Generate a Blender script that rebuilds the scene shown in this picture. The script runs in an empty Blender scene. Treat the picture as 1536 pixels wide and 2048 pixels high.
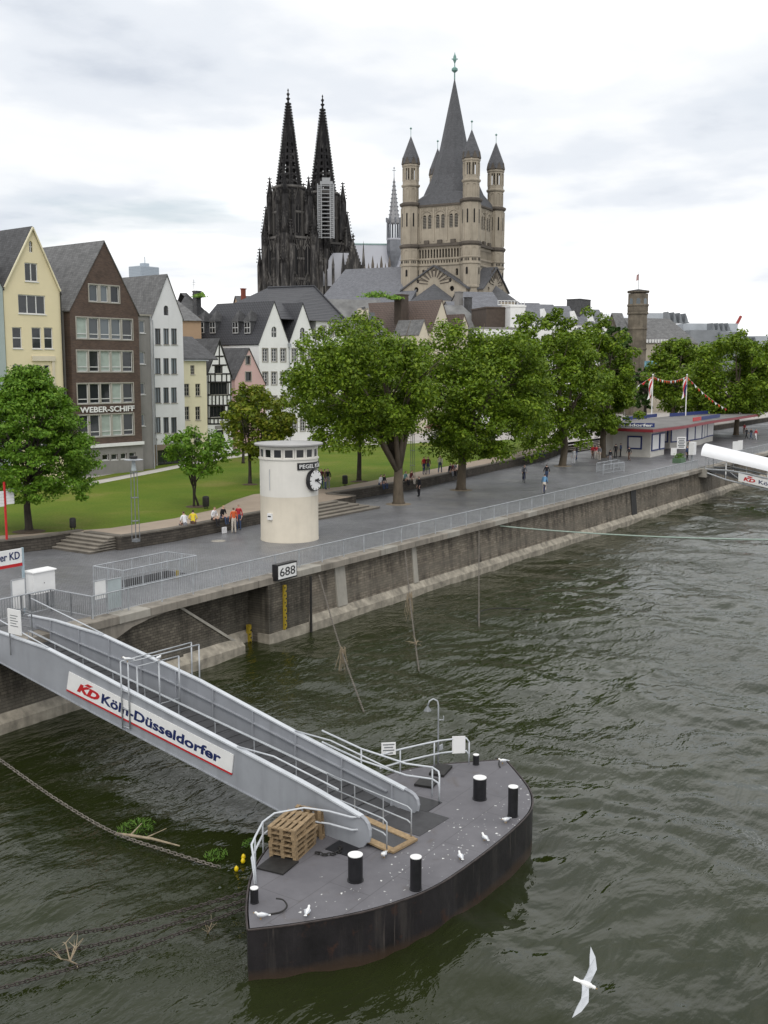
import bpy, math, random
import numpy as np
from mathutils import Vector, Matrix
from mathutils.geometry import tessellate_polygon
R = math.radians
SC = bpy.context.scene
COL = SC.collection

# ---------------------------------------------------------------- camera
# world frame: X runs along the quay (downstream), Y inland, Z up from the water
CAMP = np.array([-29.74, -35.19, 14.2]); HEAD = R(33.87); PITCH = math.atan(284/2100); FPX = 2100.0
cam = bpy.data.cameras.new('camera'); camo = bpy.data.objects.new('camera', cam); COL.objects.link(camo)
camo.location = CAMP; camo.rotation_euler = (R(90)-PITCH, 0, HEAD-R(90))
cam.sensor_fit = 'VERTICAL'; cam.sensor_height = 36; cam.lens = 36*FPX/2048
cam.clip_start = .5; cam.clip_end = 12000
SC.camera = camo

# ---------------------------------------------------------------- sky and sun
SUN_EL, SUN_AZ = R(48), R(215)            # direction towards the sun: behind and left of the camera
w = bpy.data.worlds.new('World'); SC.world = w; w.use_nodes = True
nt = w.node_tree; nt.nodes.clear()
def wn(t, **k):
    n = nt.nodes.new(t)
    for a, b in k.items(): setattr(n, a, b)
    return n
def wl(a, b): nt.links.new(a, b)
sky = wn('ShaderNodeTexSky', sky_type='NISHITA', sun_disc=False, sun_elevation=SUN_EL, sun_rotation=R(90)-SUN_AZ, air_density=1.2, dust_density=2.0)
bg1 = wn('ShaderNodeBackground'); bg1.inputs[1].default_value = .11; wl(sky.outputs[0], bg1.inputs[0])
tc = wn('ShaderNodeTexCoord'); sp = wn('ShaderNodeSeparateXYZ'); wl(tc.outputs['Generated'], sp.inputs[0])
def wm(op, a, b):
    n = wn('ShaderNodeMath', operation=op)
    for i, x in enumerate((a, b)):
        if isinstance(x, (int, float)): n.inputs[i].default_value = x
        else: wl(x, n.inputs[i])
    return n.outputs[0]
zz = wm('MAXIMUM', wm('ADD', sp.outputs[2], .10), .05)
cx = wm('DIVIDE', sp.outputs[0], zz); cy = wm('DIVIDE', sp.outputs[1], zz)
cb = wn('ShaderNodeCombineXYZ'); wl(cx, cb.inputs[0]); wl(cy, cb.inputs[1]); cb.inputs[2].default_value = 3.7
n1 = wn('ShaderNodeTexNoise'); n1.inputs['Scale'].default_value = .55; n1.inputs['Detail'].default_value = 9; n1.inputs['Roughness'].default_value = .52; n1.inputs['Distortion'].default_value = .35
wl(cb.outputs[0], n1.inputs['Vector'])
n2 = wn('ShaderNodeTexNoise'); n2.inputs['Scale'].default_value = .95; n2.inputs['Detail'].default_value = 7; n2.inputs['Roughness'].default_value = .5
cb2 = wn('ShaderNodeVectorMath', operation='ADD'); cb2.inputs[1].default_value = (7.3, 2.1, 5); wl(cb.outputs[0], cb2.inputs[0]); wl(cb2.outputs[0], n2.inputs['Vector'])
def ramp(src, stops, interp='EASE'):
    n = wn('ShaderNodeValToRGB'); wl(src, n.inputs[0]); e = n.color_ramp; e.interpolation = interp
    while len(e.elements) < len(stops): e.elements.new(.5)
    for el, (p_, c) in zip(e.elements, stops): el.position = p_; el.color = (*c, 1)
    return n.outputs[0]
ccol = ramp(n2.outputs[0], [(.27, (.46, .50, .565)), (.38, (.62, .65, .695)), (.47, (.73, .745, .765)), (.60, (.95, .95, .95))])
bg2 = wn('ShaderNodeBackground'); bg2.inputs[1].default_value = 1.36; wl(ccol, bg2.inputs[0])
msk = ramp(n1.outputs[0], [(.26, (.45,)*3), (.38, (.90,)*3), (.48, (1, 1, 1))])
mx = wn('ShaderNodeMixShader'); wl(msk, mx.inputs[0]); wl(bg1.outputs[0], mx.inputs[1]); wl(bg2.outputs[0], mx.inputs[2])
wo = wn('ShaderNodeOutputWorld'); wl(mx.outputs[0], wo.inputs[0])
sl = bpy.data.lights.new('sun', 'SUN'); sl.energy = 1.2; sl.angle = R(28); sl.color = (1, .96, .9)
so = bpy.data.objects.new('sun', sl); COL.objects.link(so); so.location = (-40, -60, 80)
so.rotation_euler = (Vector((math.cos(SUN_EL)*math.cos(SUN_AZ), math.cos(SUN_EL)*math.sin(SUN_AZ), math.sin(SUN_EL)))).to_track_quat('Z', 'Y').to_euler()
SC.view_settings.view_transform = 'Standard'; SC.view_settings.look = 'None'; SC.view_settings.gamma = 1
SC.view_settings.exposure = 0.0
SC.cycles.max_bounces = 6; SC.cycles.diffuse_bounces = 3; SC.cycles.glossy_bounces = 3; SC.cycles.transmission_bounces = 3
SC.cycles.use_denoising = True

# ---------------------------------------------------------------- pixel helpers (a pixel gives a direction only)
_fw = np.array([math.cos(HEAD)*math.cos(PITCH), math.sin(HEAD)*math.cos(PITCH), -math.sin(PITCH)])
_rt = np.array([math.sin(HEAD), -math.cos(HEAD), 0]); _up = np.cross(_rt, _fw)
HD = np.array([math.cos(HEAD), math.sin(HEAD), 0])
def ray(u, v): return _fw+_rt*(u-768)/FPX-_up*(v-1024)/FPX
def atz(u, v, z): d = ray(u, v); return CAMP+d*(z-CAMP[2])/d[2]
def atx(u, v, x): d = ray(u, v); return CAMP+d*(x-CAMP[0])/d[0]
def aty(u, v, y): d = ray(u, v); return CAMP+d*(y-CAMP[1])/d[1]
def atd(u, v, D): d = ray(u, v); return CAMP+d*D/(d@HD)
class Plane:
    """vertical plane through p0 with heading phi; local (s along, d inwards/left, z)"""
    def __init__(s, p0, phi):
        s.p = np.array([p0[0], p0[1], 0.]); s.a = np.array([math.cos(phi), math.sin(phi), 0]); s.n = np.array([-math.sin(phi), math.cos(phi), 0]); s.phi = phi
    def px(s, u, v, off=0):
        d = ray(u, v); t = ((s.p+s.n*off-CAMP)@s.n)/(d@s.n); q = CAMP+d*t
        return float((q-s.p)@s.a), float(q[2])
    def w(s, a, d, z): q = s.p+s.a*a+s.n*d; return (q[0], q[1], z)

# ---------------------------------------------------------------- mesh builder
class MB:
    def __init__(s, X=None): s.v = []; s.f = []; s.X = X; s.mi = []
    def add(s, vs, fs, mi=0):
        b = len(s.v)
        if s.X: vs = [s.X(*p) for p in vs]
        s.v += [tuple(map(float, p)) for p in vs]
        for f in fs: s.f.append([b+i for i in f]); s.mi.append(mi)
        return s
    def box(s, x0, x1, y0, y1, z0, z1, mi=0):
        x0, x1 = sorted((x0, x1)); y0, y1 = sorted((y0, y1)); z0, z1 = sorted((z0, z1))
        return s.add([(x0, y0, z0), (x1, y0, z0), (x1, y1, z0), (x0, y1, z0), (x0, y0, z1), (x1, y0, z1), (x1, y1, z1), (x0, y1, z1)],
              [(0, 3, 2, 1), (4, 5, 6, 7), (0, 1, 5, 4), (1, 2, 6, 5), (2, 3, 7, 6), (3, 0, 4, 7)], mi)
    def hexa(s, p, mi=0): return s.add(p, [(0, 3, 2, 1), (4, 5, 6, 7), (0, 1, 5, 4), (1, 2, 6, 5), (2, 3, 7, 6), (3, 0, 4, 7)], mi)
    def obox(s, c, size, rz=0, mi=0):
        ca, sa = math.cos(rz), math.sin(rz); hx, hy, hz = [q/2 for q in size]
        P = [(c[0]+x*ca-y*sa, c[1]+x*sa+y*ca, c[2]+z) for z in (-hz, hz) for x, y in ((-hx, -hy), (hx, -hy), (hx, hy), (-hx, hy))]
        return s.hexa(P, mi)
    def bar(s, p, q, w, h, mi=0, upv=(0, 0, 1)):
        p = Vector(p); q = Vector(q); d = (q-p).normalized(); u = Vector(upv); sd = d.cross(u)
        if sd.length < 1e-4: sd = d.cross(Vector((1, 0, 0)))
        sd.normalize(); u = sd.cross(d)
        P = [c+sd*a*w/2+u*b*h/2 for c in (p, q) for a, b in ((-1, -1), (1, -1), (1, 1), (-1, 1))]
        return s.hexa(P, mi)
    def poly(s, pts, mi=0): return s.add(pts, [list(range(len(pts)))], mi)
    def prism(s, pts, vec, mi=0):
        n = len(pts); P = [Vector(p) for p in pts]; V = Vector(vec)
        fs = [list(range(n))[::-1], [n+i for i in range(n)]]+[(i, (i+1) % n, n+(i+1) % n, n+i) for i in range(n)]
        return s.add([tuple(p) for p in P]+[tuple(p+V) for p in P], fs, mi)
    def tube(s, pts, r, n=6, mi=0, cap=True):
        P = [Vector(p) for p in pts]; m = len(P); rs = r if isinstance(r, (list, tuple, np.ndarray)) else [r]*m
        vs = []; ref = None
        for i in range(m):
            t = (P[min(i+1, m-1)]-P[max(i-1, 0)])
            t = t.normalized() if t.length > 1e-9 else Vector((0, 0, 1))
            if ref is None: ref = t.orthogonal().normalized()
            a = (ref-t*ref.dot(t)); a = a.normalized() if a.length > 1e-6 else t.orthogonal().normalized(); ref = a; b = t.cross(a)
            for k in range(n):
                an = 2*math.pi*k/n; vs.append(P[i]+(a*math.cos(an)+b*math.sin(an))*rs[i])
        fs = [(i*n+k, i*n+(k+1) % n, (i+1)*n+(k+1) % n, (i+1)*n+k) for i in range(m-1) for k in range(n)]
        if cap: fs += [list(range(n))[::-1], [(m-1)*n+k for k in range(n)]]
        return s.add([tuple(q) for q in vs], fs, mi)
    def lathe(s, prof, c=(0, 0, 0), n=16, mi=0, rot=0):
        vs = []; m = len(prof)
        for r_, z in prof:
            for k in range(n):
                a = 2*math.pi*k/n+rot; vs.append((c[0]+r_*math.cos(a), c[1]+r_*math.sin(a), c[2]+z))
        fs = [(i*n+k, i*n+(k+1) % n, (i+1)*n+(k+1) % n, (i+1)*n+k) for i in range(m-1) for k in range(n)]
        fs += [list(range(n))[::-1], [(m-1)*n+k for k in range(n)]]
        return s.add(vs, fs, mi)
    def holed(s, outer, holes, fn, depth=.2, mi=0, mr=None):
        """flat wall with openings: 2-D polygons, fn(a,b,d) -> 3-D; reveals go in by depth"""
        pts = [Vector((a, b, 0)) for a, b in outer]; loops = [pts]
        for h_ in holes: loops.append([Vector((a, b, 0)) for a, b in h_])
        flat = [p for l in loops for p in l]
        tri = tessellate_polygon(loops)
        fs = []
        for t in tri:
            a, b, c = [flat[i] for i in t]
            if (b-a).cross(c-a).z < 0: t = t[::-1]
            fs.append(tuple(t))
        s.add([fn(p.x, p.y, 0) for p in flat], fs, mi)
        for h_ in holes:
            n = len(h_)
            s.add([fn(a, b, 0) for a, b in h_]+[fn(a, b, depth) for a, b in h_], [(i, (i+1) % n, n+(i+1) % n, n+i) for i in range(n)], mi if mr is None else mr)
        return s
    def build(s, name, mat, parent=None, org=None, smooth=False, autos=None):
        o_ = np.array(worg(parent)) if parent else np.zeros(3)
        if org is not None and parent is None: o_ = np.array(org, float)
        me = bpy.data.meshes.new(name)
        va = np.array(s.v)-o_ if s.v else np.zeros((0, 3))
        me.from_pydata(va.tolist(), [], s.f)
        mats = mat if isinstance(mat, (list, tuple)) else [mat]
        for m_ in mats: me.materials.append(m_)
        if len(mats) > 1: me.polygons.foreach_set('material_index', s.mi)
        if smooth: me.polygons.foreach_set('use_smooth', [True]*len(s.f))
        me.update()
        o = bpy.data.objects.new(name, me); COL.objects.link(o)
        if parent: o.parent = parent; WORG[o] = WORG[parent]
        else: o.location = o_; WORG[o] = tuple(o_)
        if autos is not None:
            me.polygons.foreach_set('use_smooth', [True]*len(s.f)); me.set_sharp_from_angle(angle=R(autos))
        return o
WORG = {}
def worg(o): return WORG.get(o, tuple(o.location))
def thing(name, label, cat, loc=(0, 0, 0), group=None):
    o = bpy.data.objects.new(name, None); COL.objects.link(o); o.location = loc; o.empty_display_size = .3
    WORG[o] = tuple(loc); tag(o, label, cat, group); return o
def tag(o, label=None, cat=None, group=None, kind=None):
    if label: o['label'] = label
    if cat: o['category'] = cat
    if group: o['group'] = group
    if kind: o['kind'] = kind
    return o
def copy_part(o, parent, loc=(0, 0, 0), rz=0, scale=None):
    """another copy of a mesh part that was built round its own origin"""
    c = o.copy(); COL.objects.link(c); c.parent = parent; c.location = loc; c.rotation_euler = (0, 0, rz); WORG[c] = worg(parent)
    if scale: c.scale = scale
    return c
def copy_tree(o, parent=None, loc=None, rz=None, scale=None, label=None, group=None):
    c = o.copy(); COL.objects.link(c); c.parent = parent
    if parent is None:
        if loc is not None: c.location = loc
        if rz is not None: c.rotation_euler = (0, 0, rz)
        if scale is not None: c.scale = scale
        if label: c['label'] = label
        if group: c['group'] = group
    for ch in list(o.children): copy_tree(ch, c)
    return c

# ---------------------------------------------------------------- materials
MATS = {}
class NT:
    def __init__(s, name):
        s.m = bpy.data.materials.new(name); s.m.use_nodes = True; s.t = s.m.node_tree; s.b = s.t.nodes['Principled BSDF']; s.o = s.t.nodes['Material Output']
    def n(s, t, ins=None, **k):
        x = s.t.nodes.new(t)
        for a, b in k.items(): setattr(x, a, b)
        for a, b in (ins or {}).items(): s.set(x, a, b)
        return x
    def set(s, x, a, b):
        if hasattr(b, 'links') or isinstance(b, bpy.types.NodeSocket): s.t.links.new(b, x.inputs[a])
        else: x.inputs[a].default_value = b
    def pos(s, scale=(1, 1, 1), off=(0, 0, 0), rot=(0, 0, 0)):
        g = s.n('ShaderNodeNewGeometry'); m = s.n('ShaderNodeMapping', {'Vector': g.outputs['Position'], 'Scale': scale, 'Location': off, 'Rotation': rot}); return m.outputs[0]
    def noise(s, scale, detail=5, rough=.55, vec=None, dist=0):
        return s.n('ShaderNodeTexNoise', {'Scale': scale, 'Detail': detail, 'Roughness': rough, 'Distortion': dist, 'Vector': vec if vec is not None else s.pos()}).outputs[0]
    def ramp(s, src, stops, interp='LINEAR'):
        x = s.n('ShaderNodeValToRGB', {0: src}); e = x.color_ramp; e.interpolation = interp
        while len(e.elements) < len(stops): e.elements.new(.5)
        for el, (p_, c) in zip(e.elements, stops):
            if isinstance(c, (int, float)): c = (c, c, c)
            el.position = p_; el.color = (*c, 1)
        return x.outputs[0]
    def mix(s, fac, a, b, mode='MIX'):
        x = s.n('ShaderNodeMix', data_type='RGBA', blend_type=mode)
        for i, q in ((0, fac), (6, a), (7, b)):
            if isinstance(q, tuple) and len(q) == 3: q = (*q, 1)
            s.set(x, i, q)
        return x.outputs[2]
    def math(s, op, a, b=0.):
        x = s.n('ShaderNodeMath', operation=op); s.set(x, 0, a); s.set(x, 1, b); return x.outputs[0]
    def sep(s, vec): return s.n('ShaderNodeSeparateXYZ', {0: vec}).outputs
    def bump(s, h_, strength=.3, dist=.05, normal=None):
        x = s.n('ShaderNodeBump', {'Height': h_, 'Strength': strength, 'Distance': dist})
        if normal is not None: s.set(x, 'Normal', normal)
        return x.outputs[0]
    def fin(s, col=None, rough=None, metal=None, normal=None, spec=None):
        for k, q in (('Base Color', col), ('Roughness', rough), ('Metallic', metal), ('Normal', normal), ('Specular IOR Level', spec)):
            if q is None: continue
            if isinstance(q, tuple) and len(q) == 3: q = (*q, 1)
            s.set(s.b, k, q)
        MATS[s.m.name] = s.m; return s.m
def mat(name, col, rough=.7, var=.14, scale=1.5, bump=0, bscale=20, metal=0, spec=.4, stain=0, stretch=(1, 1, 1)):
    if name in MATS: return MATS[name]
    t = NT(name); c = np.array(col)
    v = t.pos(stretch)
    f = t.noise(scale, 6, .6, v)
    lo = tuple(c*(1-var)); hi = tuple(np.minimum(c*(1+var), .95))
    base = t.ramp(f, [(.3, lo), (.7, hi)])
    if stain:      # rain streaks running down
        st = t.noise(1, 5, .6, t.pos((2.2, 2.2, .18)))
        base = t.mix(t.ramp(st, [(.5, 0.), (.75, stain)]), base, tuple(c*.45))
    nm = None
    if bump: nm = t.bump(t.noise(bscale, 4, .6), bump, .02)
    return t.fin(base, rough, metal, nm, spec)
# ---------------------------------------------------------------- special materials
def m_water():
    t = NT('river_water')
    patch = t.ramp(t.noise(.06, 3, .55), [(.36, .15), (.64, 1.)])
    r1 = t.noise(.8, 3, .5, t.pos((.5, 1.0, 1), rot=(0, 0, R(-36))), .5)
    r2 = t.noise(2.6, 3, .55, t.pos((.42, 1.0, 1), rot=(0, 0, R(-46))), .4)
    r3 = t.noise(7., 2, .5, t.pos((.5, 1.0, 1), rot=(0, 0, R(-28))), .3)
    h_ = t.math('ADD', t.math('MULTIPLY', r1, .62), t.math('MULTIPLY', t.math('ADD', t.math('MULTIPLY', r2, .36), t.math('MULTIPLY', r3, .11)), patch))
    nm = t.bump(h_, 1., .26)
    col = t.ramp(t.noise(.2, 4, .6), [(.3, (.0130, .0175, .0040)), (.7, (.0200, .0255, .0075))])
    m = t.fin(col, .035, 0, nm, .5); t.b.inputs['IOR'].default_value = 1.33
    return m
def m_brickwall(name, c1, c2, mortar, scale, bw=.5, bh=.25, msize=.02, bump=.3, rough=.85, var=.5, stain=0, axes='xz', dirty=None):
    t = NT(name); P = t.sep(t.pos())
    a, b = (P[0], P[2]) if axes == 'xz' else (P[1], P[2]) if axes == 'yz' else (P[0], P[1])
    cv = t.n('ShaderNodeCombineXYZ', {0: a, 1: b}).outputs[0]
    br = t.n('ShaderNodeTexBrick', {'Vector': cv, 'Color1': (*c1, 1), 'Color2': (*c2, 1), 'Mortar': (*mortar, 1), 'Scale': scale, 'Mortar Size': msize, 'Bias': 0., 'Brick Width': bw, 'Row Height': bh, 'Mortar Smooth': .3})
    col = br.outputs[0]
    col = t.mix(var, col, t.ramp(t.noise(.8, 6, .65), [(.3, .35), (.7, .75)]), 'OVERLAY')
    if stain:
        st = t.noise(1, 5, .6, t.pos((1.6, 1.6, .14)))
        col = t.mix(t.ramp(st, [(.46, 0.), (.68, stain)]), col, (.018, .016, .013))
    if dirty:      # old high-water bands: (height, width, colour)
        for z0, wd, dc, k in dirty:
            zn = t.math('ADD', P[2], t.math('MULTIPLY', t.noise(.7, 4), .55))
            d = t.math('ABSOLUTE', t.math('SUBTRACT', zn, z0+.27))
            col = t.mix(t.ramp(t.math('DIVIDE', d, wd), [(.35, k), (1., 0.)]), col, dc)
    h_ = t.math('ADD', t.math('MULTIPLY', br.outputs[1], -1), t.math('MULTIPLY', t.noise(6, 5), .8))
    return t.fin(col, rough, 0, t.bump(h_, bump, .03), .3)
def m_slate(name, col, sc=1.0, var=.3):
    t = NT(name); P = t.sep(t.pos()); c = np.array(col)
    cv = t.n('ShaderNodeCombineXYZ', {0: t.math('ADD', P[0], t.math('MULTIPLY', P[1], .73)), 1: P[2]}).outputs[0]
    br = t.n('ShaderNodeTexBrick', {'Vector': cv, 'Color1': (*(c*1.15), 1), 'Color2': (*(c*.85), 1), 'Mortar': (*(c*.55), 1), 'Scale': sc, 'Mortar Size': .03, 'Brick Width': .45, 'Row Height': .28, 'Mortar Smooth': .5})
    col2 = t.mix(.8, br.outputs[0], t.ramp(t.noise(1.4, 7, .7), [(.3, .5-var*.6), (.7, .5+var*.6)]), 'OVERLAY')
    st = t.noise(1, 5, .65, t.pos((1.5, 1.5, .2)))
    col2 = t.mix(t.ramp(st, [(.5, 0.), (.72, .4)]), col2, tuple(c*.45))
    return t.fin(col2, .7, 0, t.bump(br.outputs[1], .25, -.03), .35)
def m_tile(name, col, ang):
    """pan tiles: rows up the slope, rolls across it"""
    t = NT(name); c = np.array(col); g = t.pos(rot=(0, 0, 0)); P = t.sep(g)
    al = t.math('ADD', t.math('MULTIPLY', P[0], math.cos(ang)), t.math('MULTIPLY', P[1], math.sin(ang)))
    wv = t.math('SINE', t.math('MULTIPLY', al, 2*math.pi/.32)); row = t.math('FRACT', t.math('MULTIPLY', P[2], 1/.34))
    h_ = t.math('ADD', t.math('MULTIPLY', wv, .5), row)
    col2 = t.mix(t.ramp(h_, [(.0, .0), (1., 1.)]), tuple(c*.6), tuple(c*1.2))
    col2 = t.mix(.6, col2, t.ramp(t.noise(2.5, 6, .7), [(.3, .35), (.7, .65)]), 'OVERLAY')
    return t.fin(col2, .5, 0, t.bump(h_, .6, .06), .4)
def m_leaf(name, c1, c2, c3=None):
    t = NT(name); g = t.n('ShaderNodeNewGeometry')
    stops = [(0, c1), (.6, c2), (1, c3 or c2)]
    col = t.ramp(g.outputs['Random Per Island'], stops)
    big = t.noise(.35, 3, .5)
    col = t.mix(.55, col, t.ramp(big, [(.35, .36), (.65, .62)]), 'OVERLAY')
    t.fin(col, .55, 0, None, .3)
    tr = t.n('ShaderNodeBsdfTranslucent', {'Color': col}); ms = t.n('ShaderNodeMixShader', {0: .27, 1: t.b.outputs[0], 2: tr.outputs[0]})
    t.t.links.new(ms.outputs[0], t.o.inputs[0]); return t.m
def m_grass():
    t = NT('lawn_grass')
    a = t.ramp(t.noise(.16, 5, .6), [(.3, (.080, .140, .011)), (.55, (.120, .165, .018)), (.74, (.195, .190, .048))])
    b = t.ramp(t.noise(7, 5, .7), [(.25, .30), (.75, .68)])
    col = t.mix(.75, a, b, 'OVERLAY')
    return t.fin(col, .9, 0, t.bump(t.noise(14, 4, .7), .7, .06), .15)
def m_paving():
    t = NT('promenade_setts'); P = t.sep(t.pos()); cv = t.n('ShaderNodeCombineXYZ', {0: P[0], 1: P[1]}).outputs[0]
    br = t.n('ShaderNodeTexBrick', {'Vector': cv, 'Color1': (.205, .207, .220, 1), 'Color2': (.150, .152, .163, 1), 'Mortar': (.10, .10, .103, 1), 'Scale': 1, 'Mortar Size': .014, 'Brick Width': .2, 'Row Height': .1})
    col = t.mix(.7, br.outputs[0], t.ramp(t.noise(.35, 6, .65), [(.3, .36), (.7, .62)]), 'OVERLAY')
    col = t.mix(t.ramp(t.noise(.9, 5, .7, None, 1.2), [(.55, 0.), (.68, .35)]), col, (.095, .094, .097))
    col = t.mix(t.ramp(t.noise(5, 3, .6), [(.68, 0.), (.72, .5)]), col, (.30, .29, .28))
    return t.fin(col, t.ramp(t.noise(.25, 4, .6), [(.35, .30), (.65, .55)]), 0, t.bump(br.outputs[1], .2, -.01), .4)
def m_deck():
    t = NT('pontoon_deck'); P = t.sep(t.pos())
    base = t.ramp(t.noise(.8, 6, .65), [(.3, (.105, .102, .112)), (.7, (.150, .146, .158))])
    base = t.mix(t.ramp(t.noise(1.3, 4, .6, None, .8), [(.6, 0.), (.74, .5)]), base, (.095, .080, .070))
    for sc, th, k in ((4.2, .10, .60), (8., .13, .55), (2.1, .055, .7)):
        vo = t.n('ShaderNodeTexVoronoi', {'Vector': t.mix(.12, t.pos(), t.n('ShaderNodeTexNoise', {'Scale': 14., 'Vector': t.pos()}).outputs[1]), 'Scale': sc, 'Randomness': 1.}, feature='F1')
        spot = t.ramp(vo.outputs['Distance'], [(th*.7, 1.), (th*1.3, 0.)])
        keep = t.math('GREATER_THAN', t.sep(vo.outputs['Color'])[0], k)
        edge = t.ramp(t.math('MULTIPLY', t.math('ADD', P[1], 19.2), -.33), [(.1, .0), (.5, .42), (.92, 1.)])
        msk = t.math('MULTIPLY', t.math('MULTIPLY', spot, keep), t.math('GREATER_THAN', t.math('ADD', edge, t.math('MULTIPLY', t.noise(.5, 3), .6)), t.math('ADD', .30, t.math('MULTIPLY', t.sep(vo.outputs['Color'])[1], .75))))
        base = t.mix(msk, base, (.72, .72, .70))
    sm = t.n('ShaderNodeTexBrick', {'Vector': t.n('ShaderNodeCombineXYZ', {0: P[0], 1: P[1]}).outputs[0], 'Scale': 1, 'Brick Width': 2.4, 'Row Height': 1.25, 'Mortar Size': .012, 'Color1': (0, 0, 0, 1), 'Color2': (0, 0, 0, 1), 'Mortar': (1, 1, 1, 1)})
    base = t.mix(t.math('MULTIPLY', sm.outputs[1], .45), base, (.05, .045, .042))
    return t.fin(base, .62, 0, t.bump(t.math('ADD', t.noise(40, 3), t.math('MULTIPLY', sm.outputs[1], 2.)), .2, .01), .35)
def m_hull():
    t = NT('hull_steel'); P = t.sep(t.pos())
    b = t.ramp(t.noise(1.2, 6, .65, t.pos((1, 1, .5))), [(.3, (.010, .009, .010)), (.7, (.026, .023, .025))])
    b = t.mix(t.ramp(t.noise(1, 5, .6, t.pos((3, 3, .25))), [(.54, 0.), (.70, .42)]), b, (.085, .075, .066))
    b = t.mix(t.ramp(t.noise(1, 4, .6, t.pos((9, 9, .35))), [(.62, 0.), (.70, .35)]), b, (.14, .12, .105))
    zn = t.math('ADD', P[2], t.math('MULTIPLY', t.noise(1.8, 4), .22))
    b = t.mix(t.ramp(zn, [(.10, .85), (.24, .6), (.40, 0.)]), b, (.050, .032, .020))
    b = t.mix(t.ramp(t.noise(2.2, 6, .7), [(.58, 0.), (.68, .6)]), b, (.060, .030, .020))
    return t.fin(b, .42, 0, t.bump(t.noise(5, 5), .25, .03), .4)
def m_wood(name, col):
    t = NT(name); c = np.array(col); f = t.noise(3, 6, .65, t.pos((3, 3, 14)))
    g = t.n('ShaderNodeObjectInfo').outputs['Random']
    col2 = t.mix(g, t.ramp(f, [(.3, tuple(c*.6)), (.7, tuple(c*1.1))]), t.ramp(f, [(.3, tuple(c*.8)), (.7, tuple(c*1.4))]))
    return t.fin(col2, .8, 0, t.bump(f, .3, .01), .2)
def m_glass(name, col, rough=.06):
    t = NT(name); c = np.array(col); g = t.n('ShaderNodeObjectInfo').outputs['Random']
    return t.fin(t.mix(g, tuple(c*.5), tuple(c*1.6)), rough, 0, t.bump(t.noise(.9, 2), .06, .1), .6)

WATER = m_water()
STONE = m_brickwall('quay_masonry', (.215, .185, .145), (.135, .116, .092), (.085, .074, .060), 1, .44, .15, .012, .6, .85, .85, .7, 'xz', [(1.45, .5, (.15, .135, .11), .45)])
STONE_D = m_brickwall('old_masonry', (.130, .115, .090), (.080, .070, .056), (.050, .045, .036), 1, .30, .13, .012, .9, .9, .95, .75, 'xz', [(.9, .5, (.13, .12, .10), .4)])
LEDGE = mat('ledge_concrete', (.29, .262, .212), .85, .45, 1.6, .6, 9, stain=.7)
CONC = mat('stained_concrete', (.25, .225, .19), .85, .25, .9, .3, 16, stain=.75)
CONC_L = mat('pale_concrete', (.33, .31, .27), .85, .2, .8, .2, 12, stain=.5)
PAVE = m_paving(); GRASS = m_grass()
PATH = mat('sand_path', (.34, .275, .215), .9, .12, .5, .2, 30)
STREET = mat('street_paving', (.40, .375, .35), .85, .14, .25, .15, 9)
PATHL = mat('pale_path', (.50, .48, .44), .85, .1, .5)
RETW = m_brickwall('terrace_wall_stone', (.092, .080, .066), (.060, .052, .044), (.042, .038, .033), 1, .42, .16, .015, .7, .9, .7, .35)
STEPL = mat('tread_stone', (.24, .215, .18), .85, .2, 1.5, .3, 20)
STEPM = mat('step_stone', (.135, .12, .10), .85, .25, 1.5, .3, 20)
SOIL = mat('soil', (.085, .058, .038), .95, .3, 3, .6, 14)
GALV = mat('galvanised_steel', (.42, .44, .46), .5, .18, 3, metal=.35, spec=.5)
STEELD = mat('dull_steel', (.20, .21, .22), .55, .25, 3, metal=.3)
BLACK = mat('black_paint', (.014, .014, .016), .4, .3, 5)
BLACKM = mat('black_iron', (.02, .019, .018), .6, .4, 6)
WHITE = mat('white_paint', (.78, .78, .77), .5, .05, 2)
WHITEW = mat('white_render', (.80, .80, .785), .85, .04, .5, .08, 30, stain=.06)
OFFW = mat('offwhite_render', (.70, .70, .71), .85, .05, .5, .08, 30, stain=.10)
GPANEL = mat('grey_painted_steel', (.315, .330, .358), .5, .10, .9, spec=.4, stain=.28)
GEDGE = mat('pale_steel_edge', (.52, .545, .575), .45, .1, 2)
RED = mat('red_paint', (.50, .018, .022), .45, .08, 3)
BLUE = mat('blue_paint', (.018, .035, .16), .5, .1, 3)
NAVY = mat('navy_lettering', (.012, .022, .10), .5, .1, 3)
YELLOW = mat('yellow_paint', (.34, .245, .02), .6, .2, 3)
RUST = mat('chain_steel', (.060, .050, .044), .6, .45, 9, metal=.3)
CHAINL = mat('weathered_chain', (.17, .152, .130), .7, .4, 9)
TWIG = mat('bleached_twig', (.30, .245, .17), .9, .3, 5)
ROPE = mat('teal_rope', (.34, .43, .37), .8, .12, 8)
GLASS = m_glass('window_glass', (.024, .027, .030)); GLASSB = m_glass('pale_window_glass', (.115, .135, .150), .1)
BLIND = mat('window_blind', (.36, .42, .38), .7, .12, 2)
BARK = mat('plane_bark', (.115, .092, .066), .9, .35, 2.2, .6, 7, stretch=(1, 1, .4)); BARKD = mat('dark_bark', (.045, .037, .030), .9, .3, 2.5, .6, 8)

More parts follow.
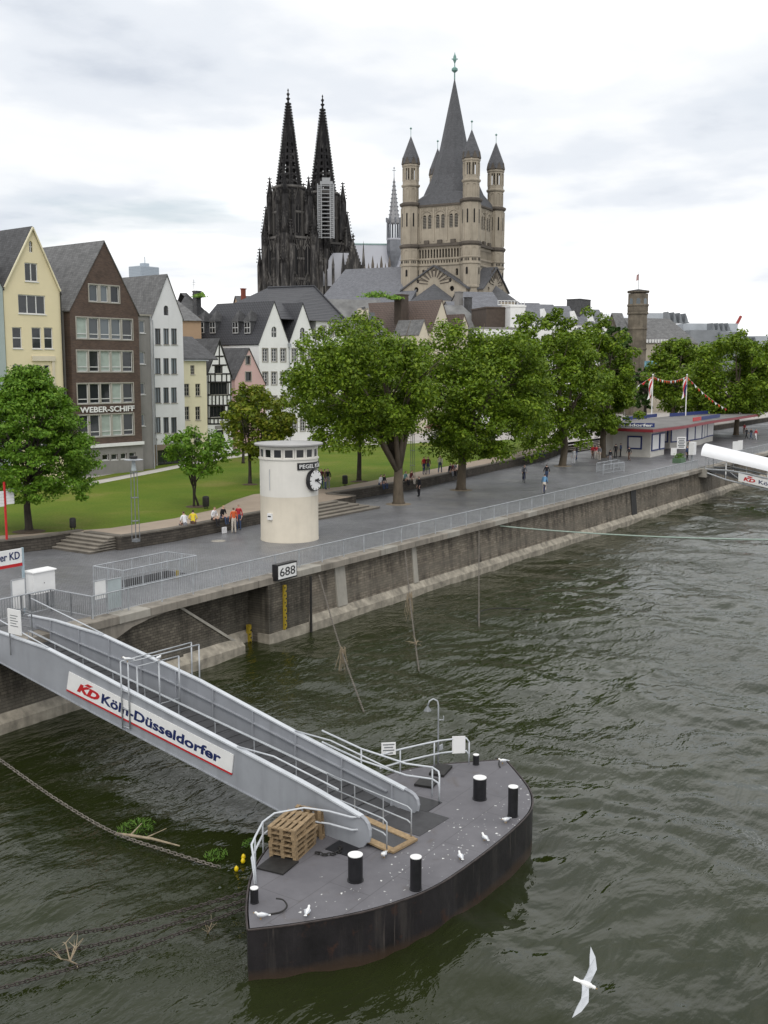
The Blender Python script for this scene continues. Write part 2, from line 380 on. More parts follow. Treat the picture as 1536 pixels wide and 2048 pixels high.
# ---------------------------------------------------------------- river
def axis(segs):
    out = []
    for a, b, st in segs: out += list(np.arange(a, b-1e-6, st))
    return np.array(out+[segs[-1][1]])
gx = axis([(-3000, -200, 700), (-200, -40, 40), (-40, -24, 1), (-24, 42, .2), (42, 120, .5), (120, 240, 6), (240, 900, 60), (900, 6000, 1000)])
gy = axis([(-2500, -300, 550), (-300, -60, 40), (-60, -36, 1.5), (-36, 0.5, .2)]); gy = np.append(gy, 3.)
XX, YY = np.meshgrid(gx, gy); rng = np.random.default_rng(4)
wx = XX+1.1*np.sin(.31*YY+.17*XX)+.7*np.sin(.53*XX-.21*YY); wy = YY+1.2*np.sin(.27*XX+.4)+.6*np.sin(.61*YY+.33*XX)
HZ = np.zeros_like(XX)
for i in range(44):
    lam = .75*(1.062**i)*1.0; k_ = 2*math.pi/lam; th = R(205)+rng.normal(0, .75); amp = .0040*lam**.8
    HZ += amp*np.sin(k_*(wx*math.cos(th)+wy*math.sin(th))+rng.uniform(0, 6.28))
calm = 1-.55*np.exp(-((YY+1.0)/6.0)**2)*(XX < 60)
# wake along the barge side and off its bow
dn = np.hypot((XX+6)*.55, (YY+22.6)); HZ *= calm
for kx, ky, sg in ((-12.6, -19.8, 1),):
    rr = np.hypot(XX-kx, YY-ky); HZ += .035*np.exp(-rr/2.2)*np.sin(rr*5.2)*(rr > .05)
msk = ((XX > -40) & (XX < 130) & (YY > -60)); HZ = np.where(msk, HZ, 0)
ny, nx = XX.shape; idx = np.arange(nx*ny).reshape(ny, nx)
me = bpy.data.meshes.new('river')
vv = np.stack([XX, YY, HZ], -1).reshape(-1, 3); q = np.stack([idx[:-1, :-1], idx[:-1, 1:], idx[1:, 1:], idx[1:, :-1]], -1).reshape(-1, 4)
me.vertices.add(len(vv)); me.vertices.foreach_set('co', vv.ravel()); me.loops.add(q.size); me.loops.foreach_set('vertex_index', q.ravel().astype(np.int32))
me.polygons.add(len(q)); me.polygons.foreach_set('loop_start', np.arange(0, q.size, 4, dtype=np.int32)); me.polygons.foreach_set('use_smooth', np.ones(len(q), bool)); me.update(calc_edges=True)
me.materials.append(WATER); river = bpy.data.objects.new('river', me); COL.objects.link(river); tag(river, 'grey-green rippled river water', None, None, 'structure')

# ---------------------------------------------------------------- quay
PZ, TZ = 3.5, 4.3
quay = thing('quay_wall', 'long dark masonry quay wall along the river with pale ledge at the waterline', 'quay wall', (30, 0, 0))
dA, dB = aty(362, 1214, -.1), aty(482, 1302, -.1)
XA, ZA, XB, ZB = 5.2, 3.15, 8.9, .45
m = MB(); m.prism([(-140, .02, 3.15), (-140, -.28, .75), (-140, -.28, -2), (-140, 1.2, -2), (-140, 1.2, 3.15)], (140+XA, 0, 0))   # left front wall
m.hexa([(XA, -.28, -2), (XB+.5, -.28, -2), (XB+.5, 1.0, -2), (XA, 1.0, -2), (XA, .0, ZA), (XB+.5, -.28, ZB-.25), (XB+.5, 1.0, ZB-.25), (XA, 1.0, ZA)])
m.build('masonry_face', STONE_D, quay)
m = MB(); m.box(XA-.5, 11.3, 1.0, 1.6, -2, 3.2); m.build('recess_back_wall', STONE_D, quay)
m = MB(); m.hexa([(XA-.1, -.06, ZA-.02), (XB+.55, -.34, ZB-.28), (XB+.55, .1, ZB-.28), (XA-.1, .34, ZA-.02), (XA-.1, -.06, ZA+.12), (XB+.55, -.34, ZB-.12), (XB+.55, .1, ZB-.12), (XA-.1, .34, ZA+.12)]); m.build('stair_coping', CONC_L, quay)
m = MB(); m.box(11.3, 14.7, -.42, 1.6, -2, 3.15); m.build('pier', STONE_D, quay)
m = MB(); m.prism([(14.7, .02, 3.15), (14.7, -.22, .75), (14.7, -.22, -2), (14.7, 1.2, -2), (14.7, 1.2, 3.15)], (400, 0, 0)); m.build('masonry_face', STONE, quay)
for x0, x1, y in ((-140, XB+.3, -.62), (14.72, 414, -.55)):
    m = MB(); m.prism([(x0, -.2, .80), (x0, y, .42), (x0, y-.03, -2), (x0, 0, -2)], (x1-x0, 0, 0)); m.build('waterline_ledge', LEDGE, quay)
m = MB(); m.prism([(XB+.3, 1.1, .7), (XB+.3, .72, .45), (XB+.3, .7, -2), (XB+.3, 1.1, -2)], (11.3-XB-.3, 0, 0)); m.build('waterline_ledge', LEDGE, quay)
m = MB(); m.box(11.22, 14.78, -.50, .3, -2, .52); m.build('waterline_ledge', LEDGE, quay)
# concrete pilasters and a dark projecting pier
for u, wd, mt in ((683, .95, CONC_L), (831, .5, CONC_L)):
    x = aty(u, 1160 if u < 700 else 1125, -.2)[0]; m = MB(); m.prism([(x-wd/2, -.07, 3.15), (x-wd/2, -.31, .78), (x-wd/2, 0, .78), (x-wd/2, .3, 3.15)], (wd, 0, 0)); m.build('pilaster', mt, quay)
x = aty(1268, 1000, -.2)[0]; m = MB(); m.prism([(x-.5, -.05, 3.1), (x-.5, -.30, .4), (x-.5, 0, .4), (x-.5, .3, 3.1)], (1.3, 0, 0)); m.build('dark_wall_pier', BLACKM, quay)
# concrete haunch under the deck corner beside the gangway
m = MB(); hp = [(-.4, 3.14), (4.6, 3.14), (3.2, 3.02), (2.0, 2.82), (1.1, 2.5), (.5, 2.12), (-.4, 2.05)]
m.prism([(x_, -.34, z_) for x_, z_ in hp][::-1], (0, .5, 0)); m.build('deck_haunch', CONC, quay)
# coping stones, one by one
random.seed(3); xx = -.45; k = 0
def coping(x0, x1):
    m = MB(); j = random.uniform(-.012, .012); g = .012; y0 = -.42+j; z1 = 3.505+random.uniform(-.003, .004)
    m.prism([(x0+g, y0, 3.14), (x0+g, y0, z1-.03), (x0+g, y0+.03, z1), (x0+g, .55, z1), (x0+g, .55, 3.14)], (x1-x0-2*g, 0, 0)); return m.build('coping_stone', CONC if random.random() < .8 else CONC_L, quay)
while xx < 84.2:
    L = random.uniform(1.5, 2.1) if xx < 60 else 2.6; L = min(L, 84.3-xx); coping(xx, xx+L); xx += L
xx = 88.0
while xx < 190: coping(xx, xx+3.2); xx += 3.2
m = MB(); m.box(-140, -5.6, -.4, .55, 3.14, 3.5); m.box(190, 414, -.4, .55, 3.14, 3.5); m.build('coping', CONC, quay)
m = MB(); m.box(-5.6, -.45, -.40, .55, 3.0, 3.495); m.build('landing_sill', CONC, quay)
m = MB(); m.box(84.3, 88.0, -.9, .55, 2.6, 3.5); m.build('landing_corbel', CONC_L, quay)

# ---------------------------------------------------------------- promenade, terrace, lawn
WL = [(-140, 18.8), (8, 17.0), (10.9, 16.2)]
WR = [(12.9, 12.4), (17, 12.1), (26, 12.6), (37.6, 12.7), (37.6, 15.3), (52, 15.2), (71, 17.4), (86, 18.9), (98, 21.8), (122, 23), (160, 20.5), (230, 21), (414, 24)]
SW = (5.15, 9.95, 3.55, 5.5)                       # stairwell opening
m = MB(); out = [(-140, .55), (-5.6, .55)]+[(414, .55)]+WR[::-1]+[(13.1, 16.5), (10.9, 16.6)]+WL[::-1]
hole = [(SW[0], SW[2]), (SW[1], SW[2]), (SW[1], SW[3]), (SW[0], SW[3])]
m.holed(out, [hole], lambda a, b, d: (a, b, PZ-d), 2.6); prom = m.build('promenade', PAVE); tag(prom, 'grey paved riverside promenade', None, None, 'structure')
m = MB(); out = WL+[(10.9, 16.3), (13.1, 16.3)]+WR+[(6000, 60), (6000, 5000), (-3000, 5000), (-3000, 60), (-140, 60)]
m.holed(out, [], lambda a, b, d: (a, b, TZ)); tag(m.build('town_ground', STREET), 'pale paved street and ground behind the lawn', None, None, 'structure')
LF = [(-60, 40), (10, 39), (23.4, 38.2), (31.1, 36.9), (42.2, 40.5), (53, 44.3), (66.6, 47.5), (81.6, 47), (93.5, 40.7), (104, 34.6), (112, 30)]
LN = [(104, 26.5), (85, 22.3), (71, 20.6), (52, 18.6), (42, 17.6), (37.5, 18.9), (34, 20.2), (30, 18.8), (25.8, 16.5), (20.5, 15.5), (15, 15.7), (12.6, 17.0), (8.5, 19.3), (-5, 21.2), (-60, 22.5)]
m = MB(); m.holed(LN[::-1]+LF[::-1], [], lambda a, b, d: (a, b, TZ+.012)); tag(m.build('lawn', GRASS), 'green lawn with dry patches', None, None, 'structure')
m = MB(); wl_ = WL[1:]+[(10.9, 16.3), (13.1, 16.3)]+WR[:9]
m.holed([(-60, 18.2)]+wl_+[(104, 26.4)]+LN[1:], [], lambda a, b, d: (a, b, TZ+.006)); tag(m.build('garden_path', PATH), 'pinkish sand path along the terrace wall', None, None, 'structure')
def strip(name, pts, wd, z, mt, label):
    m = MB(); P = [Vector((a, b, 0)) for a, b in pts]
    L, Rr = [], []
    for i, p_ in enumerate(P):
        t_ = (P[min(i+1, len(P)-1)]-P[max(i-1, 0)]).normalized(); nn = Vector((-t_.y, t_.x, 0))*wd/2; L.append(p_+nn); Rr.append(p_-nn)
    for i in range(len(P)-1): m.add([(*Rr[i].xy, z), (*Rr[i+1].xy, z), (*L[i+1].xy, z), (*L[i].xy, z)], [(0, 1, 2, 3)])
    return tag(m.build(name, mt), label, None, None, 'structure')
strip('footpath', LF[:10], 1.3, TZ+.02, PATHL, 'pale concrete footpath along the far edge of the lawn')
strip('grass_verge', [(a, b+2.0) for a, b in LF[2:9]], 1.6, TZ+.024, GRASS, 'narrow grass verge in front of the houses')
# terrace retaining wall with cap stones
rw = thing('terrace_wall', 'low dark stone retaining wall between promenade and lawn', 'wall', (30, 14, PZ))
def wallrun(pts, z1=TZ, th=.45):
    for i in range(len(pts)-1):
        a, b = Vector(pts[i]), Vector(pts[i+1]); L = (b-a).length; nn = Vector((-(b-a).y, (b-a).x)).normalized()
        m = MB(); m.hexa([(*a, PZ-.3), (*b, PZ-.3), (*(b+nn*th), PZ-.3), (*(a+nn*th), PZ-.3), (*a, z1-.02), (*b, z1-.02), (*(b+nn*th), z1-.02), (*(a+nn*th), z1-.02)]); m.build('wall_face', RETW, rw)
        if b.x < -60: continue
        n_ = max(1, int(L/1.3)) if b.x < 100 and a.x > -60 else 1
        for q_ in range(n_):
            p0 = a+(b-a)*(q_/n_); p1 = a+(b-a)*((q_+1)/n_); e_ = (b-a).normalized()*.006
            p0 = p0+e_-nn*.05; p1 = p1-e_-nn*.05; zt = z1+.075+random.uniform(-.004, .004); th2 = th+.08
            mm = MB(); mm.hexa([(*p0, z1-.02), (*p1, z1-.02), (*(p1+nn*th2), z1-.02), (*(p0+nn*th2), z1-.02), (*p0, zt), (*p1, zt), (*(p1+nn*th2), zt), (*(p0+nn*th2), zt)]); mm.build('cap_stone', STEPM, rw)
wallrun(WL); wallrun([(10.9, 16.28), (13.4, 16.28)]); wallrun([(12.9, 15.6), (12.9, 12.4)]); wallrun([(12.9, 12.4), (17, 12.1), (26, 12.6), (28.8, 12.65)]); wallrun([(37.6, 12.7), (37.6, 15.3), (52, 15.2), (71, 17.4), (86, 18.9), (98, 21.8)]); wallrun([(121, 23), (160, 20.5), (230, 21), (414, 24)])
def step(T, x0, x1, y0, y1, z0, z1):
    o = MB().box(x0, x1, y0, y1, z0, z1-.05).build('step', STEPM, T); MB().box(x0-.03, x1+.02, y0-.03, y1, z1-.048, z1).build('tread', STEPL, o)
st = thing('garden_steps', 'short flight of dark stone steps beside the left tree', 'steps', (11.7, 14.3, PZ))
for i in range(5): step(st, 10.95+i*.36, 13.1, 12.85, 16.25, PZ-.1+i*.16, PZ+.16*(i+1))
st = thing('tower_steps', 'wide flight of stone steps right of the round white tower', 'steps', (33, 11.6, PZ))
for i in range(5): step(st, 28.8, 37.5-.75*i, 10.35+i*.46, 13.0, PZ-.1+i*.16, PZ+.16*(i+1))
st = thing('kiosk_steps', 'long flight of low steps behind the ticket kiosk', 'steps', (109, 22, PZ))
for i in range(5): step(st, 98.2, 121, 20.6+i*.5, 24.5, PZ-.1+i*.16, PZ+.16*(i+1))
# stairwell pit
st = thing('landing_stair', 'stone stair going down inside the railed opening in the promenade', 'stairs', (7, 4.5, PZ-2.5))
for i in range(12): MB().box(SW[0]+.1+i*.38, SW[0]+.1+(i+1)*.38, SW[2]+.02, SW[3]-.02, PZ-2.6, PZ-.17*(i+1)).build('step', STEPM, st)
MB().box(SW[0]-.1, SW[1]+.1, SW[2]-.1, SW[3]+.1, PZ-2.8, PZ-2.6).build('floor_slab', STEPM, st)
# ---------------------------------------------------------------- text helper
def textgeo(body, bold=.01, shear=0., res=3):
    cu = bpy.data.curves.new('lettering', 'FONT'); cu.body = body; cu.size = 1; cu.offset = bold; cu.shear = shear; cu.resolution_u = res; cu.extrude = .012
    ob = bpy.data.objects.new('lettering', cu); COL.objects.link(ob)
    me = bpy.data.meshes.new_from_object(ob.evaluated_get(bpy.context.evaluated_depsgraph_get()))
    v = np.array([x.co[:] for x in me.vertices]); f = [list(p_.vertices) for p_ in me.polygons]
    bpy.data.objects.remove(ob); bpy.data.curves.remove(cu); bpy.data.meshes.remove(me)
    v[:, :2] -= v[:, :2].min(0); return v, f
def lettering(name, body, fn, w_, h_, mt, parent, bold=.01, shear=0.):
    """fn(a,b,c): a across 0..w_, b up 0..h_, c towards the viewer"""
    v, f = textgeo(body, bold, shear); ex = v[:, :2].max(0)
    m = MB(); m.add([fn(a/ex[0]*w_, b/ex[1]*h_, c) for a, b, c in v], f); return m.build(name, mt, parent)

# ---------------------------------------------------------------- railings
def proto(mb, name, mt, parent): return mb.build(name, mt, None)
def railing(name, label, pts, z, h_=1.0, sp=2.0, bs=.13, nind=300, mt=GALV, mtp=None, cat='railing', bfrom=None):
    c = np.mean(np.array(pts), 0); T = thing(name, label, cat, (c[0], c[1], z)); mtp = mtp or mt
    post = bal = None; rest = MB(); cnt = 0
    hr = MB(); hr.tube([(a, b, z+h_) for a, b in pts], .032, 6); hr.build('handrail', mt, T)
    lr = MB(); lr.tube([(a, b, z+.13) for a, b in pts], .018, 4); lr.build('lower_rail', mt, T)
    for i in range(len(pts)-1):
        a, b = np.array(pts[i]), np.array(pts[i+1]); L = np.linalg.norm(b-a); n_ = max(1, round(L/sp))
        for k in range(n_+(i == len(pts)-2)):
            p_ = a+(b-a)*k/n_
            if post is None:
                post = MB().box(-.022, .022, -.03, .03, 0, h_).build('post', mtp, None); post.parent = T; post.location = (*(p_-c), 0)
            else: copy_part(post, T, (*(p_-c), 0), math.atan2(*(b-a)[::-1]))
        if not bs: continue
        nb = int(L/bs)
        for k in range(1, nb):
            p_ = a+(b-a)*k/nb
            if cnt < nind:
                if bal is None:
                    bal = MB().box(-.008, .008, -.008, .008, .13, h_-.02).build('baluster', mtp, None); bal.parent = T; bal.location = (*(p_-c), 0)
                else: copy_part(bal, T, (*(p_-c), 0))
                cnt += 1
            else: rest.box(p_[0]-.008, p_[0]+.008, p_[1]-.008, p_[1]+.008, z+.13, z+h_-.02)
    if rest.v: tag(rest.build('balusters', mtp, T), kind='stuff')
    return T
railing('quay_railing', 'long grey steel railing with thin balusters along the promenade edge', [(.15, .06), (84.2, .06)], PZ, 1.0, 2.05, .125, 290)
railing('landing_railing', 'railing that turns inland round the landing of the near gangway', [(.15, .12), (.15, 2.8), (-7.5, 3.0)], PZ, 1.0, 1.6, .13, 120, GALV, STEELD)
railing('far_quay_railing', 'distant quay railing beyond the white canopied gangway', [(88.2, .06), (200, .06)], PZ, 1.0, 3.0, .4, 0)
T = railing('stairwell_railing', 'rectangular grey railing round the stair opening on the promenade', [(5.0, 5.6), (10.05, 5.6), (10.05, 3.45), (5.0, 3.45), (5.0, 5.6)], PZ, 1.0, 1.3, .14, 110)
m = MB(); m.box(8.9, 9.0, 3.7, 3.8, PZ-.9, PZ+.35); m.build('yellow_post', YELLOW, T)
railing('far_stairwell_railing', 'small grey railed enclosure on the promenade near the ticket kiosk', [tuple(atz(u, v, PZ)[:2]) for u, v in ((1193, 945), (1206, 949), (1248, 943), (1236, 937), (1193, 945))], PZ, 1.0, 2, .25, 60)

# ---------------------------------------------------------------- boards, boxes and signs at the landing
def panel_on_posts(name, label, cat, p0, p1, z0, z1, zb, mt, mtp=GALV, th=.04):
    c = ((p0[0]+p1[0])/2, (p0[1]+p1[1])/2, zb); T = thing(name, label, cat, c)
    rz = math.atan2(p1[1]-p0[1], p1[0]-p0[0]); L = math.hypot(p1[0]-p0[0], p1[1]-p0[1])
    MB().obox((c[0], c[1], (z0+z1)/2), (L, th, z1-z0), rz).build('board', mt, T)
    f = MB(); f.obox((c[0], c[1], z1+.015), (L+.03, th+.03, .03), rz); f.obox((c[0], c[1], z0-.015), (L+.03, th+.03, .03), rz); f.build('frame', mtp, T)
    for q_ in (p0, p1): MB().box(q_[0]-.025, q_[0]+.025, q_[1]-.025, q_[1]+.025, zb, z1).build('post', mtp, T)
    return T
PANELG = mat('frosted_panel', (.40, .45, .46), .3, .1, 2)
a, b = aty(188, 1180, .35), aty(212, 1176, .35); panel_on_posts('notice_board', 'blank white notice board behind the railing corner', 'board', a[:2], b[:2], PZ+.75, PZ+1.55, PZ, WHITE)
a, b = aty(214, 1176, .3), aty(242, 1168, .3); panel_on_posts('glass_board', 'blue-grey glass notice board at the railing corner', 'board', a[:2], b[:2], PZ+.2, PZ+1.5, PZ, PANELG)
a, b = aty(23, 1180, 3.3), aty(50, 1176, 3.3); panel_on_posts('service_board', 'plain white board behind the dark railing at far left', 'board', a[:2], b[:2], PZ+.3, PZ+1.6, PZ, WHITE)
a, b = aty(66, 1190, 3.5), aty(110, 1188, 3.5)
T = thing('switch_box', 'white metal switch box on dark legs beside the gangway landing', 'switch box', ((a[0]+b[0])/2, 3.7, PZ))
z0 = a[2]; m = MB(); m.box(a[0], b[0], 3.45, 3.95, z0, z0+.98); m.build('cabinet', WHITE, T)
m = MB(); m.prism([(a[0]-.06, 3.38, z0+.985), (a[0]-.06, 4.02, z0+.985), (a[0]-.06, 4.0, z0+1.06), (a[0]-.06, 3.4, z0+1.03)], (b[0]-a[0]+.12, 0, 0)); m.build('lid', WHITE, T)
MB().lathe([(.02, 0), (.02, .03)], ((a[0]+b[0])/2, 3.44, z0+.45), 8).build('lock', BLACK, T)
for x in (a[0]+.12, b[0]-.12):
    for y in (3.5, 3.9): MB().box(x-.03, x+.03, y-.03, y+.03, PZ, z0).build('leg', STEELD, T)
# hanging company sign
bp = atz(49, 1224, PZ); Y0 = bp[1]; z1 = aty(44, 1096, Y0)[2]; z0 = aty(44, 1131, Y0)[2]; xr = aty(43, 1110, Y0)[0]; Ls = 3.4
T = thing('welcome_sign', 'white sign board with navy lettering and red stripe on a pale blue post', 'sign', (bp[0], Y0, PZ))
MB().box(xr-Ls, xr, Y0-.03, Y0+.03, z0+.14, z1).build('board', WHITE, T); MB().box(xr-Ls, xr, Y0-.034, Y0+.034, z0, z0+.138).build('red_stripe', RED, T)
PB = mat('pale_blue_post', (.33, .42, .47), .5, .1, 3)
for x in (xr+.05, xr-Ls-.05): MB().box(x-.045, x+.045, Y0-.045, Y0+.045, PZ, z1+.02).build('post', PB, T)
lettering('lettering', 'An Bord der KD', lambda a_, b_, c_: (xr-.12-2.75+a_, Y0-.034-c_, z0+.33+b_), 2.75, .34, NAVY, T, .012)
# small white sheet sign on the near gangway corner
a, b = atx(0, 1230, -5.6), atx(17, 1216, -5.5)
T = thing('rules_sign', 'small white text board on a dark post at the gangway entrance', 'sign', (-5.5, b[1], PZ))
MB().box(-5.56, -5.52, b[1], b[1]-.75, b[2]-.95, b[2]).build('board', WHITE, T); MB().tube([(-5.5, b[1], PZ), (-5.5, b[1], b[2]+.03)], .03, 6).build('post', STEELD, T)
m = MB()
for i in range(5): m.box(-5.563, -5.566, b[1]-.15, b[1]-.6+.1*(i % 2), b[2]-.25-.1*i, b[2]-.22-.1*i)
m.build('print_lines', STEELD, T)
# kilometre sign
a = aty(557, 1163, -.78); b = aty(596, 1152, -.78); zt = aty(576, 1126, -.78)[2]; zb = aty(576, 1158, -.78)[2]
T = thing('kilometre_sign', 'white square kilometre sign reading 688 with black rim on the quay railing', 'sign', ((a[0]+b[0])/2, -.6, zb))
MB().box(a[0]-.02, b[0], -.72, -.38, zb, zt).build('case', BLACK, T); MB().box(a[0]+.06, b[0]-.08, -.745, -.722, zb+.08, zt-.08).build('face', WHITE, T)
lettering('digits', '688', lambda p_, q_, c_: (a[0]+.17+p_, -.747-c_, zb+.2+q_), (b[0]-a[0])-.37, (zt-zb)-.4, BLACK, T, .0)
m = MB(); m.box(a[0]+.2, a[0]+.28, -.4, -.2, zb+.2, zb+.3); m.box(b[0]-.28, b[0]-.2, -.4, -.2, zb+.2, zb+.3); m.build('bracket', STEELD, T)
# water gauges
def gauge(label, x, y, z0, z1):
    T = thing('water_gauge', label, 'gauge', (x, y, z0)); MB().box(x-.09, x+.09, y-.06, y+.15, z0, z1).build('strip', YELLOW, T)
    m = MB()
    for i in range(int((z1-z0)/.2)): m.box(x-.085 if i % 2 else x, x if i % 2 else x+.085, y-.068, y-.062, z0+.2*i+.02, z0+.2*i+.1)
    m.build('scale_marks', BLACK, T)
gauge('tall yellow water gauge strip on the dark pier below the kilometre sign', aty(570, 1200, -.5)[0], -.48, .55, 2.95); gauge('short yellow water gauge strip standing in the water left of the pier', 11.0, .66, -.6, .95)
m = MB(); m.tube([(14.66, -.58, -.6), (14.66, -.58, 3.1)], .07, 8); tag(m.build('guide_pipe', BLACKM, None, (14.66, -.58, -.6)), 'black vertical guide pipe at the corner of the quay pier', 'pipe')
p_ = atz(437, 1082, PZ); T = MB().lathe([(.45, .0), (.45, .012), (.36, .014), (.36, .02)], (p_[0], p_[1], PZ), 20).build('manhole_cover', CONC_L, None, (p_[0], p_[1], PZ)); tag(T, 'round manhole cover in the paving left of the white tower', 'manhole cover')

# ---------------------------------------------------------------- gauge tower with clock
TC = (22.0, 6.8); TR = 1.84
T = thing('gauge_tower', 'round cream river gauge tower with clock and flat overhanging roof', 'tower', (*TC, PZ))
TWH = mat('tower_white', (.70, .68, .63), .85, .06, .7, .1, 25, stain=.12); TBG = mat('tower_beige', (.63, .575, .475), .85, .07, .7, .1, 25, stain=.14); ROOFM = mat('tower_roof_sheet', (.36, .355, .35), .6, .12, 1)
MB().lathe([(TR+.02, -.2), (TR+.02, .12), (TR, .16), (TR, 2.86)], (*TC, PZ), 64).build('lower_shaft', TBG, T, autos=40)
MB().lathe([(TR+.006, 2.86), (TR+.006, 5.18)], (*TC, PZ), 64).build('upper_shaft', TWH, T, autos=40)
MB().lathe([(TR+.07, 5.18), (TR+.07, 5.26), (TR-.08, 5.27), (TR-.08, 5.9)], (*TC, PZ), 64).build('sill_ring', TWH, T, autos=40)
MB().lathe([(TR+.02, 5.86), (TR+.02, 5.98)], (*TC, PZ), 64).build('head_ring', TWH, T, autos=40)
MB().lathe([(TR, 5.98), (TR+.30, 6.02), (TR+.33, 6.06), (TR+.33, 6.13), (TR+.29, 6.15), (0.02, 6.27)], (*TC, PZ), 64).build('roof', ROOFM, T, autos=30)
CA = math.atan2(CAMP[1]-TC[1], CAMP[0]-TC[0])
for i in range(16):
    an = CA+2*math.pi*i/16; e = np.array([math.cos(an), math.sin(an)]); sd = np.array([-e[1], e[0]])
    fr = MB(lambda a_, d, z: (TC[0]+e[0]*d+sd[0]*a_, TC[1]+e[1]*d+sd[1]*a_, z))
    for a0, a1 in ((-.34, -.24), (.24, .34)): fr.box(a0, a1, TR-.12, TR-.02, PZ+5.27, PZ+5.86)
    fr.box(-.24, .24, TR-.12, TR-.03, PZ+5.27, PZ+5.33); fr.box(-.24, .24, TR-.12, TR-.03, PZ+5.8, PZ+5.86); f_ = fr.build('window', TWH, T)
    g_ = MB(fr.X); g_.box(-.24, .24, TR-.10, TR-.07, PZ+5.33, PZ+5.8); g_.build('pane', GLASS, f_)
an0 = R(275)
def cyl_at(an, r_, z): return (TC[0]+r_*math.cos(an), TC[1]+r_*math.sin(an), z)
zt, zb = PZ+5.0, PZ+4.56; m = MB(); n_ = 24; A = np.linspace(an0-R(40), an0+R(40), n_+1)
for i in range(n_): m.hexa([cyl_at(A[i], TR+.01, zb), cyl_at(A[i+1], TR+.01, zb), cyl_at(A[i+1], TR+.06, zb), cyl_at(A[i], TR+.06, zb), cyl_at(A[i], TR+.01, zt), cyl_at(A[i+1], TR+.01, zt), cyl_at(A[i+1], TR+.06, zt), cyl_at(A[i], TR+.06, zt)])
sb = m.build('name_plate', BLACK, T)
arc = 2*R(36)*(TR+.07)
lettering('lettering', 'PEGEL KÖLN', lambda a_, b_, c_: cyl_at(an0-R(36)+a_/(TR+.07), TR+.07+c_*.5, zb+.09+b_), arc, .30, WHITE, sb, .012)
CZ_ = PZ+3.87; ce = np.array([math.cos(R(273)), math.sin(R(273))]); cs = np.array([-ce[1], ce[0]])
CX = lambda a_, d, z: (TC[0]+ce[0]*(TR+d)+cs[0]*a_, TC[1]+ce[1]*(TR+d)+cs[1]*a_, CZ_+z)
ck = MB(CX); rd = .68
def disc(mb, r_, d0, d1, n=32):
    P = [(r_*math.cos(2*math.pi*k/n), d0, r_*math.sin(2*math.pi*k/n)) for k in range(n)]; Q = [(a_, d1, z) for a_, d, z in P]
    mb.add(P+Q, [list(range(n)), [n+k for k in range(n)][::-1]]+[(k, (k+1) % n, n+(k+1) % n, n+k) for k in range(n)])
disc(ck, rd, -.05, .22); co = ck.build('clock_case', BLACK, T); ck = MB(CX); disc(ck, rd-.05, .221, .23); ck.build('clock_face', WHITE, co)
ck = MB(CX)
for k in range(12):
    a_ = 2*math.pi*k/12; L0 = rd-.17; p0 = (L0*math.sin(a_), .236, L0*math.cos(a_)); p1 = ((rd-.02)*math.sin(a_), .236, (rd-.02)*math.cos(a_)); ck.bar(CX(*p0), CX(*p1), .05, .02) if False else ck.add([(p0[0]-.03*math.cos(a_), .24, p0[2]+.03*math.sin(a_)), (p0[0]+.03*math.cos(a_), .24, p0[2]-.03*math.sin(a_)), (p1[0]+.03*math.cos(a_), .24, p1[2]-.03*math.sin(a_)), (p1[0]-.03*math.cos(a_), .24, p1[2]+.03*math.sin(a_))], [(0, 1, 2, 3), (3, 2, 1, 0)])
ck.build('hour_marks', BLACK, co)
for a_, L0, wd in ((R(95), .42, .05), (R(118), .56, .035), (R(75), .30, .06)):
    ck = MB(CX); s_, c_ = math.sin(a_), math.cos(a_); ck.hexa([(-.1*s_-wd*c_, .25, -.1*c_+wd*s_), (L0*s_-wd*.6*c_, .25, L0*c_+wd*.6*s_), (L0*s_-wd*.6*c_, .27, L0*c_+wd*.6*s_), (-.1*s_-wd*c_, .27, -.1*c_+wd*s_), (-.1*s_+wd*c_, .25, -.1*c_-wd*s_), (L0*s_+wd*.6*c_, .25, L0*c_-wd*.6*s_), (L0*s_+wd*.6*c_, .27, L0*c_-wd*.6*s_), (-.1*s_+wd*c_, .27, -.1*c_-wd*s_)]); ck.build('clock_hand', BLACK, co)
ck = MB(CX); disc(ck, .055, .27, .30, 12); ck.build('hub', BLACK, co)
ab = CA-math.asin((576-539)/58); e = np.array([math.cos(ab), math.sin(ab)]); BX = lambda a_, d, z: (TC[0]+e[0]*(TR+d)-e[1]*a_, TC[1]+e[1]*(TR+d)+e[0]*a_, z)
m = MB(BX); m.box(-.17, .17, -.1, .12, PZ+1.45, PZ+1.85); bo = m.build('meter_box', WHITE, T); m = MB(BX); m.box(-.12, .12, .121, .126, PZ+1.62, PZ+1.7); m.build('slot', BLACK, bo)
m = MB(BX); m.tube([(0, .05, PZ+3.3), (0, .05, PZ+4.6)], .02, 5); m.build('conduit', GALV, T)

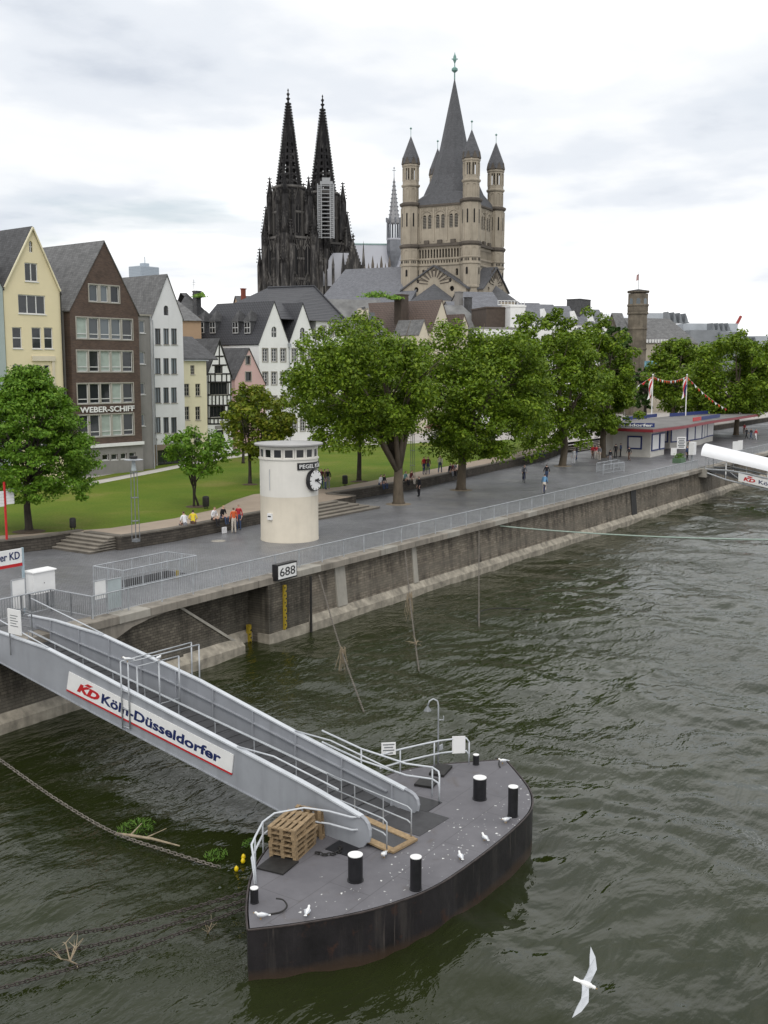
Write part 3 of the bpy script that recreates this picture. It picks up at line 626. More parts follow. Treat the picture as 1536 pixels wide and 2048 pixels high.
# ---------------------------------------------------------------- street furniture
def lamp(label, p_, z, h_=5.15):
    T = thing('lamp_post', label, 'street lamp', (p_[0], p_[1], z), 'lattice lamp posts on the terrace')
    for dx, dy in ((-.16, -.16), (.16, -.16), (.16, .16), (-.16, .16)): MB().tube([(p_[0]+dx, p_[1]+dy, z), (p_[0]+dx*.75, p_[1]+dy*.75, z+h_-1.1)], .022, 5).build('leg', STEELD, T)
    m = MB()
    for q_ in (.28, .62, .98): m.box(p_[0]-.17, p_[0]+.17, p_[1]-.17, p_[1]+.17, z+(h_-1.1)*q_-.02, z+(h_-1.1)*q_+.02)
    m.build('cross_plate', STEELD, T); MB().box(p_[0]-.17, p_[0]+.17, p_[1]-.17, p_[1]+.17, z-.1, z+.06).build('base', STEELD, T)
    MB().lathe([(.14, 0), (.16, .05), (.11, .4), (.11, .65)], (p_[0], p_[1], z+h_-1.08), 12).build('lantern', PANELG, T)
    MB().lathe([(.11, 0), (.55, -.02), (.56, .01), (.12, .06), (.12, .06)], (p_[0], p_[1], z+h_-.42), 24).build('reflector_disc', GALV, T); MB().lathe([(.24, 0), (.24, .14), (.02, .15)], (p_[0], p_[1], z+h_-.35), 12).build('cap', BLACKM, T)
lamp('slim lattice lamp post with disc reflector standing left of the white tower', atz(272, 1080, TZ), TZ)
lamp('slim lattice lamp post behind the nearest plane tree trunk', atz(825, 955, TZ), TZ); lamp('slim lattice lamp post by the kiosk steps', atz(1192, 892, TZ), TZ)
p_ = atz(15, 1108, PZ); T = thing('finger_post', 'red pole carrying rows of white direction boards', 'sign post', p_)
MB().tube([p_, (p_[0], p_[1], aty(15, 963, p_[1])[2])], .07, 8).build('pole', RED, T)
for i in range(5):
    zt = aty(15, 978+6.2*i, p_[1])[2]; MB().box(p_[0]+.08, p_[0]+.62, p_[1]-.03, p_[1]+.03, zt-.17, zt).build('direction_board', WHITE, T); MB().box(p_[0]-1.5, p_[0]-.08, p_[1]-.03, p_[1]+.03, zt-.26, zt-.09).build('direction_board', WHITE, T)
def bin_(label, u, v, h_=.85, r_=.24):
    p_ = atz(u, v, TZ); T = thing('litter_bin', label, 'litter bin', p_, 'dark litter bins'); MB().lathe([(r_*.9, .18), (r_, .22), (r_, h_), (r_*.7, h_+.08), (.02, h_+.1)], p_, 14).build('drum', BLACKM, T, autos=40)
    for s_ in (-1, 1): MB().box(p_[0]+s_*.12-.02, p_[0]+s_*.12+.02, p_[1]-.02, p_[1]+.02, TZ, TZ+.2).build('leg', BLACKM, T)
bin_('dark round litter bin on the path near the left steps', 146, 1061, .72, .2); bin_('black litter bin beside the young multi-stemmed tree', 412, 1018); bin_('black litter bin on the lawn right of the white tower', 690, 972)

# ---------------------------------------------------------------- pontoon
T_PON = PT = thing('pontoon', 'lens-shaped black steel landing pontoon with grey deck', 'pontoon', (-6.05, -19.8, 0))
DZ = 1.3
half = [(-12.5, 0), (-11.9, .58), (-11.14, 1.2), (-10.5, 1.66), (-9.9, 2.0), (-8.9, 2.42), (-8.0, 2.62), (-6.3, 2.70), (-4.5, 2.70), (-2.9, 2.58), (-2.1, 2.28), (-1.35, 1.82), (-.6, 1.12), (.1, .42), (.5, 0)]
YC = -19.8; tt = np.linspace(0, len(half)-1, 46); hx_ = np.interp(tt, range(len(half)), [a for a, _ in half]); hy_ = np.interp(tt, range(len(half)), [b for _, b in half]); ker = np.array([.25, .5, .25])
for _ in range(2): hx_[1:-1] = np.convolve(hx_, ker, 'valid'); hy_[1:-1] = np.convolve(hy_, ker, 'valid')
half = list(zip(hx_, hy_)); hull = [(x, YC-y) for x, y in half]+[(x, YC+y) for x, y in half[::-1][1:-1]]
n_ = len(hull); m = MB()
for z in (-1.2, .35, DZ): m.v += [(x, y, z) for x, y in hull]
for r_ in range(2): m.f += [(r_*n_+i, r_*n_+(i+1) % n_, (r_+1)*n_+(i+1) % n_, (r_+1)*n_+i) for i in range(n_)]
m.mi = [0]*len(m.f); m.build('hull', m_hull(), PT, autos=35)
m = MB(); m.poly([(x+(-6.05-x)*.012, y+(YC-y)*.015, DZ+.004) for x, y in hull]); DECK = m_deck(); m.build('deck', DECK, PT)
m = MB(); m.tube([(x, y, DZ-.01) for x, y in hull]+[(*hull[0], DZ-.01)], .028, 6); m.build('gunwale', mat('worn_steel_edge', (.045, .036, .034), .6, .5, 4), PT)
def decal(x0, x1, y0, y1, h_, name, mt, rz=0): return MB().obox(((x0+x1)/2, (y0+y1)/2, DZ+h_/2), (x1-x0, y1-y0, h_), rz).build(name, mt, PT)
decal(-10.05, -9.25, -18.75, -17.95, .05, 'hatch_cover', BLACKM, R(8)); decal(-2.1, -1.2, -18.8, -18.3, .09, 'hatch_cover', BLACKM, R(12)); decal(-3.1, -2.4, -19.0, -18.4, .08, 'hatch_cover', BLACKM, R(12))
decal(-6.05, -4.55, -20.55, -19.0, .015, 'rubber_mat', mat('rubber_mat', (.055, .055, .058), .8, .2, 3), R(-3))
decal(-4.6, -3.75, -19.85, -18.9, .02, 'deck_cut_shade', BLACK); decal(-8.2, -7.3, -19.55, -18.8, .02, 'deck_cut_shade', BLACK)  # flat black plates paint the dark of the cuts where the girders land
def bollard(label, x, y, r_, h_):
    T = thing('bollard', label, 'bollard', (x, y, DZ), 'black bollards with white tops on the pontoon')
    MB().lathe([(r_*1.12, 0), (r_*1.12, .03), (r_, .035), (r_, h_-.03)], (x, y, DZ), 24).build('barrel', BLACK, T, autos=40); MB().lathe([(r_*1.01, h_-.03), (r_*1.01, h_-.012), (.01, h_-.01)], (x, y, DZ), 24).build('cap', WHITE, T, autos=40)
bollard('stout black bollard with white top in front of the pallets', -9.16, -20.5, .19, .72); bollard('stout black bollard with white top beyond the rubber mat', -2.87, -20.65, .20, .70)
bollard('tall slim black bollard at the river edge nearest the camera', -8.69, -22.02, .145, .88); bollard('tall slim black bollard at the far river edge of the pontoon', -3.42, -22.05, .145, .92)
bollard('small black bollard at the near bow of the pontoon', -11.45, -19.1, .10, .40); bollard('small black bollard at the far bow of the pontoon', -.47, -19.2, .10, .36)
# deck rails: bow hoop, far hoop
def hoop(label, pts, hs, posts, name='deck_rail'):
    T = thing(name, label, 'railing', (*pts[0][:2], DZ))
    for z in hs: MB().tube([(p_[0], p_[1], DZ+z+(p_[2] if len(p_) > 2 else 0)) for p_ in pts], .03, 7).build('rail', GEDGE, T, smooth=True)
    for x, y, h_ in posts: MB().tube([(x, y, DZ), (x, y, DZ+h_)], .026, 6).build('post', GEDGE, T, smooth=True)
    return T
hoop('curved white double rail round the near bow beside the pallets', [(-10.75, -18.55, -.85), (-10.7, -18.45, -.3), (-10.5, -18.2, 0), (-10.0, -17.92), (-9.3, -17.55), (-8.7, -17.45), (-7.95, -17.9), (-7.75, -18.6), (-7.72, -19.35), (-7.6, -19.5), (-7.55, -19.55, -.15)], (.88, .52), [(-10.2, -18.05, .88), (-9.3, -17.55, .88), (-8.2, -17.75, .88), (-7.6, -19.5, .88)])
T = hoop('curved white double rail along the far inland edge of the pontoon', [(-3.4, -17.35), (-2.6, -17.6), (-1.8, -17.95), (-1.2, -18.25), (-.75, -18.6), (-.52, -18.85), (-.5, -18.95, -.12)], (.85, .42), [(-2.6, -17.6, .85), (-1.4, -18.15, .85), (-.5, -18.95, .73)])
hoop('white handrail loop where the far girder lands on the pontoon', [(-4.5, -15.9, .78), (-4.2, -17.2, .36), (-3.8, -18.6, .05), (-3.5, -19.35), (-3.55, -19.6, -.06), (-3.75, -19.75, -.1)], (.92, .55), [(-4.2, -17.2, 1.28), (-3.5, -19.35, .92), (-3.75, -19.75, .82)])
def sheet_sign(name, label, c, rz, w_, h_, lines=0, tilt=0):
    T = thing(name, label, 'sign', c); MB().obox((c[0], c[1], c[2]+h_/2), (w_, .03, h_), rz).build('board', WHITE, T)
    f = MB(); ca, sa = math.cos(rz), math.sin(rz)
    if lines:
        for i in range(lines): f.obox((c[0]+sa*.02, c[1]-ca*.02, c[2]+h_*(.85-.7*i/max(1, lines-1))), (w_*(.8 if i % 2 == 0 else .62), .008, h_*.09), rz)
        f.build('print_lines', STEELD, T)
    return T
sheet_sign('warning_sign', 'small white sign with grey text lines on the pontoon rail', (-3.05, -17.45, DZ+.78), R(-48), .46, .40, 4); sheet_sign('blank_sign', 'blank white board fixed to the far rail beside the lamp', (-.72, -18.68, DZ+.36), R(-48), .44, .58)
T = thing('deck_lamp', 'thin grey lamp post with hooked shower-like head on the pontoon', 'lamp', (-1.24, -18.2, DZ))
MB().tube([(-1.24, -18.2, DZ), (-1.24, -18.2, DZ+2.05), (-1.26, -18.17, DZ+2.2), (-1.34, -18.06, DZ+2.27), (-1.42, -17.97, DZ+2.2), (-1.46, -17.92, DZ+2.03)], .028, 7).build('pole', GALV, T, smooth=True)
MB().lathe([(.02, .16), (.05, .12), (.13, 0), (.12, -.01)], (-1.46, -17.92, DZ+1.88), 14).build('shade', STEELD, T); MB().box(-1.3, -1.12, -18.32, -18.28, DZ+.55, DZ+.72).build('junction_box', GALV, T)
m = MB(); m.tube([(-1.24, -18.2, DZ+1.55), (-1.12, -18.33, DZ+1.55), (-1.12, -18.33, DZ+1.68)], .02, 5); m.build('side_arm', GALV, T)
# pallets
WOOD = m_wood('pallet_wood', (.27, .195, .115))
def pallet_tree(loc):
    T = thing('pallet', 'x', 'pallet', loc, 'wooden pallets on the pontoon'); T.location = loc; WORG[T] = (0, 0, 0)
    for y in (-.35, -.175, 0, .175, .35): MB().box(-.6, .6, y-.06 if abs(y) != .175 else y-.045, y+.06 if abs(y) != .175 else y+.045, .122, .144).build('top_board', WOOD, T)
    for x in (-.53, 0, .53): MB().box(x-.07, x+.07, -.4, .4, .1, .122).build('stretcher', WOOD, T)
    for x in (-.53, 0, .53):
        for y in (-.35, 0, .35): MB().box(x-.07, x+.07, y-.05, y+.05, .022, .1).build('block', WOOD, T)
    for y in (-.35, 0, .35): MB().box(-.6, .6, y-.05, y+.05, 0, .022).build('bottom_board', WOOD, T)
    return T
random.seed(11); pl = None; names = ['bottom', 'second', 'third', 'fourth', 'fifth', 'sixth', 'top']
for i in range(6):
    loc = (-8.72+random.uniform(-.03, .03), -18.12+random.uniform(-.03, .03), DZ+.004+i*.1455); lb = 'weathered wooden pallet, '+('topmost' if i == 5 else 'lowest' if i == 0 else names[i]+' from the bottom')+' of the stack on the pontoon'
    if pl is None: pl = pallet_tree(loc); pl['label'] = lb; o = pl
    else: o = copy_tree(pl, None, loc, None, None, lb)
    o.rotation_euler = (0, 0, R(9)+random.uniform(-.05, .05))
o = copy_tree(pl, None, (-7.88, -18.0, DZ+.43), None, None, 'wooden pallet standing on its side behind the stack'); o.rotation_euler = (0, R(83), R(9)); o.scale = (.72, 1, 1)
# ---------------------------------------------------------------- near gangway
PHI = math.atan2(19.2, 2.45); NP = Plane((-7.6, -19.75), PHI); FP = Plane((-4.84, -19.75), PHI)
GW = float((FP.p-NP.p)@(-NP.n)); FOFF = float((FP.p-NP.p)@NP.a)      # width, and shift of the far girder's origin along the axis
GT = thing('gangway', 'grey plate-girder gangway sloping from the quay down to the pontoon', 'gangway', (-6.2, -10, 0))
ntop = [(-60, 1243), (0, 1263), (98, 1297), (200, 1349), (400, 1455), (600, 1560), (640, 1582), (725, 1632)]; nbot = [(690, 1692), (600, 1640), (400, 1535), (200, 1430), (0, 1322), (-60, 1290)]
ftop = [(60, 1230), (110, 1240), (208, 1270), (400, 1360), (600, 1468), (740, 1540), (812, 1578)]
nt_ = [NP.px(*p_) for p_ in ntop]; nb_ = [NP.px(*p_) for p_ in nbot]; ft_ = [FP.px(*p_) for p_ in ftop]
endn = [NP.px(*p_) for p_ in ((732, 1638), (738, 1647), (741, 1658), (741, 1670), (738, 1682), (730, 1692), (715, 1696))]
fend = [FP.px(*p_) for p_ in ((822, 1583), (830, 1589), (836, 1598), (838, 1609), (836, 1620), (830, 1626))]
# the far girder's lower edge runs parallel to the near one's
def zbot(s): 
    S = sorted(nb_); return float(np.interp(s, [a for a, _ in S], [b for _, b in S]))
smax = max(s for s, _ in nt_)
fs_max = max(s for s, _ in ft_)
fbot = [(fend[-1][0]+.1, zbot(0)-.0)]+[(s, zbot(s)) for s in (3, 8, 14, fs_max-.2)]
def girder(P, prof, sgn, nm):
    m = MB(); m.prism([P.w(s, 0, z) for s, z in prof], tuple(P.n*.06*sgn)); return m.build(nm, GPANEL, GT)
girder(NP, nt_+endn+nb_, 1, 'near_girder'); girder(FP, ft_+fend+fbot, 1, 'far_girder')
def flange(P, pts, wd, h_, mt, off=0.):
    for i in range(len(pts)-1):
        a, b = pts[i], pts[i+1]; m = MB(); m.bar(P.w(a[0], off, a[1]), P.w(b[0], off, b[1]), wd, h_); m.build('top_flange' if mt is GEDGE else 'bottom_flange', mt, GT)
flange(NP, nt_, .17, .05, GEDGE, .03); flange(FP, ft_, .17, .05, GEDGE, .03); flange(NP, sorted(nb_), .15, .03, GPANEL, .03); flange(FP, sorted(fbot), .15, .03, GPANEL, .03)
m = MB(); e = [nt_[-1]]+endn[:5]; m.tube([NP.w(s, .03, z) for s, z in e], .06, 6); m.build('girder_nose', GPANEL, GT)
m = MB(); e = [ft_[-1]]+fend[:5]; m.tube([FP.w(s, .03, z) for s, z in e], .06, 6); m.build('girder_nose', GPANEL, GT)
# stiffeners on the inside of the far girder
def ztop(s): S = sorted(ft_); return float(np.interp(s, [a for a, _ in S], [b for _, b in S]))
for s in np.arange(1.0, fs_max-.5, 2.05):
    m = MB(); m.hexa([FP.w(s-.03, .06, zbot(s)+.05), FP.w(s+.03, .06, zbot(s)+.05), FP.w(s+.03, .16, zbot(s)+.05), FP.w(s-.03, .16, zbot(s)+.05), FP.w(s-.03, .06, ztop(s)), FP.w(s+.03, .06, ztop(s)), FP.w(s+.03, .11, ztop(s)), FP.w(s-.03, .11, ztop(s))]); m.build('stiffener', GPANEL, GT)
m = MB(); sl = [1.2, 4, 8, 12, fs_max-.6]
for a, b in zip(sl[:-1], sl[1:]): m.bar(FP.w(a, .09, zbot(a)*.40+ztop(a)*.60), FP.w(b, .09, zbot(b)*.40+ztop(b)*.60), .10, .04)
m.build('longitudinal_stiffener', GPANEL, GT)
# deck plates
DECKM = mat('gangway_deck', (.065, .066, .070), .75, .25, 1.2, .2, 25)
dz = .10
def dk(s): return zbot(s)+dz
sd = list(np.linspace(.9, smax-.4, 9))
for a, b in zip(sd[:-1], sd[1:]):
    m = MB(); i0, i1 = -.02, -(GW-.08)
    m.hexa([NP.w(a, i0, dk(a)-.06), NP.w(b-.015, i0, dk(b)-.06), NP.w(b-.015, i1, dk(b)-.06), NP.w(a, i1, dk(a)-.06), NP.w(a, i0, dk(a)), NP.w(b-.015, i0, dk(b)), NP.w(b-.015, i1, dk(b)), NP.w(a, i1, dk(a))]); m.build('deck_plate', DECKM, GT)
m = MB()
for s in np.arange(1.4, smax-.6, .55): m.bar(NP.w(s, -.9, dk(s)+.012), NP.w(s, -(GW-.12), dk(s)+.012), .03, .02, upv=(0, 0, 1))
m.build('tread_bars', DECKM, GT)
# centre handrail on short posts, and the rail on top of each girder
cs_ = list(np.arange(2.2, smax-1.0, 1.9)); off = -1.35
for zz_ in (.52, .46): pass
m = MB(); m.tube([NP.w(s, off, dk(s)+.80) for s in cs_], .028, 6); m.tube([NP.w(s, off-.09, dk(s)+.78) for s in cs_], .022, 6); m.build('centre_handrail', GALV, GT, smooth=True)
for s in cs_: MB().tube([NP.w(s, off, dk(s)), NP.w(s, off, dk(s)+.80)], .02, 5).build('rail_post', GALV, GT)
for P_, prof, u0 in ((NP, nt_, 0), (FP, ft_, 0)):
    S = sorted(prof); up_ = [q_ for q_ in S if q_[0] > S[-1][0]-7.5]; low = [q_ for q_ in S if q_[0] < 5.5]
    m = MB(); a = S[-1]; b = S[-3]; m.tube([P_.w(b[0], .03, b[1]+.05), P_.w(a[0]-.2, .03, a[1]+.75)], .026, 6); m.build('end_handrail', GEDGE, GT, smooth=True)
    m = MB(); q_ = S[0]; b = np.interp(5.2, [x for x, _ in S], [z for _, z in S]); m.tube([P_.w(5.2, .03, b+.04), P_.w(3.6, .03, np.interp(3.6, [x for x, _ in S], [z for _, z in S])+.32), P_.w(1.0, .03, np.interp(1.0, [x for x, _ in S], [z for _, z in S])+.38)], .026, 6); m.build('end_handrail', GEDGE, GT, smooth=True)
m = MB(); a = NP.w(smax-1.2, -.5, dk(smax-1.2)); 
for x, y in ((-3.2, -.2), (-3.2, .9)): m.tube([(x, y, PZ), (x, y, PZ+1.0)], .03, 6)
for z in (.35, .68, 1.0): m.tube([(-3.2, -.2, PZ+z), (-3.2, .9, PZ+z)], .024, 6)
m.build('landing_gate', STEELD, GT)
MB().hexa([NP.w(smax-.5, 0, PZ-.1), NP.w(smax+1.2, 0, PZ-.1), NP.w(smax+1.2, -GW, PZ-.1), NP.w(smax-.5, -GW, PZ-.1), NP.w(smax-.5, 0, dk(smax-.5)+.01), NP.w(smax+1.2, 0, PZ+.03), NP.w(smax+1.2, -GW, PZ+.03), NP.w(smax-.5, -GW, dk(smax-.5)+.01)]).build('landing_plate', DECKM, GT)
# company board on the outside of the near girder
c0, c1, c2, c3 = [NP.px(*p_) for p_ in ((143, 1342), (472, 1508), (468, 1548), (138, 1380))]
def bil(a, b, d):          # a 0..1 along (left to right in view), b 0..1 up
    lo = np.array(c3)*(1-a)+np.array(c2)*a; hi = np.array(c0)*(1-a)+np.array(c1)*a; q_ = lo*(1-b)+hi*b; return NP.w(q_[0], .07+d, q_[1])
BT = MB(bil); BT.box(0, 1, 0, .0301, 0, 1) if False else BT.hexa([(0, .09, 0), (1, .09, 0), (1, .09, .035), (0, .09, .035), (0, 1, 0), (1, 1, 0), (1, 1, .035), (0, 1, .035)])
bd = BT.build('name_board', WHITE, GT)
MB(bil).hexa([(0, 0, 0), (1, 0, 0), (1, 0, .037), (0, 0, .037), (0, .09, 0), (1, .09, 0), (1, .09, .037), (0, .09, .037)]).build('red_stripe', RED, bd)
lettering('lettering', 'Köln-Düsseldorfer', lambda a, b, c: bil(.235+a, .27+b, .037+c*.3), .705, .50, NAVY, bd, .032)
lettering('logo_letters', 'KD', lambda a, b, c: bil(.070+a, .25+b, .037+c*.3), .150, .44, RED, bd, .06, .25)
MB(bil).hexa([(.115, .72, .036), (.150, .72, .036), (.150, .72, .045), (.115, .72, .045), (.135, .85, .036), (.172, .85, .036), (.172, .85, .045), (.135, .85, .045)]).build('logo_bar', RED, bd)
# maintenance portal across the gangway
s0 = NP.px(264, 1360)[0]; TP = Plane(NP.w(s0, .14, 0)[:2], PHI-R(90))
FRT = thing('gate_frame', 'open grey tubular frame straddling the middle of the gangway', 'frame', NP.w(s0, 0, 2.2))
def tub(pts, r_=.024, nm='tube'): MB().tube(pts, r_, 6).build(nm, GALV, FRT, smooth=True)
zt = NP.px(258, 1322)[1]; zb = NP.px(243, 1446)[1]; ze = zt
for ds in (0, .42):
    tub([NP.w(s0+ds, .14, zb-ds*.2), NP.w(s0+ds, .14, zt-ds*.1)], .03, 'upright'); tub([NP.w(s0+ds, -GW-.1, zb+.6), NP.w(s0+ds, -GW-.1, zt+.02)], .03, 'upright'); tub([NP.w(s0+ds, .14, zt-ds*.1), NP.w(s0+ds, -GW-.1, zt+.02)], .026, 'top_bar')
for z in (zb, zb+.62, zb+1.24): tub([NP.w(s0, .14, z), NP.w(s0+.42, .14, z)], .02, 'cross_bar')
for d_ in (-.35, -1.25, -2.1): tub([NP.w(s0+.2, d_, dk(s0)), NP.w(s0+.2, d_, zt-.28)], .034, 'gate_post')
for z in (zt-.28, dk(s0)+.55): tub([NP.w(s0+.2, -.35, z), NP.w(s0+.2, -2.1, z)], .024, 'gate_bar')
# timber ramp from the gangway foot on to the deck
RT = thing('boarding_ramp', 'small timber boarding ramp with steel handrails at the foot of the gangway', 'ramp', (-6.6, -19.2, DZ))
r0, r1 = Vector((-6.55, -17.2, dk(2.4)+.06)), Vector((-6.9, -20.45, DZ+.06)); sdv = Vector((.52, -.06, 0))
TIMB = m_wood('ramp_timber', (.30, .215, .125))
for k in (-1, 1): MB().bar(r0+sdv*k*.85, r1+sdv*k*.85, .24, .05).build('edge_board', TIMB, RT)
MB().bar(r0+Vector((0, 0, -.02)), r1+Vector((0, 0, -.02)), .66, .03).build('tread_plate', DECKM, RT); MB().bar(r1-sdv+Vector((0, -.05, .0)), r1+sdv+Vector((0, -.05, 0)), .16, .06).build('foot_board', TIMB, RT)
for k in (-1, 1):
    a, b = r0+sdv*k, r1+sdv*k; m = MB()
    for z in (.85, .45): m.tube([a+Vector((0, 0, z)), a+(b-a)*.93+Vector((0, 0, z)), a+(b-a)*.97+Vector((0, 0, z-.06)), a+(b-a)*.97+Vector((0, 0, .03))], .022, 6)
    m.build('handrail', GALV, RT, smooth=True)
    for f_ in (.0, .33, .66): MB().tube([a+(b-a)*f_, a+(b-a)*f_+Vector((0, 0, .85))], .02, 5).build('rail_post', GALV, RT)

# ---------------------------------------------------------------- chains, rope, flotsam
def curve(pts, n=40):
    P = np.array(pts, float); t_ = np.linspace(0, len(P)-1, n); out = []
    for x in t_:
        i = min(int(x), len(P)-2); f_ = x-i; p0, p1, p2, p3 = P[max(i-1, 0)], P[i], P[i+1], P[min(i+2, len(P)-1)]
        out.append(.5*((2*p1)+(-p0+p2)*f_+(2*p0-5*p1+4*p2-p3)*f_**2+(-p0+3*p1-3*p2+p3)*f_**3))
    return np.array(out)
def chain(label, pts, L=.15, wd=.046, r_=.017, mt=RUST):
    P = curve(pts, 60); seg = np.linalg.norm(np.diff(P, axis=0), axis=1); cum = np.concatenate([[0], np.cumsum(seg)]); n_ = int(cum[-1]/(L*.74))
    m = MB(); ns, nr = 8, 4; flip = False
    ring = [(L*.5*math.cos(a)*(1 if True else 1), wd*math.sin(a)) for a in np.linspace(0, 2*math.pi, ns, endpoint=False)]
    for k in range(n_):
        c_ = np.array([np.interp(cum[-1]*(k+.5)/n_, cum, P[:, j]) for j in range(3)]); e_ = np.array([np.interp(min(cum[-1], cum[-1]*(k+1)/n_), cum, P[:, j]) for j in range(3)])-np.array([np.interp(cum[-1]*k/n_, cum, P[:, j]) for j in range(3)])
        d = Vector(e_).normalized(); sdv_ = d.cross(Vector((0, 0, 1))); sdv_ = sdv_.normalized() if sdv_.length > 1e-3 else Vector((1, 0, 0)); u_ = sdv_.cross(d)
        if flip: sdv_, u_ = u_, -sdv_
        flip = not flip; vs = []
        for i in range(ns):
            x, y = ring[i]; t_ = Vector((ring[(i+1) % ns][0]-ring[i-1][0], ring[(i+1) % ns][1]-ring[i-1][1], 0)).normalized(); nx_, ny_ = t_.y, -t_.x
            for j in range(nr):
                b = 2*math.pi*j/nr+.78; o_ = r_*math.cos(b); h_ = r_*math.sin(b); vs.append(Vector(c_)+d*(x+nx_*o_)+sdv_*(y+ny_*o_)+u_*h_)
        m.add(vs, [(i*nr+j, ((i+1) % ns)*nr+j, ((i+1) % ns)*nr+(j+1) % nr, i*nr+(j+1) % nr) for i in range(ns) for j in range(nr)])
    o = m.build('mooring_chain', mt, None, tuple(P[-1]), smooth=True); tag(o, label, 'chain', 'mooring chains'); return o
chain('pale rusty chain dropping from the left quay across the water towards the pallets', [atz(-60, 1482, 1.9), atz(0, 1520, 1.35), atz(110, 1597, .7), atz(225, 1664, .28), atz(340, 1704, .12), atz(440, 1735, .02)], .17, .052, .018, CHAINL)
for lb, uv0, mid, end in (('uppermost of three dark chains running left from the pontoon bow', (500, 1782), (250, 1850), (0, 1888)), ('middle of three dark chains running left from the pontoon bow', (499, 1797), (250, 1876), (0, 1928)), ('lowest of three dark chains running left from the pontoon bow', (499, 1812), (250, 1905), (0, 1976))):
    a = np.array(min(hull, key=lambda q_: abs(q_[0]+11.9)+10*(q_[1] < -19.7))+(1.05,)); a = atz(uv0[0], uv0[1], 1.0)
    chain(lb, [a, atz((uv0[0]+mid[0])/2, (uv0[1]+mid[1])/2+2, .62), atz(*mid, .36), atz((mid[0]+end[0])/2, (mid[1]+end[1])/2+1, .2), atz(*end, .10), atz(end[0]-70, end[1]+10, 0)])
def hang(label, top, mid, bot, L=.13): chain(label, [aty(*top, -.43), np.array(aty(*top, -.43))*.5+np.array(atz(*bot, 0))*.5+np.array([0, 0, -.35]), atz(*bot, -.05)], L, .034, .013, CHAINL)
hang('taut chain from the quay coping to the water right of the pier', (638, 1150), (680, 1290), (728, 1425)); hang('chain wrapped in reeds hanging from the quay between the two pale pilasters', (810, 1102), (822, 1200), (838, 1342)); hang('plain chain hanging into the water right of the second pilaster', (958, 1062), (958, 1160), (958, 1262))
random.seed(5)
def reeds(name, label, base, n_, L, up_, mt=TWIG, spread=.5, r_=.012, cat='driftwood'):
    m = MB(); b = Vector(base)
    for i in range(n_):
        d = Vector((random.uniform(-1, 1)*spread, random.uniform(-1, 1)*spread, up_+random.uniform(-.25, .25))).normalized()*L*random.uniform(.5, 1)
        p0 = b+Vector((random.uniform(-.12, .12), random.uniform(-.12, .12), random.uniform(-.05, .15))); sag = Vector((random.uniform(-.15, .15), random.uniform(-.15, .15), -.12*L))
        m.tube([p0, p0+d*.5+sag*.2, p0+d+sag], [r_, r_*.8, r_*.3], 4)
    return tag(m.build(name, mt, None, tuple(b)), label, cat)
q_ = np.array(aty(638, 1150, -.43))*.42+np.array(atz(728, 1425, 0))*.58; reeds('reed_bundle', 'tuft of dry reeds snagged on the taut chain right of the pier', (q_[0], q_[1], q_[2]-.2), 26, 1.35, -1.0, TWIG, .22, .012, 'reeds')
q_ = np.array(aty(810, 1102, -.43)); q2 = np.array(atz(838, 1342, 0))
for i, (f_, up_, lb) in enumerate(((.40, -1, 'long strands of dry reed on the middle hanging chain'), (.80, .35, 'forked driftwood branch caught low on the middle hanging chain'))): p_ = q_*(1-f_)+q2*f_; reeds('driftwood', lb, (p_[0], p_[1], p_[2]-.15), 16 if i == 0 else 9, 1.5 if i == 0 else .9, up_, TWIG, .15 if i == 0 else .9, .017)
def branch(label, base, n_, L, seed, r_=.022):
    random.seed(seed); m = MB(); b = Vector(base)
    for i in range(n_):
        a = random.uniform(0, 6.28); el = random.uniform(.05, 1.25); d = Vector((math.cos(a)*math.cos(el), math.sin(a)*math.cos(el), math.sin(el)))*L*random.uniform(.5, 1)
        j = Vector([random.uniform(-.12, .12) for _ in range(3)]); m.tube([b, b+d*.5+j, b+d], [r_, r_*.7, r_*.25], 5); c_ = b+d*.5+j
        for k in range(2): m.tube([c_, c_+d*.3+Vector([random.uniform(-.3, .3)*L for _ in range(3)])], [r_*.5, r_*.15], 4)
    return tag(m.build('driftwood_branch', TWIG, None, tuple(b)), label, 'driftwood')
branch('bleached driftwood branch caught on the lowest bow chain', atz(140, 1922, .05), 6, .85, 12); branch('thin upright twig in the water left of the pontoon bow', atz(415, 1868, .0), 3, .6, 8, .018)
p_ = atz(232, 1668, .15); m = MB(); m.tube([p_, p_+np.array([.1, -.45, .04]), p_+np.array([.35, -1.2, .02]), p_+np.array([.5, -2.2, 0])], [.05, .045, .04, .02], 7); m.tube([p_+np.array([.1, -.5, .03]), p_+np.array([.55, -.55, .28])], [.03, .01], 5); m.tube([p_+np.array([.3, -1.0, .03]), p_+np.array([.8, -1.35, .22])], [.025, .01], 5); tag(m.build('drift_log', TWIG, None, tuple(p_)), 'pale drift log lying along the long chain', 'driftwood')
WEED = m_leaf('water_weed_leaf', (.07, .15, .022), (.115, .22, .03))
def weed(label, u, v, n_, rr, hh, seed):
    rg = np.random.default_rng(seed); c_ = atz(u, v, 0); m = MB()
    for i in range(n_):
        a = rg.uniform(0, 6.28); q_ = rr*math.sqrt(rg.uniform()); b = Vector((c_[0]+q_*math.cos(a), c_[1]+q_*math.sin(a)*.8, rg.uniform(-.02, hh)*(1-q_/rr*.6))); d = Vector(rg.normal(0, 1, 3)).normalized()*.085; e_ = d.cross(Vector((0, 0, 1))).normalized()*.016
        m.add([b-d, b+e_, b+d, b-e_], [(0, 1, 2, 3)])
    return tag(m.build('floating_weed', WEED, None, tuple(c_)), label, 'water plant')
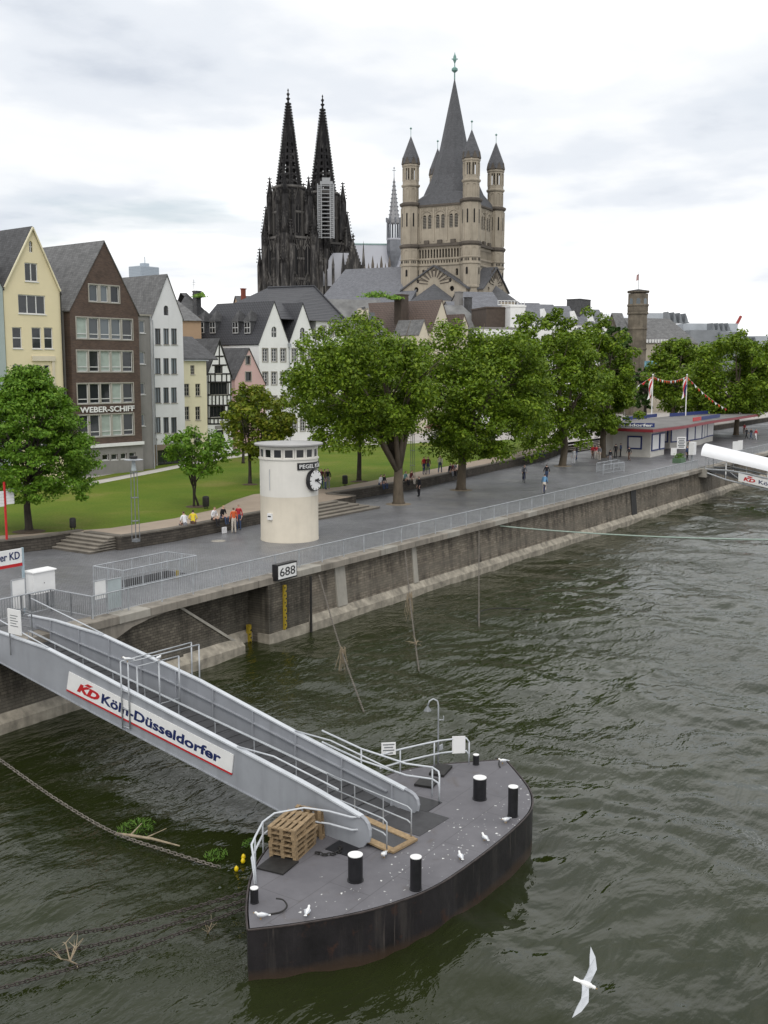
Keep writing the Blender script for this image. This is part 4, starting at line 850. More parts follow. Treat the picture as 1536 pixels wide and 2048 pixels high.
weed('green leafy branch floating behind the long chain', 272, 1662, 300, .66, .42, 1); weed('small green sprig floating near the yellow floats', 432, 1712, 110, .40, .18, 2); weed('green sprig trailing against the pontoon hull', 498, 1692, 120, .25, .3, 3)
for i, (u, v, lb) in enumerate(((473, 1738, 'yellow float nearest the chain end'), (486, 1722, 'yellow float in the middle of the three'), (487, 1714, 'yellow float closest to the pontoon rail'))):
    c_ = atz(u, v, .03); tag(MB().lathe([(.005, -.08), (.05, -.06), (.07, 0), (.05, .06), (.02, .09), (.005, .1)], c_, 10).build('float', mat('float_yellow', (.75, .55, .01), .4, .05), None, tuple(c_), smooth=True), lb, 'float', 'yellow floats')
p0, p1 = aty(1000, 1052, -.43), atz(1640, 1080, 4.6); P = [np.array(p0)*(1-t_)+np.array(p1)*t_-np.array([0, 0, .25*4*t_*(1-t_)]) for t_ in np.linspace(0, 1, 24)]
tag(MB().tube(P, .045, 6).build('mooring_rope', ROPE, None, tuple(p0), smooth=True), 'pale green mooring rope stretched from the quay out to the right', 'rope')
m = MB(); c_ = atz(1010, 1228, .0); m.tube(curve([c_+np.array([-2.2, .6, -.05]), c_+np.array([-1.2, 1.0, .25]), c_+np.array([.4, .5, .22]), c_+np.array([2.2, -.8, -.05])], 14), .03, 5); tag(m.build('loose_hose', BLACKM, None, tuple(c_)), 'dark curved hose arching out of the water by the third chain', 'hose')
# small hooks and coil on the pontoon
m = MB(); m.tube(curve([(-11.75, -19.75, DZ+.03), (-11.5, -19.95, DZ+.03), (-11.3, -20.0, DZ+.1), (-11.25, -19.85, DZ+.2), (-11.35, -19.7, DZ+.24)], 14), .022, 6); tag(m.build('deck_hook', BLACKM, None, (-11.5, -19.9, DZ)), 'bent black iron hook on the near end of the deck', 'hook')
m = MB(); m.tube(curve([(-.3, -20.0, DZ+.03), (-.1, -19.85, DZ+.05), (.02, -19.8, DZ+.15), (-.05, -19.7, DZ+.2)], 12), .022, 6); tag(m.build('deck_hook', BLACKM, None, (-.1, -19.85, DZ)), 'bent black iron hook on the far end of the deck', 'hook')
chain('short loose black chain lying on the deck beside the pallets', [(-8.55, -18.75, DZ+.05), (-8.5, -19.05, DZ+.04), (-8.2, -19.25, DZ+.04), (-7.9, -19.1, DZ+.05)], .14, .05, .02, BLACKM)

# ---------------------------------------------------------------- gulls
GULLW = mat('gull_white', (.80, .80, .79), .7, .03, 4); GULLG = mat('gull_grey', (.50, .52, .55), .7, .06, 4); BEAK = mat('gull_beak', (.50, .28, .03), .5, .1)
def gull(label, p_, hd, flying=False, bank=0, pitch=0, sc=1.):
    T = thing('seagull', label, 'seagull', (0, 0, 0), 'seagulls'); WORG[T] = (0, 0, 0)
    pr = [(-.20, .012, 0), (-.14, .035, .0), (-.06, .065, 0), (.03, .075, .005), (.10, .06, .02), (.14, .042, .05 if not flying else .02), (.165, .040, .075 if not flying else .025), (.19, .042, .09 if not flying else .028), (.215, .032, .092 if not flying else .027), (.228, .012, .09 if not flying else .025)]
    m = MB(); m.tube([(a, 0, z+(.13 if not flying else 0)) for a, _, z in pr], [r_ for _, r_, _ in pr], 10); m.build('body', GULLW, T, smooth=True)
    zb = .13 if not flying else 0
    hz = pr[-1][2]+zb; MB().tube([(.222, 0, hz), (.275, 0, hz-.012)], [.012, .003], 6).build('beak', BEAK, T)
    m = MB(); m.prism([(-.30, -.05, zb-.006), (-.30, .05, zb-.006), (-.15, .03, zb+.006), (-.15, -.03, zb+.006)], (0, 0, .01)); m.build('tail', GULLW, T)
    for s_ in (-1, 1):
        if flying:
            W = [(.07, .05, .02), (.09, .22, .09), (.11, .36, .115), (.02, .60, .08), (-.12, .78, .02), (-.10, .55, .07), (-.06, .36, .10), (-.07, .2, .075), (-.09, .05, .015)]
            m = MB(); m.prism([(a, s_*b, z) for a, b, z in (W if s_ > 0 else W[::-1])], (0, 0, .014)); m.build('wing', GULLG, T)
        else:
            m = MB(); m.tube([(.09, s_*.055, zb+.02), (.0, s_*.072, zb+.025), (-.12, s_*.05, zb+.02), (-.27, s_*.015, zb+.012)], [.03, .045, .032, .006], 7); m.build('wing', GULLG, T, smooth=True)
            MB().tube([(.01, s_*.03, zb-.05), (.015, s_*.03, 0), (.05, s_*.03, 0)], .007, 5).build('leg', BEAK, T)
    T.location = p_; T.rotation_euler = (bank, pitch, hd); T.scale = (sc,)*3; return T
D_ = DZ+.006
for lb, x, y, hd in (('white gull standing on the far tip of the pontoon', .1, -19.9, 2.3), ('white gull on the river edge between the two tall bollards, farther one', -5.31, -22.15, 1.0), ('white gull on the river edge between the two tall bollards, nearer one', -6.66, -22.15, .8), ('gull resting on the deck in front of the timber ramp', -7.71, -20.4, 3.4), ('gull at the foot of the far tall bollard', -3.95, -22.1, 2.9), ('gull at the very near tip of the pontoon', -11.95, -19.75, 2.2), ('gull pecking on the deck near the bent hook', -11.2, -20.55, .4)): gull(lb, (x, y, D_), hd, sc=.72)
gull('white gull perched on the top corner of the gangway frame', NP.w(s0, .14, zt+.02), 2.2, sc=.75); gull('white gull perched on the middle of the gangway frame', NP.w(s0+.2, -1.25, zt-.26), .3, sc=.75)
q_ = atz(1172, 1968, 4.5); gl = gull('white gull with spread wings flying low over the river at bottom right', tuple(q_), 0, True)
f_ = Vector(_rt)*.90-Vector(_up)*.42; f_.normalize(); zv = (-Vector(_fw)*.8+Vector((0, 0, 1))*.6); yv = zv.cross(f_).normalized(); zv = f_.cross(yv); mw = Matrix((f_, yv, zv)).transposed().to_4x4(); gl.rotation_euler = mw.to_euler(); gl.scale = (.72,)*3
# ---------------------------------------------------------------- far gangway with canopy
GX0, GX1 = 84.6, 87.4
def bz2(y): return PZ-.35+(y+.6)*.19            # underside falls towards the river (y negative)
G2 = thing('canopy_gangway', 'far grey truss gangway with white barrel canopy at the right edge', 'gangway', (86, -10, 0))
ys = list(np.arange(-.7, -18.5, -2.2))
for x in (GX0, GX1):
    m = MB(); m.tube([(x, y, bz2(y)-.25 if i else bz2(y)) for i, y in enumerate(ys)], .09, 6); m.build('bottom_chord', GALV, G2)
    m = MB(); m.tube([(x, y, bz2(y)+(.35 if i == 0 else .75 if i == 1 else .95)) for i, y in enumerate(ys)], .10, 6); m.build('top_chord', GALV, G2)
    for i, y in enumerate(ys):
        if i: MB().tube([(x, y, bz2(y)-.25), (x, y, bz2(y)+.9)], .05, 5).build('truss_post', GALV, G2)
        if i and i < len(ys)-1: MB().tube([(x, y, bz2(y)+.9), (x, ys[i+1], bz2(ys[i+1])-.25)], .045, 5).build('truss_diagonal', GALV, G2)
    m = MB(); m.tube([(x, y, bz2(y)+1.75) for y in ys], .045, 6); m.tube([(x, y, bz2(y)+1.35) for y in ys], .03, 6); m.build('handrail', GALV, G2)
    for y in ys[::1]: MB().tube([(x, y, bz2(y)+.4), (x, y, bz2(y)+1.75)], .035, 5).build('rail_post', GALV, G2)
    for y in ys[1::2]: MB().tube([(x, y, bz2(y)+.3), (x, y, bz2(y)+1.95)], .07, 6).build('canopy_post', WHITE, G2)
m = MB(); m.hexa([(GX0, ys[-1], bz2(ys[-1])), (GX1, ys[-1], bz2(ys[-1])), (GX1, .2, bz2(.2)+.2), (GX0, .2, bz2(.2)+.2), (GX0, ys[-1], bz2(ys[-1])+.12), (GX1, ys[-1], bz2(ys[-1])+.12), (GX1, .2, PZ+.03), (GX0, .2, PZ+.03)]); m.build('deck', DECKM, G2)
CANO = mat('canopy_white', (.82, .83, .85), .45, .03, 1)
m = MB(); n_ = 14; yy = np.linspace(-.2, ys[-1], 12); cxm = (GX0+GX1)/2; rw_ = (GX1-GX0)/2+.25
for y in yy:
    for k in range(n_+1):
        a = math.pi*k/n_; m.v.append((cxm-rw_*math.cos(a), y, bz2(y)+1.75+1.2*math.sin(a)))
w_ = n_+1; m.f = [(j*w_+k, j*w_+k+1, (j+1)*w_+k+1, (j+1)*w_+k) for j in range(len(yy)-1) for k in range(n_)]+[list(range(w_))]; m.mi = [0]*len(m.f); m.build('canopy', CANO, G2, autos=50)
x = GX0-.14; ya, yb = -4.3, -13.2
def sl2(a, b, d): y = ya+(yb-ya)*a; return (x-d, y, bz2(y)-.02+.85*b)
bd = MB(sl2).hexa([(0, 0, 0), (1, 0, 0), (1, 0, .05), (0, 0, .05), (0, 1, 0), (1, 1, 0), (1, 1, .05), (0, 1, .05)]).build('name_board', WHITE, G2)
lettering('lettering', 'Köln-Düsseldorfer', lambda a, b, c: sl2(.24+a, .25+b, .051+c*.3), .70, .5, NAVY, bd, .02); lettering('logo_letters', 'KD', lambda a, b, c: sl2(.06+a, .2+b, .051+c*.3), .14, .48, RED, bd, .05, .25)
MB(sl2).hexa([(.10, .74, .05), (.15, .74, .05), (.15, .74, .06), (.10, .74, .06), (.12, .9, .05), (.17, .9, .05), (.17, .9, .06), (.12, .9, .06)]).build('logo_bar', RED, bd)
p_ = atz(1384, 921, PZ); T = thing('ticket_machine', 'tall white cabinet at the head of the far gangway', 'cabinet', (p_[0], p_[1], PZ)); MB().box(p_[0]-.5, p_[0]+.5, p_[1]-.3, p_[1]+.3, PZ+.7, PZ+2.2).build('cabinet', WHITE, T); MB().box(p_[0]-.1, p_[0]+.1, p_[1]-.1, p_[1]+.1, PZ, PZ+.7).build('stand', GALV, T)
p_ = atz(1358, 925, PZ); T = thing('planter', 'green rectangular planter with shrub by the far gangway', 'planter', (p_[0], p_[1], PZ)); MB().box(p_[0]-.9, p_[0]+.9, p_[1]-.5, p_[1]+.5, PZ, PZ+.55).build('trough', mat('planter_green', (.10, .17, .10), .7, .2), T)
rg = np.random.default_rng(3); m = MB()
for i in range(160):
    b = Vector((p_[0]+rg.uniform(-.8, .8), p_[1]+rg.uniform(-.4, .4), PZ+.55+rg.uniform(0, .5))); d = Vector(rg.normal(0, 1, 3)).normalized()*.14; e_ = d.orthogonal().normalized()*.06; m.add([b-d, b+e_, b+d, b-e_], [(0, 1, 2, 3)])
m.build('shrub', WEED, T)
p_ = atz(1362, 912, PZ); sheet_sign('timetable_board', 'grey standing timetable board between the kiosks', (p_[0], p_[1], PZ+.9), R(-60), 1.1, 1.5, 6)
p_ = atz(1347, 917, PZ); sheet_sign('small_board', 'small white standing board left of the planter', (p_[0], p_[1], PZ+.4), R(-60), .7, .9)
for u, lb in ((1470, 'white notice board on the promenade beyond the canopy, left one'), (1480, 'white notice board on the promenade beyond the canopy, right one')): p_ = aty(u, 900, .5); sheet_sign('far_board', lb, (p_[0], p_[1], PZ+.9), R(-20), 1.0, 1.2)

# ---------------------------------------------------------------- ticket pavilion
KT = thing('ticket_pavilion', 'ticket kiosks with pale walls under a flat grey roof with red edge', 'kiosk', (110, 13, PZ))
KW = mat('kiosk_wall', (.62, .60, .55), .7, .06, 1)
KA = [(95.9, 9.6), (101.2, 9.7), (103.2, 11.5), (102.5, 16.5), (98.0, 16.5), (95.9, 14.5)]; KB = [(112, 12.6), (116, 11.6), (122, 11.4), (127, 12.2), (131, 12.4), (131, 18), (112, 18)]
for K in (KA, KB):
    m = MB(); m.prism([(a, b, PZ) for a, b in K], (0, 0, 3.25)); m.build('wall', KW, KT)
def kwin(a, b, z0, z1, f0, f1):
    a, b = Vector((*a, 0)), Vector((*b, 0)); d = (b-a); L = d.length; d.normalize(); nn = Vector((d.y, -d.x, 0)); p0, p1 = a+d*L*f0, a+d*L*f1
    m = MB(); c_ = (p0+p1)/2+nn*.05; m.obox((c_.x, c_.y, PZ+(z0+z1)/2), ((p1-p0).length, .12, z1-z0), math.atan2(d.y, d.x)); f_ = m.build('shutter_frame', BLUE, KT)
    m = MB(); c_ = (p0+p1)/2+nn*.10; m.obox((c_.x, c_.y, PZ+(z0+z1)/2), ((p1-p0).length-.36, .06, z1-z0-.36), math.atan2(d.y, d.x)); m.build('shutter', WHITE, f_)
kwin(KA[5], KA[0], 1.1, 2.9, .42, .78) if False else kwin((95.9, 14.5), (95.9, 9.6), .95, 2.6, .40, .78); kwin(KA[0], KA[1], .75, 2.9, .05, .55); kwin(KA[0], KA[1], .75, 2.9, .62, .98)
for i in range(4): kwin(KB[i], KB[i+1], .8, 3.1, .02, .50 if i in (1, 2) else .96); (kwin(KB[i], KB[i+1], .8, 3.1, .52, .98) if i in (1, 2) else None)
kwin((112, 18), (112, 12.6), .8, 3.1, .55, .95)
RF = [(93.0, 8.3), (104, 8.0), (118, 9.0), (146, 9.5), (146, 16), (130, 19), (104, 19), (94, 18)]
ROOFG = mat('felt_roof', (.17, .165, .16), .9, .25, .6)
m = MB(); m.prism([(a, b, PZ+3.26) for a, b in RF], (0, 0, .34)); m.build('roof_edge', mat('red_fascia', (.24, .03, .038), .5, .1, 2), KT)
c_ = np.mean(RF, 0); m = MB(); m.prism([(a+(c_[0]-a)*.015, b+(c_[1]-b)*.03, PZ+3.605) for a, b in RF], (0, 0, .05)); m.build('roof_deck', ROOFG, KT)
for (x0, y0), (x1, y1), mt in (((98, 18.5), (104, 18.7), BLUE), ((110, 18.7), (124, 18.8), BLUE), ((126, 17.5), (140, 16), BLUE), ((94.2, 14.5), (96.0, 9.2), BLUE), ((118, 10.2), (128, 10.6), BLUE)):
    m = MB(); m.bar((x0, y0, PZ+3.98), (x1, y1, PZ+3.98), .08, .5); m.build('roof_banner', mt, KT)
m = MB(); m.bar((113.5, 10.0, PZ+3.98), (117.6, 10.2, PZ+3.98), .09, .5); m.build('roof_banner', RED, KT)
bb = ((94.2, 14.5), (96.0, 9.2))
lettering('lettering', 'Düsseldorfer', lambda a, b, c: (94.12+a*.32-c*.2, 14.3-a*.95, PZ+3.80+b), 5.2, .36, WHITE, KT, .03)
def flagpole_flag(p_, H_, cols):
    sd = Vector((-_rt[0], -_rt[1], 0)); n_ = 8; out = None
    for j, mt in enumerate(cols):
        m = MB()
        for i in range(n_):
            for q_ in (0, 1):
                f_ = (i+q_)/n_; 
            a0, a1 = i/n_, (i+1)/n_; h0, h1 = j/len(cols), (j+1)/len(cols)
            def pt(a, h_): return Vector(p_)+Vector((0, 0, H_-.2-2.6*a-.35*h_-.5*a*h_))+sd*(.05+h_*.9*(.25+.9*a*(1-a*.45)))+Vector((math.sin(a*7+h_*4)*.12, math.cos(a*6+h_*5)*.12, 0))
            m.add([pt(a0, h0), pt(a1, h0), pt(a1, h1), pt(a0, h1)], [(0, 1, 2, 3)])
        o = m.build('flag' if out is None else 'flag_stripe', mt, out, tuple(p_) if out is None else None); out = out or o
    return out
FL = []
for lb, u, v, cols, fl in (('left white flagpole on the pavilion roof', 1303, 835, (WHITE, RED, WHITE), 'limp white and red flag on the left pavilion pole'), ('right white flagpole on the pavilion roof', 1371, 832, (BLUE, RED, WHITE), 'blue, red and white flag on the right pavilion pole')):
    p_ = atz(u, v, PZ+3.66); T = thing('flagpole', lb, 'flagpole', p_); H_ = (v-752)/2100*((p_-CAMP)@HD)
    MB().tube([p_, p_+np.array([0, 0, H_])], [.09, .06], 8).build('pole', WHITE, T); MB().lathe([(.01, -.15), (.16, 0), (.01, .15)], p_+np.array([0, 0, H_+.1]), 8).build('finial', WHITE, T)
    o = flagpole_flag(p_, H_, cols); tag(o, fl, 'flag'); FL.append((np.array(p_), H_))
def bunting(label, a, b, sag, n_):
    T = thing('bunting', label, 'bunting', tuple(a)); P = [a*(1-t_)+b*t_-np.array([0, 0, sag*4*t_*(1-t_)]) for t_ in np.linspace(0, 1, n_+1)]
    MB().tube(P, .012, 4).build('string', WHITE, T)
    for i in range(n_):
        d = (P[i+1]-P[i]); m = MB(); m.prism([P[i]+d*.12, P[i]+d*.88, P[i]+d*.5-np.array([0, 0, .42])], (.02, .02, 0)); m.build('pennant', (RED if i % 2 else WHITE) if i % 3 else mat('orange_pennant', (.62, .09, .02), .7, .1), T)
t0, t1 = [p_+np.array([0, 0, h_-.1]) for p_, h_ in FL]
bunting('red and white pennants strung between the two pavilion flagpoles', t0, t1, .7, 16); bunting('pennants dropping from the right flagpole towards the trees', t1, t1+np.array([10, -3.5, -5.3]), .5, 12); bunting('pennants dropping left from the left flagpole', t0, t0+np.array([-5, 5.5, -3.5]), .4, 8)

# ---------------------------------------------------------------- trees
LEAF_P = m_leaf('plane_leaf', (.084, .150, .009), (.142, .230, .012), (.222, .305, .022)); LEAF_L = m_leaf('locust_leaf', (.080, .180, .012), (.130, .255, .018), (.195, .320, .032)); LEAF_Y = m_leaf('yellowing_leaf', (.105, .155, .010), (.165, .218, .014), (.245, .245, .025)); LEAF_D = m_leaf('dark_leaf', (.036, .085, .014), (.062, .118, .020))
def leaves(cent, rad, per, size, rg, flat=.35, jit=1.):
    """cent (n,3) clump centres, rad (n,3) clump radii -> one mesh of small bent leaf faces"""
    n_ = len(cent); C_ = np.repeat(cent, per, 0); Rr = np.repeat(rad, per, 0); N_ = len(C_)
    d = rg.normal(0, 1, (N_, 3)); d /= np.linalg.norm(d, axis=1)[:, None]; r_ = rg.uniform(.25, 1, N_)**.6; P = C_+d*Rr*r_[:, None]
    nrm = rg.normal(0, 1, (N_, 3)); nrm[:, 2] = np.abs(nrm[:, 2])+flat; nrm += d*.9; nrm /= np.linalg.norm(nrm, axis=1)[:, None]
    a = np.cross(nrm, rg.normal(0, 1, (N_, 3))); a /= np.linalg.norm(a, axis=1)[:, None]; b = np.cross(nrm, a); s_ = (size*rg.uniform(.45, 1.4, N_))[:, None]
    V = np.stack([P-a*s_, P+b*s_*.55+nrm*s_*.12, P+a*s_, P-b*s_*.55+nrm*s_*.12], 1).reshape(-1, 3); return V
def leafmesh(name, V, mt, parent):
    me = bpy.data.meshes.new(name); n_ = len(V); V = V-np.array(worg(parent)); me.vertices.add(n_); me.vertices.foreach_set('co', V.ravel()); me.loops.add(n_); me.loops.foreach_set('vertex_index', np.arange(n_, dtype=np.int32)); me.polygons.add(n_//4); me.polygons.foreach_set('loop_start', np.arange(0, n_, 4, dtype=np.int32)); me.update(calc_edges=True); me.materials.append(mt)
    o = bpy.data.objects.new(name, me); COL.objects.link(o); o.parent = parent; WORG[o] = worg(parent); return o
def tree(name, label, p_, cc, cr, trunk_h, tr, mt, seed, nclump=220, per=70, size=.26, bark=BARK, layered=False, lean=(0, 0), stems=1, clr=(.9, .65), hollow=.62, group=None, limbs=9):
    """p_ foot; cc crown centre; cr crown radii"""
    rg = np.random.default_rng(seed); p_ = np.array(p_, float); cc = np.array(cc, float); cr = np.array(cr, float)
    T = thing(name, label, 'tree', tuple(p_), group); m = MB(); fork = p_+np.array([lean[0], lean[1], trunk_h])
    tip = []
    for s_ in range(stems):
        f2 = fork+(rg.normal(0, .35, 3)*np.array([1, 1, .2]) if stems > 1 else 0); q_ = p_+(rg.normal(0, .12, 3)*np.array([1, 1, 0]) if stems > 1 else 0)
        m.tube([q_-np.array([0, 0, .15]), q_+np.array([0, 0, .25]), q_*.5+f2*.5+rg.normal(0, .08, 3), f2], [tr*1.55/math.sqrt(stems), tr*1.1/math.sqrt(stems), tr*.92/math.sqrt(stems), tr*.8/math.sqrt(stems)], 10); tip.append(f2)
    for k in range(limbs):
        a = 2*math.pi*(k+rg.uniform(-.3, .3))/limbs; b0 = tip[k % len(tip)]; el = rg.uniform(-.25, .9)
        e_ = cc+cr*np.array([math.cos(a)*math.cos(el), math.sin(a)*math.cos(el), math.sin(el)])*.8
        mid = b0+(e_-b0)*.5+np.array([0, 0, .12*np.linalg.norm(e_-b0)])*(1 if not layered else .1)+rg.normal(0, .25, 3); q1 = b0+(mid-b0)*.5+rg.normal(0, .12, 3)
        r0 = tr*.55/math.sqrt(max(1, stems*.7)); m.tube([b0-np.array([0, 0, tr]), q1, mid, e_], [r0, r0*.8, r0*.5, r0*.12], 7)
        for w_ in range(3):
            e2 = mid+(e_-mid)*rg.uniform(.1, .6)+rg.normal(0, 1, 3)*cr*.3; m.tube([mid+(e_-mid)*rg.uniform(0, .4), e2], [r0*.35, r0*.06], 5)
    top = cc+np.array([0, 0, cr[2]*.85]); m.tube([tip[0], tip[0]*.5+top*.5+rg.normal(0, .2, 3), top], [tr*.6, tr*.35, tr*.05], 7)
    m.build('trunk', bark, T, smooth=True)
    # clump centres: shell-biased, broken into lobes
    nl = 15; ld = rg.normal(0, 1, (nl, 3)); ld /= np.linalg.norm(ld, axis=1)[:, None]
    d = rg.normal(0, 1, (nclump*2, 3)); d /= np.linalg.norm(d, axis=1)[:, None]
    lob = .70+.38*np.max(np.maximum(0, d@ld.T)**9, axis=1)+rg.uniform(-.06, .06, len(d)); rr = (hollow+(1-hollow)*rg.uniform(0, 1, len(d))**.5)*lob
    c_ = d*rr[:, None]
    c_ = c_[c_[:, 2] > -.80][:nclump]
    if layered:
        lv = np.linspace(-.75, .95, 8); c_[:, 2] = lv[rg.integers(0, 8, len(c_))]+rg.normal(0, .085, len(c_)); sc_ = np.interp(c_[:, 2], [-.8, -.25, .3, .7, 1.], [.80, 1., .72, .5, .22]); hxy = np.linalg.norm(c_[:, :2], axis=1)+1e-6; c_[:, :2] *= (sc_*rg.uniform(.25, 1, len(c_))**.6/np.maximum(hxy, .3))[:, None]
    if not layered: dr_ = rg.normal(0, 1, (7, 3)); dr_ /= np.linalg.norm(dr_, axis=1)[:, None]; dn_ = c_/(np.linalg.norm(c_, axis=1)[:, None]+1e-6); c_ = c_[(np.max(dn_@dr_.T, axis=1) < .965) | (np.linalg.norm(c_, axis=1) < .6)]
    cent = cc+c_*cr; rad = np.ones((len(cent), 3))*np.array([clr[0], clr[0], clr[1]])*rg.uniform(.6, 1.2, (len(cent), 1))
    V = leaves(cent, rad, per, size, rg); leafmesh('crown', V, mt, T); return T
def px_tree(name, label, base, zb, u0, u1, v0, v1, mt, seed, th=None, tr=.35, depth_r=None, D=None, **k):
    p_ = atz(*base, zb) if D is None else np.append(atd(base[0], base[1], D)[:2], zb)
    D_ = float((p_-CAMP)@HD); uc = (u0+u1)/2; top = atd(uc, v0, D_); bot = atd(uc, v1, D_); cc = (top+bot)/2; rxy = (u1-u0)/2/2100*D_*1.0; rz = (top[2]-bot[2])/2
    th = th if th is not None else max(1.8, bot[2]+.35*rz-zb); cl = k.pop('clr', (rxy*.155, rxy*.115))
    return tree(name, label, p_, cc, (rxy-cl[0]*.5, rxy-cl[0]*.5, rz-cl[1]*.5), th, tr, mt, seed, clr=cl, **k)
PG = 'plane trees along the promenade'
px_tree('plane_tree', 'big plane tree with forked trunk nearest the white tower', (797, 1008), PZ, 560, 925, 612, 925, LEAF_P, 1, 2.9, .42, nclump=300, per=190, size=.145, hollow=.5, group=PG, limbs=11)
px_tree('plane_tree', 'big plane tree with slanting trunk, second from the white tower', (922, 980), PZ, 795, 1140, 612, 955, LEAF_P, 2, 4.0, .40, lean=(.5, .2), nclump=330, per=180, size=.155, hollow=.5, group=PG)
px_tree('plane_tree', 'plane tree overhanging the seated pair, third along the promenade', (1125, 932), PZ, 975, 1225, 612, 930, LEAF_P, 3, 4.4, .38, nclump=260, per=150, size=.19, hollow=.5, group=PG)
px_tree('plane_tree', 'plane tree just left of the ticket kiosk, fourth along the promenade', (1205, 915), PZ, 1095, 1290, 628, 908, LEAF_P, 4, 4.4, .38, nclump=240, per=140, size=.20, hollow=.5, group=PG)
px_tree('plane_tree', 'slim-trunked tree on the lawn behind the nearest plane tree', (718, 962), TZ, 640, 810, 690, 885, LEAF_P, 5, 4.5, .20, bark=BARKD, nclump=150, per=120, size=.19)
px_tree('plane_tree', 'tree between the gabled houses and the third plane tree', (985, 905), TZ, 915, 1090, 640, 850, LEAF_P, 6, 5, .3, nclump=150, per=110, size=.24)
px_tree('dark_tree', 'dark green tree left of the round stone tower', (1215, 860), TZ, 1180, 1264, 625, 800, LEAF_D, 7, 6, .3, D=178, bark=BARKD, nclump=130, per=110, size=.26)
px_tree('plane_tree', 'wide plane tree standing behind the right end of the kiosk roof', (1472, 870), PZ, 1355, 1580, 662, 852, LEAF_P, 8, 5.2, .42, nclump=280, per=120, size=.28)
px_tree('plane_tree', 'plane tree rising behind the flagpoles', (1345, 872), PZ, 1282, 1450, 668, 845, LEAF_P, 9, 5.2, .4, D=195, nclump=240, per=110, size=.30)
px_tree('plane_tree', 'dark plane tree cut off by the right picture edge', (1545, 860), PZ, 1462, 1668, 660, 848, LEAF_P, 10, 5.2, .4, D=200, nclump=240, per=110, size=.32)
px_tree('plane_tree', 'small crown filling the gap left of the round stone tower foot', (1290, 850), TZ, 1250, 1320, 720, 830, LEAF_D, 12, 5, .3, D=215, bark=BARKD, nclump=90, per=80, size=.30)
px_tree('feathery_tree', 'light green tree with tiered feathery foliage at the left edge', (58, 1062), TZ, -85, 205, 745, 1010, LEAF_L, 21, 3.2, .22, bark=BARKD, layered=True, nclump=460, per=120, size=.105, clr=(.70, .34), limbs=14)
px_tree('young_tree', 'small airy multi-stemmed tree on the lawn left of the white tower', (393, 1014), TZ, 308, 474, 838, 970, LEAF_L, 22, 1.7, .13, bark=BARKD, stems=3, nclump=90, per=48, size=.15, clr=(.5, .36), hollow=.35)
px_tree('yellowing_tree', 'yellow-green tree behind the white round tower', (500, 968), TZ, 436, 612, 755, 935, LEAF_Y, 23, 2.4, .15, bark=BARKD, nclump=170, per=60, size=.18, clr=(.62, .5), hollow=.45)
px_tree('dark_tree', 'darker small tree in front of the pink house', (486, 905), TZ, 452, 520, 782, 858, LEAF_D, 24, 3.0, .15, D=112, bark=BARKD, nclump=70, per=60, size=.20)
for lb, u, v, r_ in (('left lawn tree', 58, 1063, 1.0), ('young multi-stemmed tree', 393, 1013, .8), ('yellowing tree', 500, 969, .7), ('slim lawn tree', 718, 963, .8)):
    c_ = atz(u, v, TZ+.02); tag(MB().lathe([(r_, 0), (r_*.8, .035), (.3, .05)], c_, 18).build('tree_pit', SOIL, None, tuple(c_)), 'round patch of bare soil at the foot of the '+lb, None, None, 'structure')
for lb, u, v in (('nearest plane tree', 797, 1008), ('second plane tree', 922, 980), ('third plane tree', 1125, 932)):
    c_ = atz(u, v, PZ+.008); tag(MB().lathe([(1.05, 0), (.9, .015), (.4, .04)], c_, 18).build('tree_pit', mat('tree_grate_sand', (.27, .22, .16), .95, .15, 3), None, tuple(c_)), 'sandy round patch in the paving at the foot of the '+lb, None, None, 'structure')

# ---------------------------------------------------------------- people
SKIN = mat('skin', (.52, .33, .25), .6, .05, 3); HAIRM = {'d': mat('dark_hair', (.025, .018, .014), .6, .1), 'b': mat('blond_hair', (.42, .31, .15), .6, .1), 'm': mat('brown_hair', (.10, .055, .03), .6, .1)}
CL = {}
def cloth(n, c):
    if n not in CL: CL[n] = mat('cloth_'+n, c, .85, .1, 6)
    return CL[n]
CC = dict(white=(.72, .72, .74), black=(.016, .016, .02), orange=(.62, .12, .04), jeans=(.045, .07, .14), khaki=(.55, .50, .44), yellow=(.70, .55, .04), red=(.42, .03, .04), teal=(.16, .30, .30), maroon=(.13, .03, .035), blue=(.12, .25, .40), grey=(.22, .22, .24), brown=(.12, .07, .05))
JN = ['pel', 'bel', 'che', 'nec', 'hea', 'top']
POSES = {
 'stand': dict(hipz=.93, kn=((.10, .04, .50), (-.10, .0, .50)), ft=((.11, -.02, .06), (-.12, .02, .06)), el=((.25, -.03, 1.12), (-.25, -.03, 1.12)), ha=((.27, .06, .86), (-.25, .10, .88)), lean=0),
 'walk': dict(hipz=.91, kn=((.10, .20, .52), (-.10, -.06, .48)), ft=((.10, .26, .06), (-.10, -.36, .10)), el=((.25, -.12, 1.12), (-.25, .08, 1.12)), ha=((.24, -.10, .88), (-.24, .26, .95)), lean=.05),
 'sit': dict(hipz=.10, kn=((.13, .42, .14), (-.13, .42, .12)), ft=((.13, .46, -.34), (-.12, .40, -.34)), el=((.27, .05, .36), (-.27, .05, .36)), ha=((.16, .30, .22), (-.16, .28, .22)), lean=.12),
 'bike': dict(hipz=.98, kn=((.10, .38, .72), (-.10, .22, .50)), ft=((.10, .22, .38), (-.10, .12, .14)), el=((.24, .42, 1.12), (-.24, .42, 1.12)), ha=((.22, .60, 1.0), (-.22, .60, 1.0)), lean=.42)}
PEOPLE = []
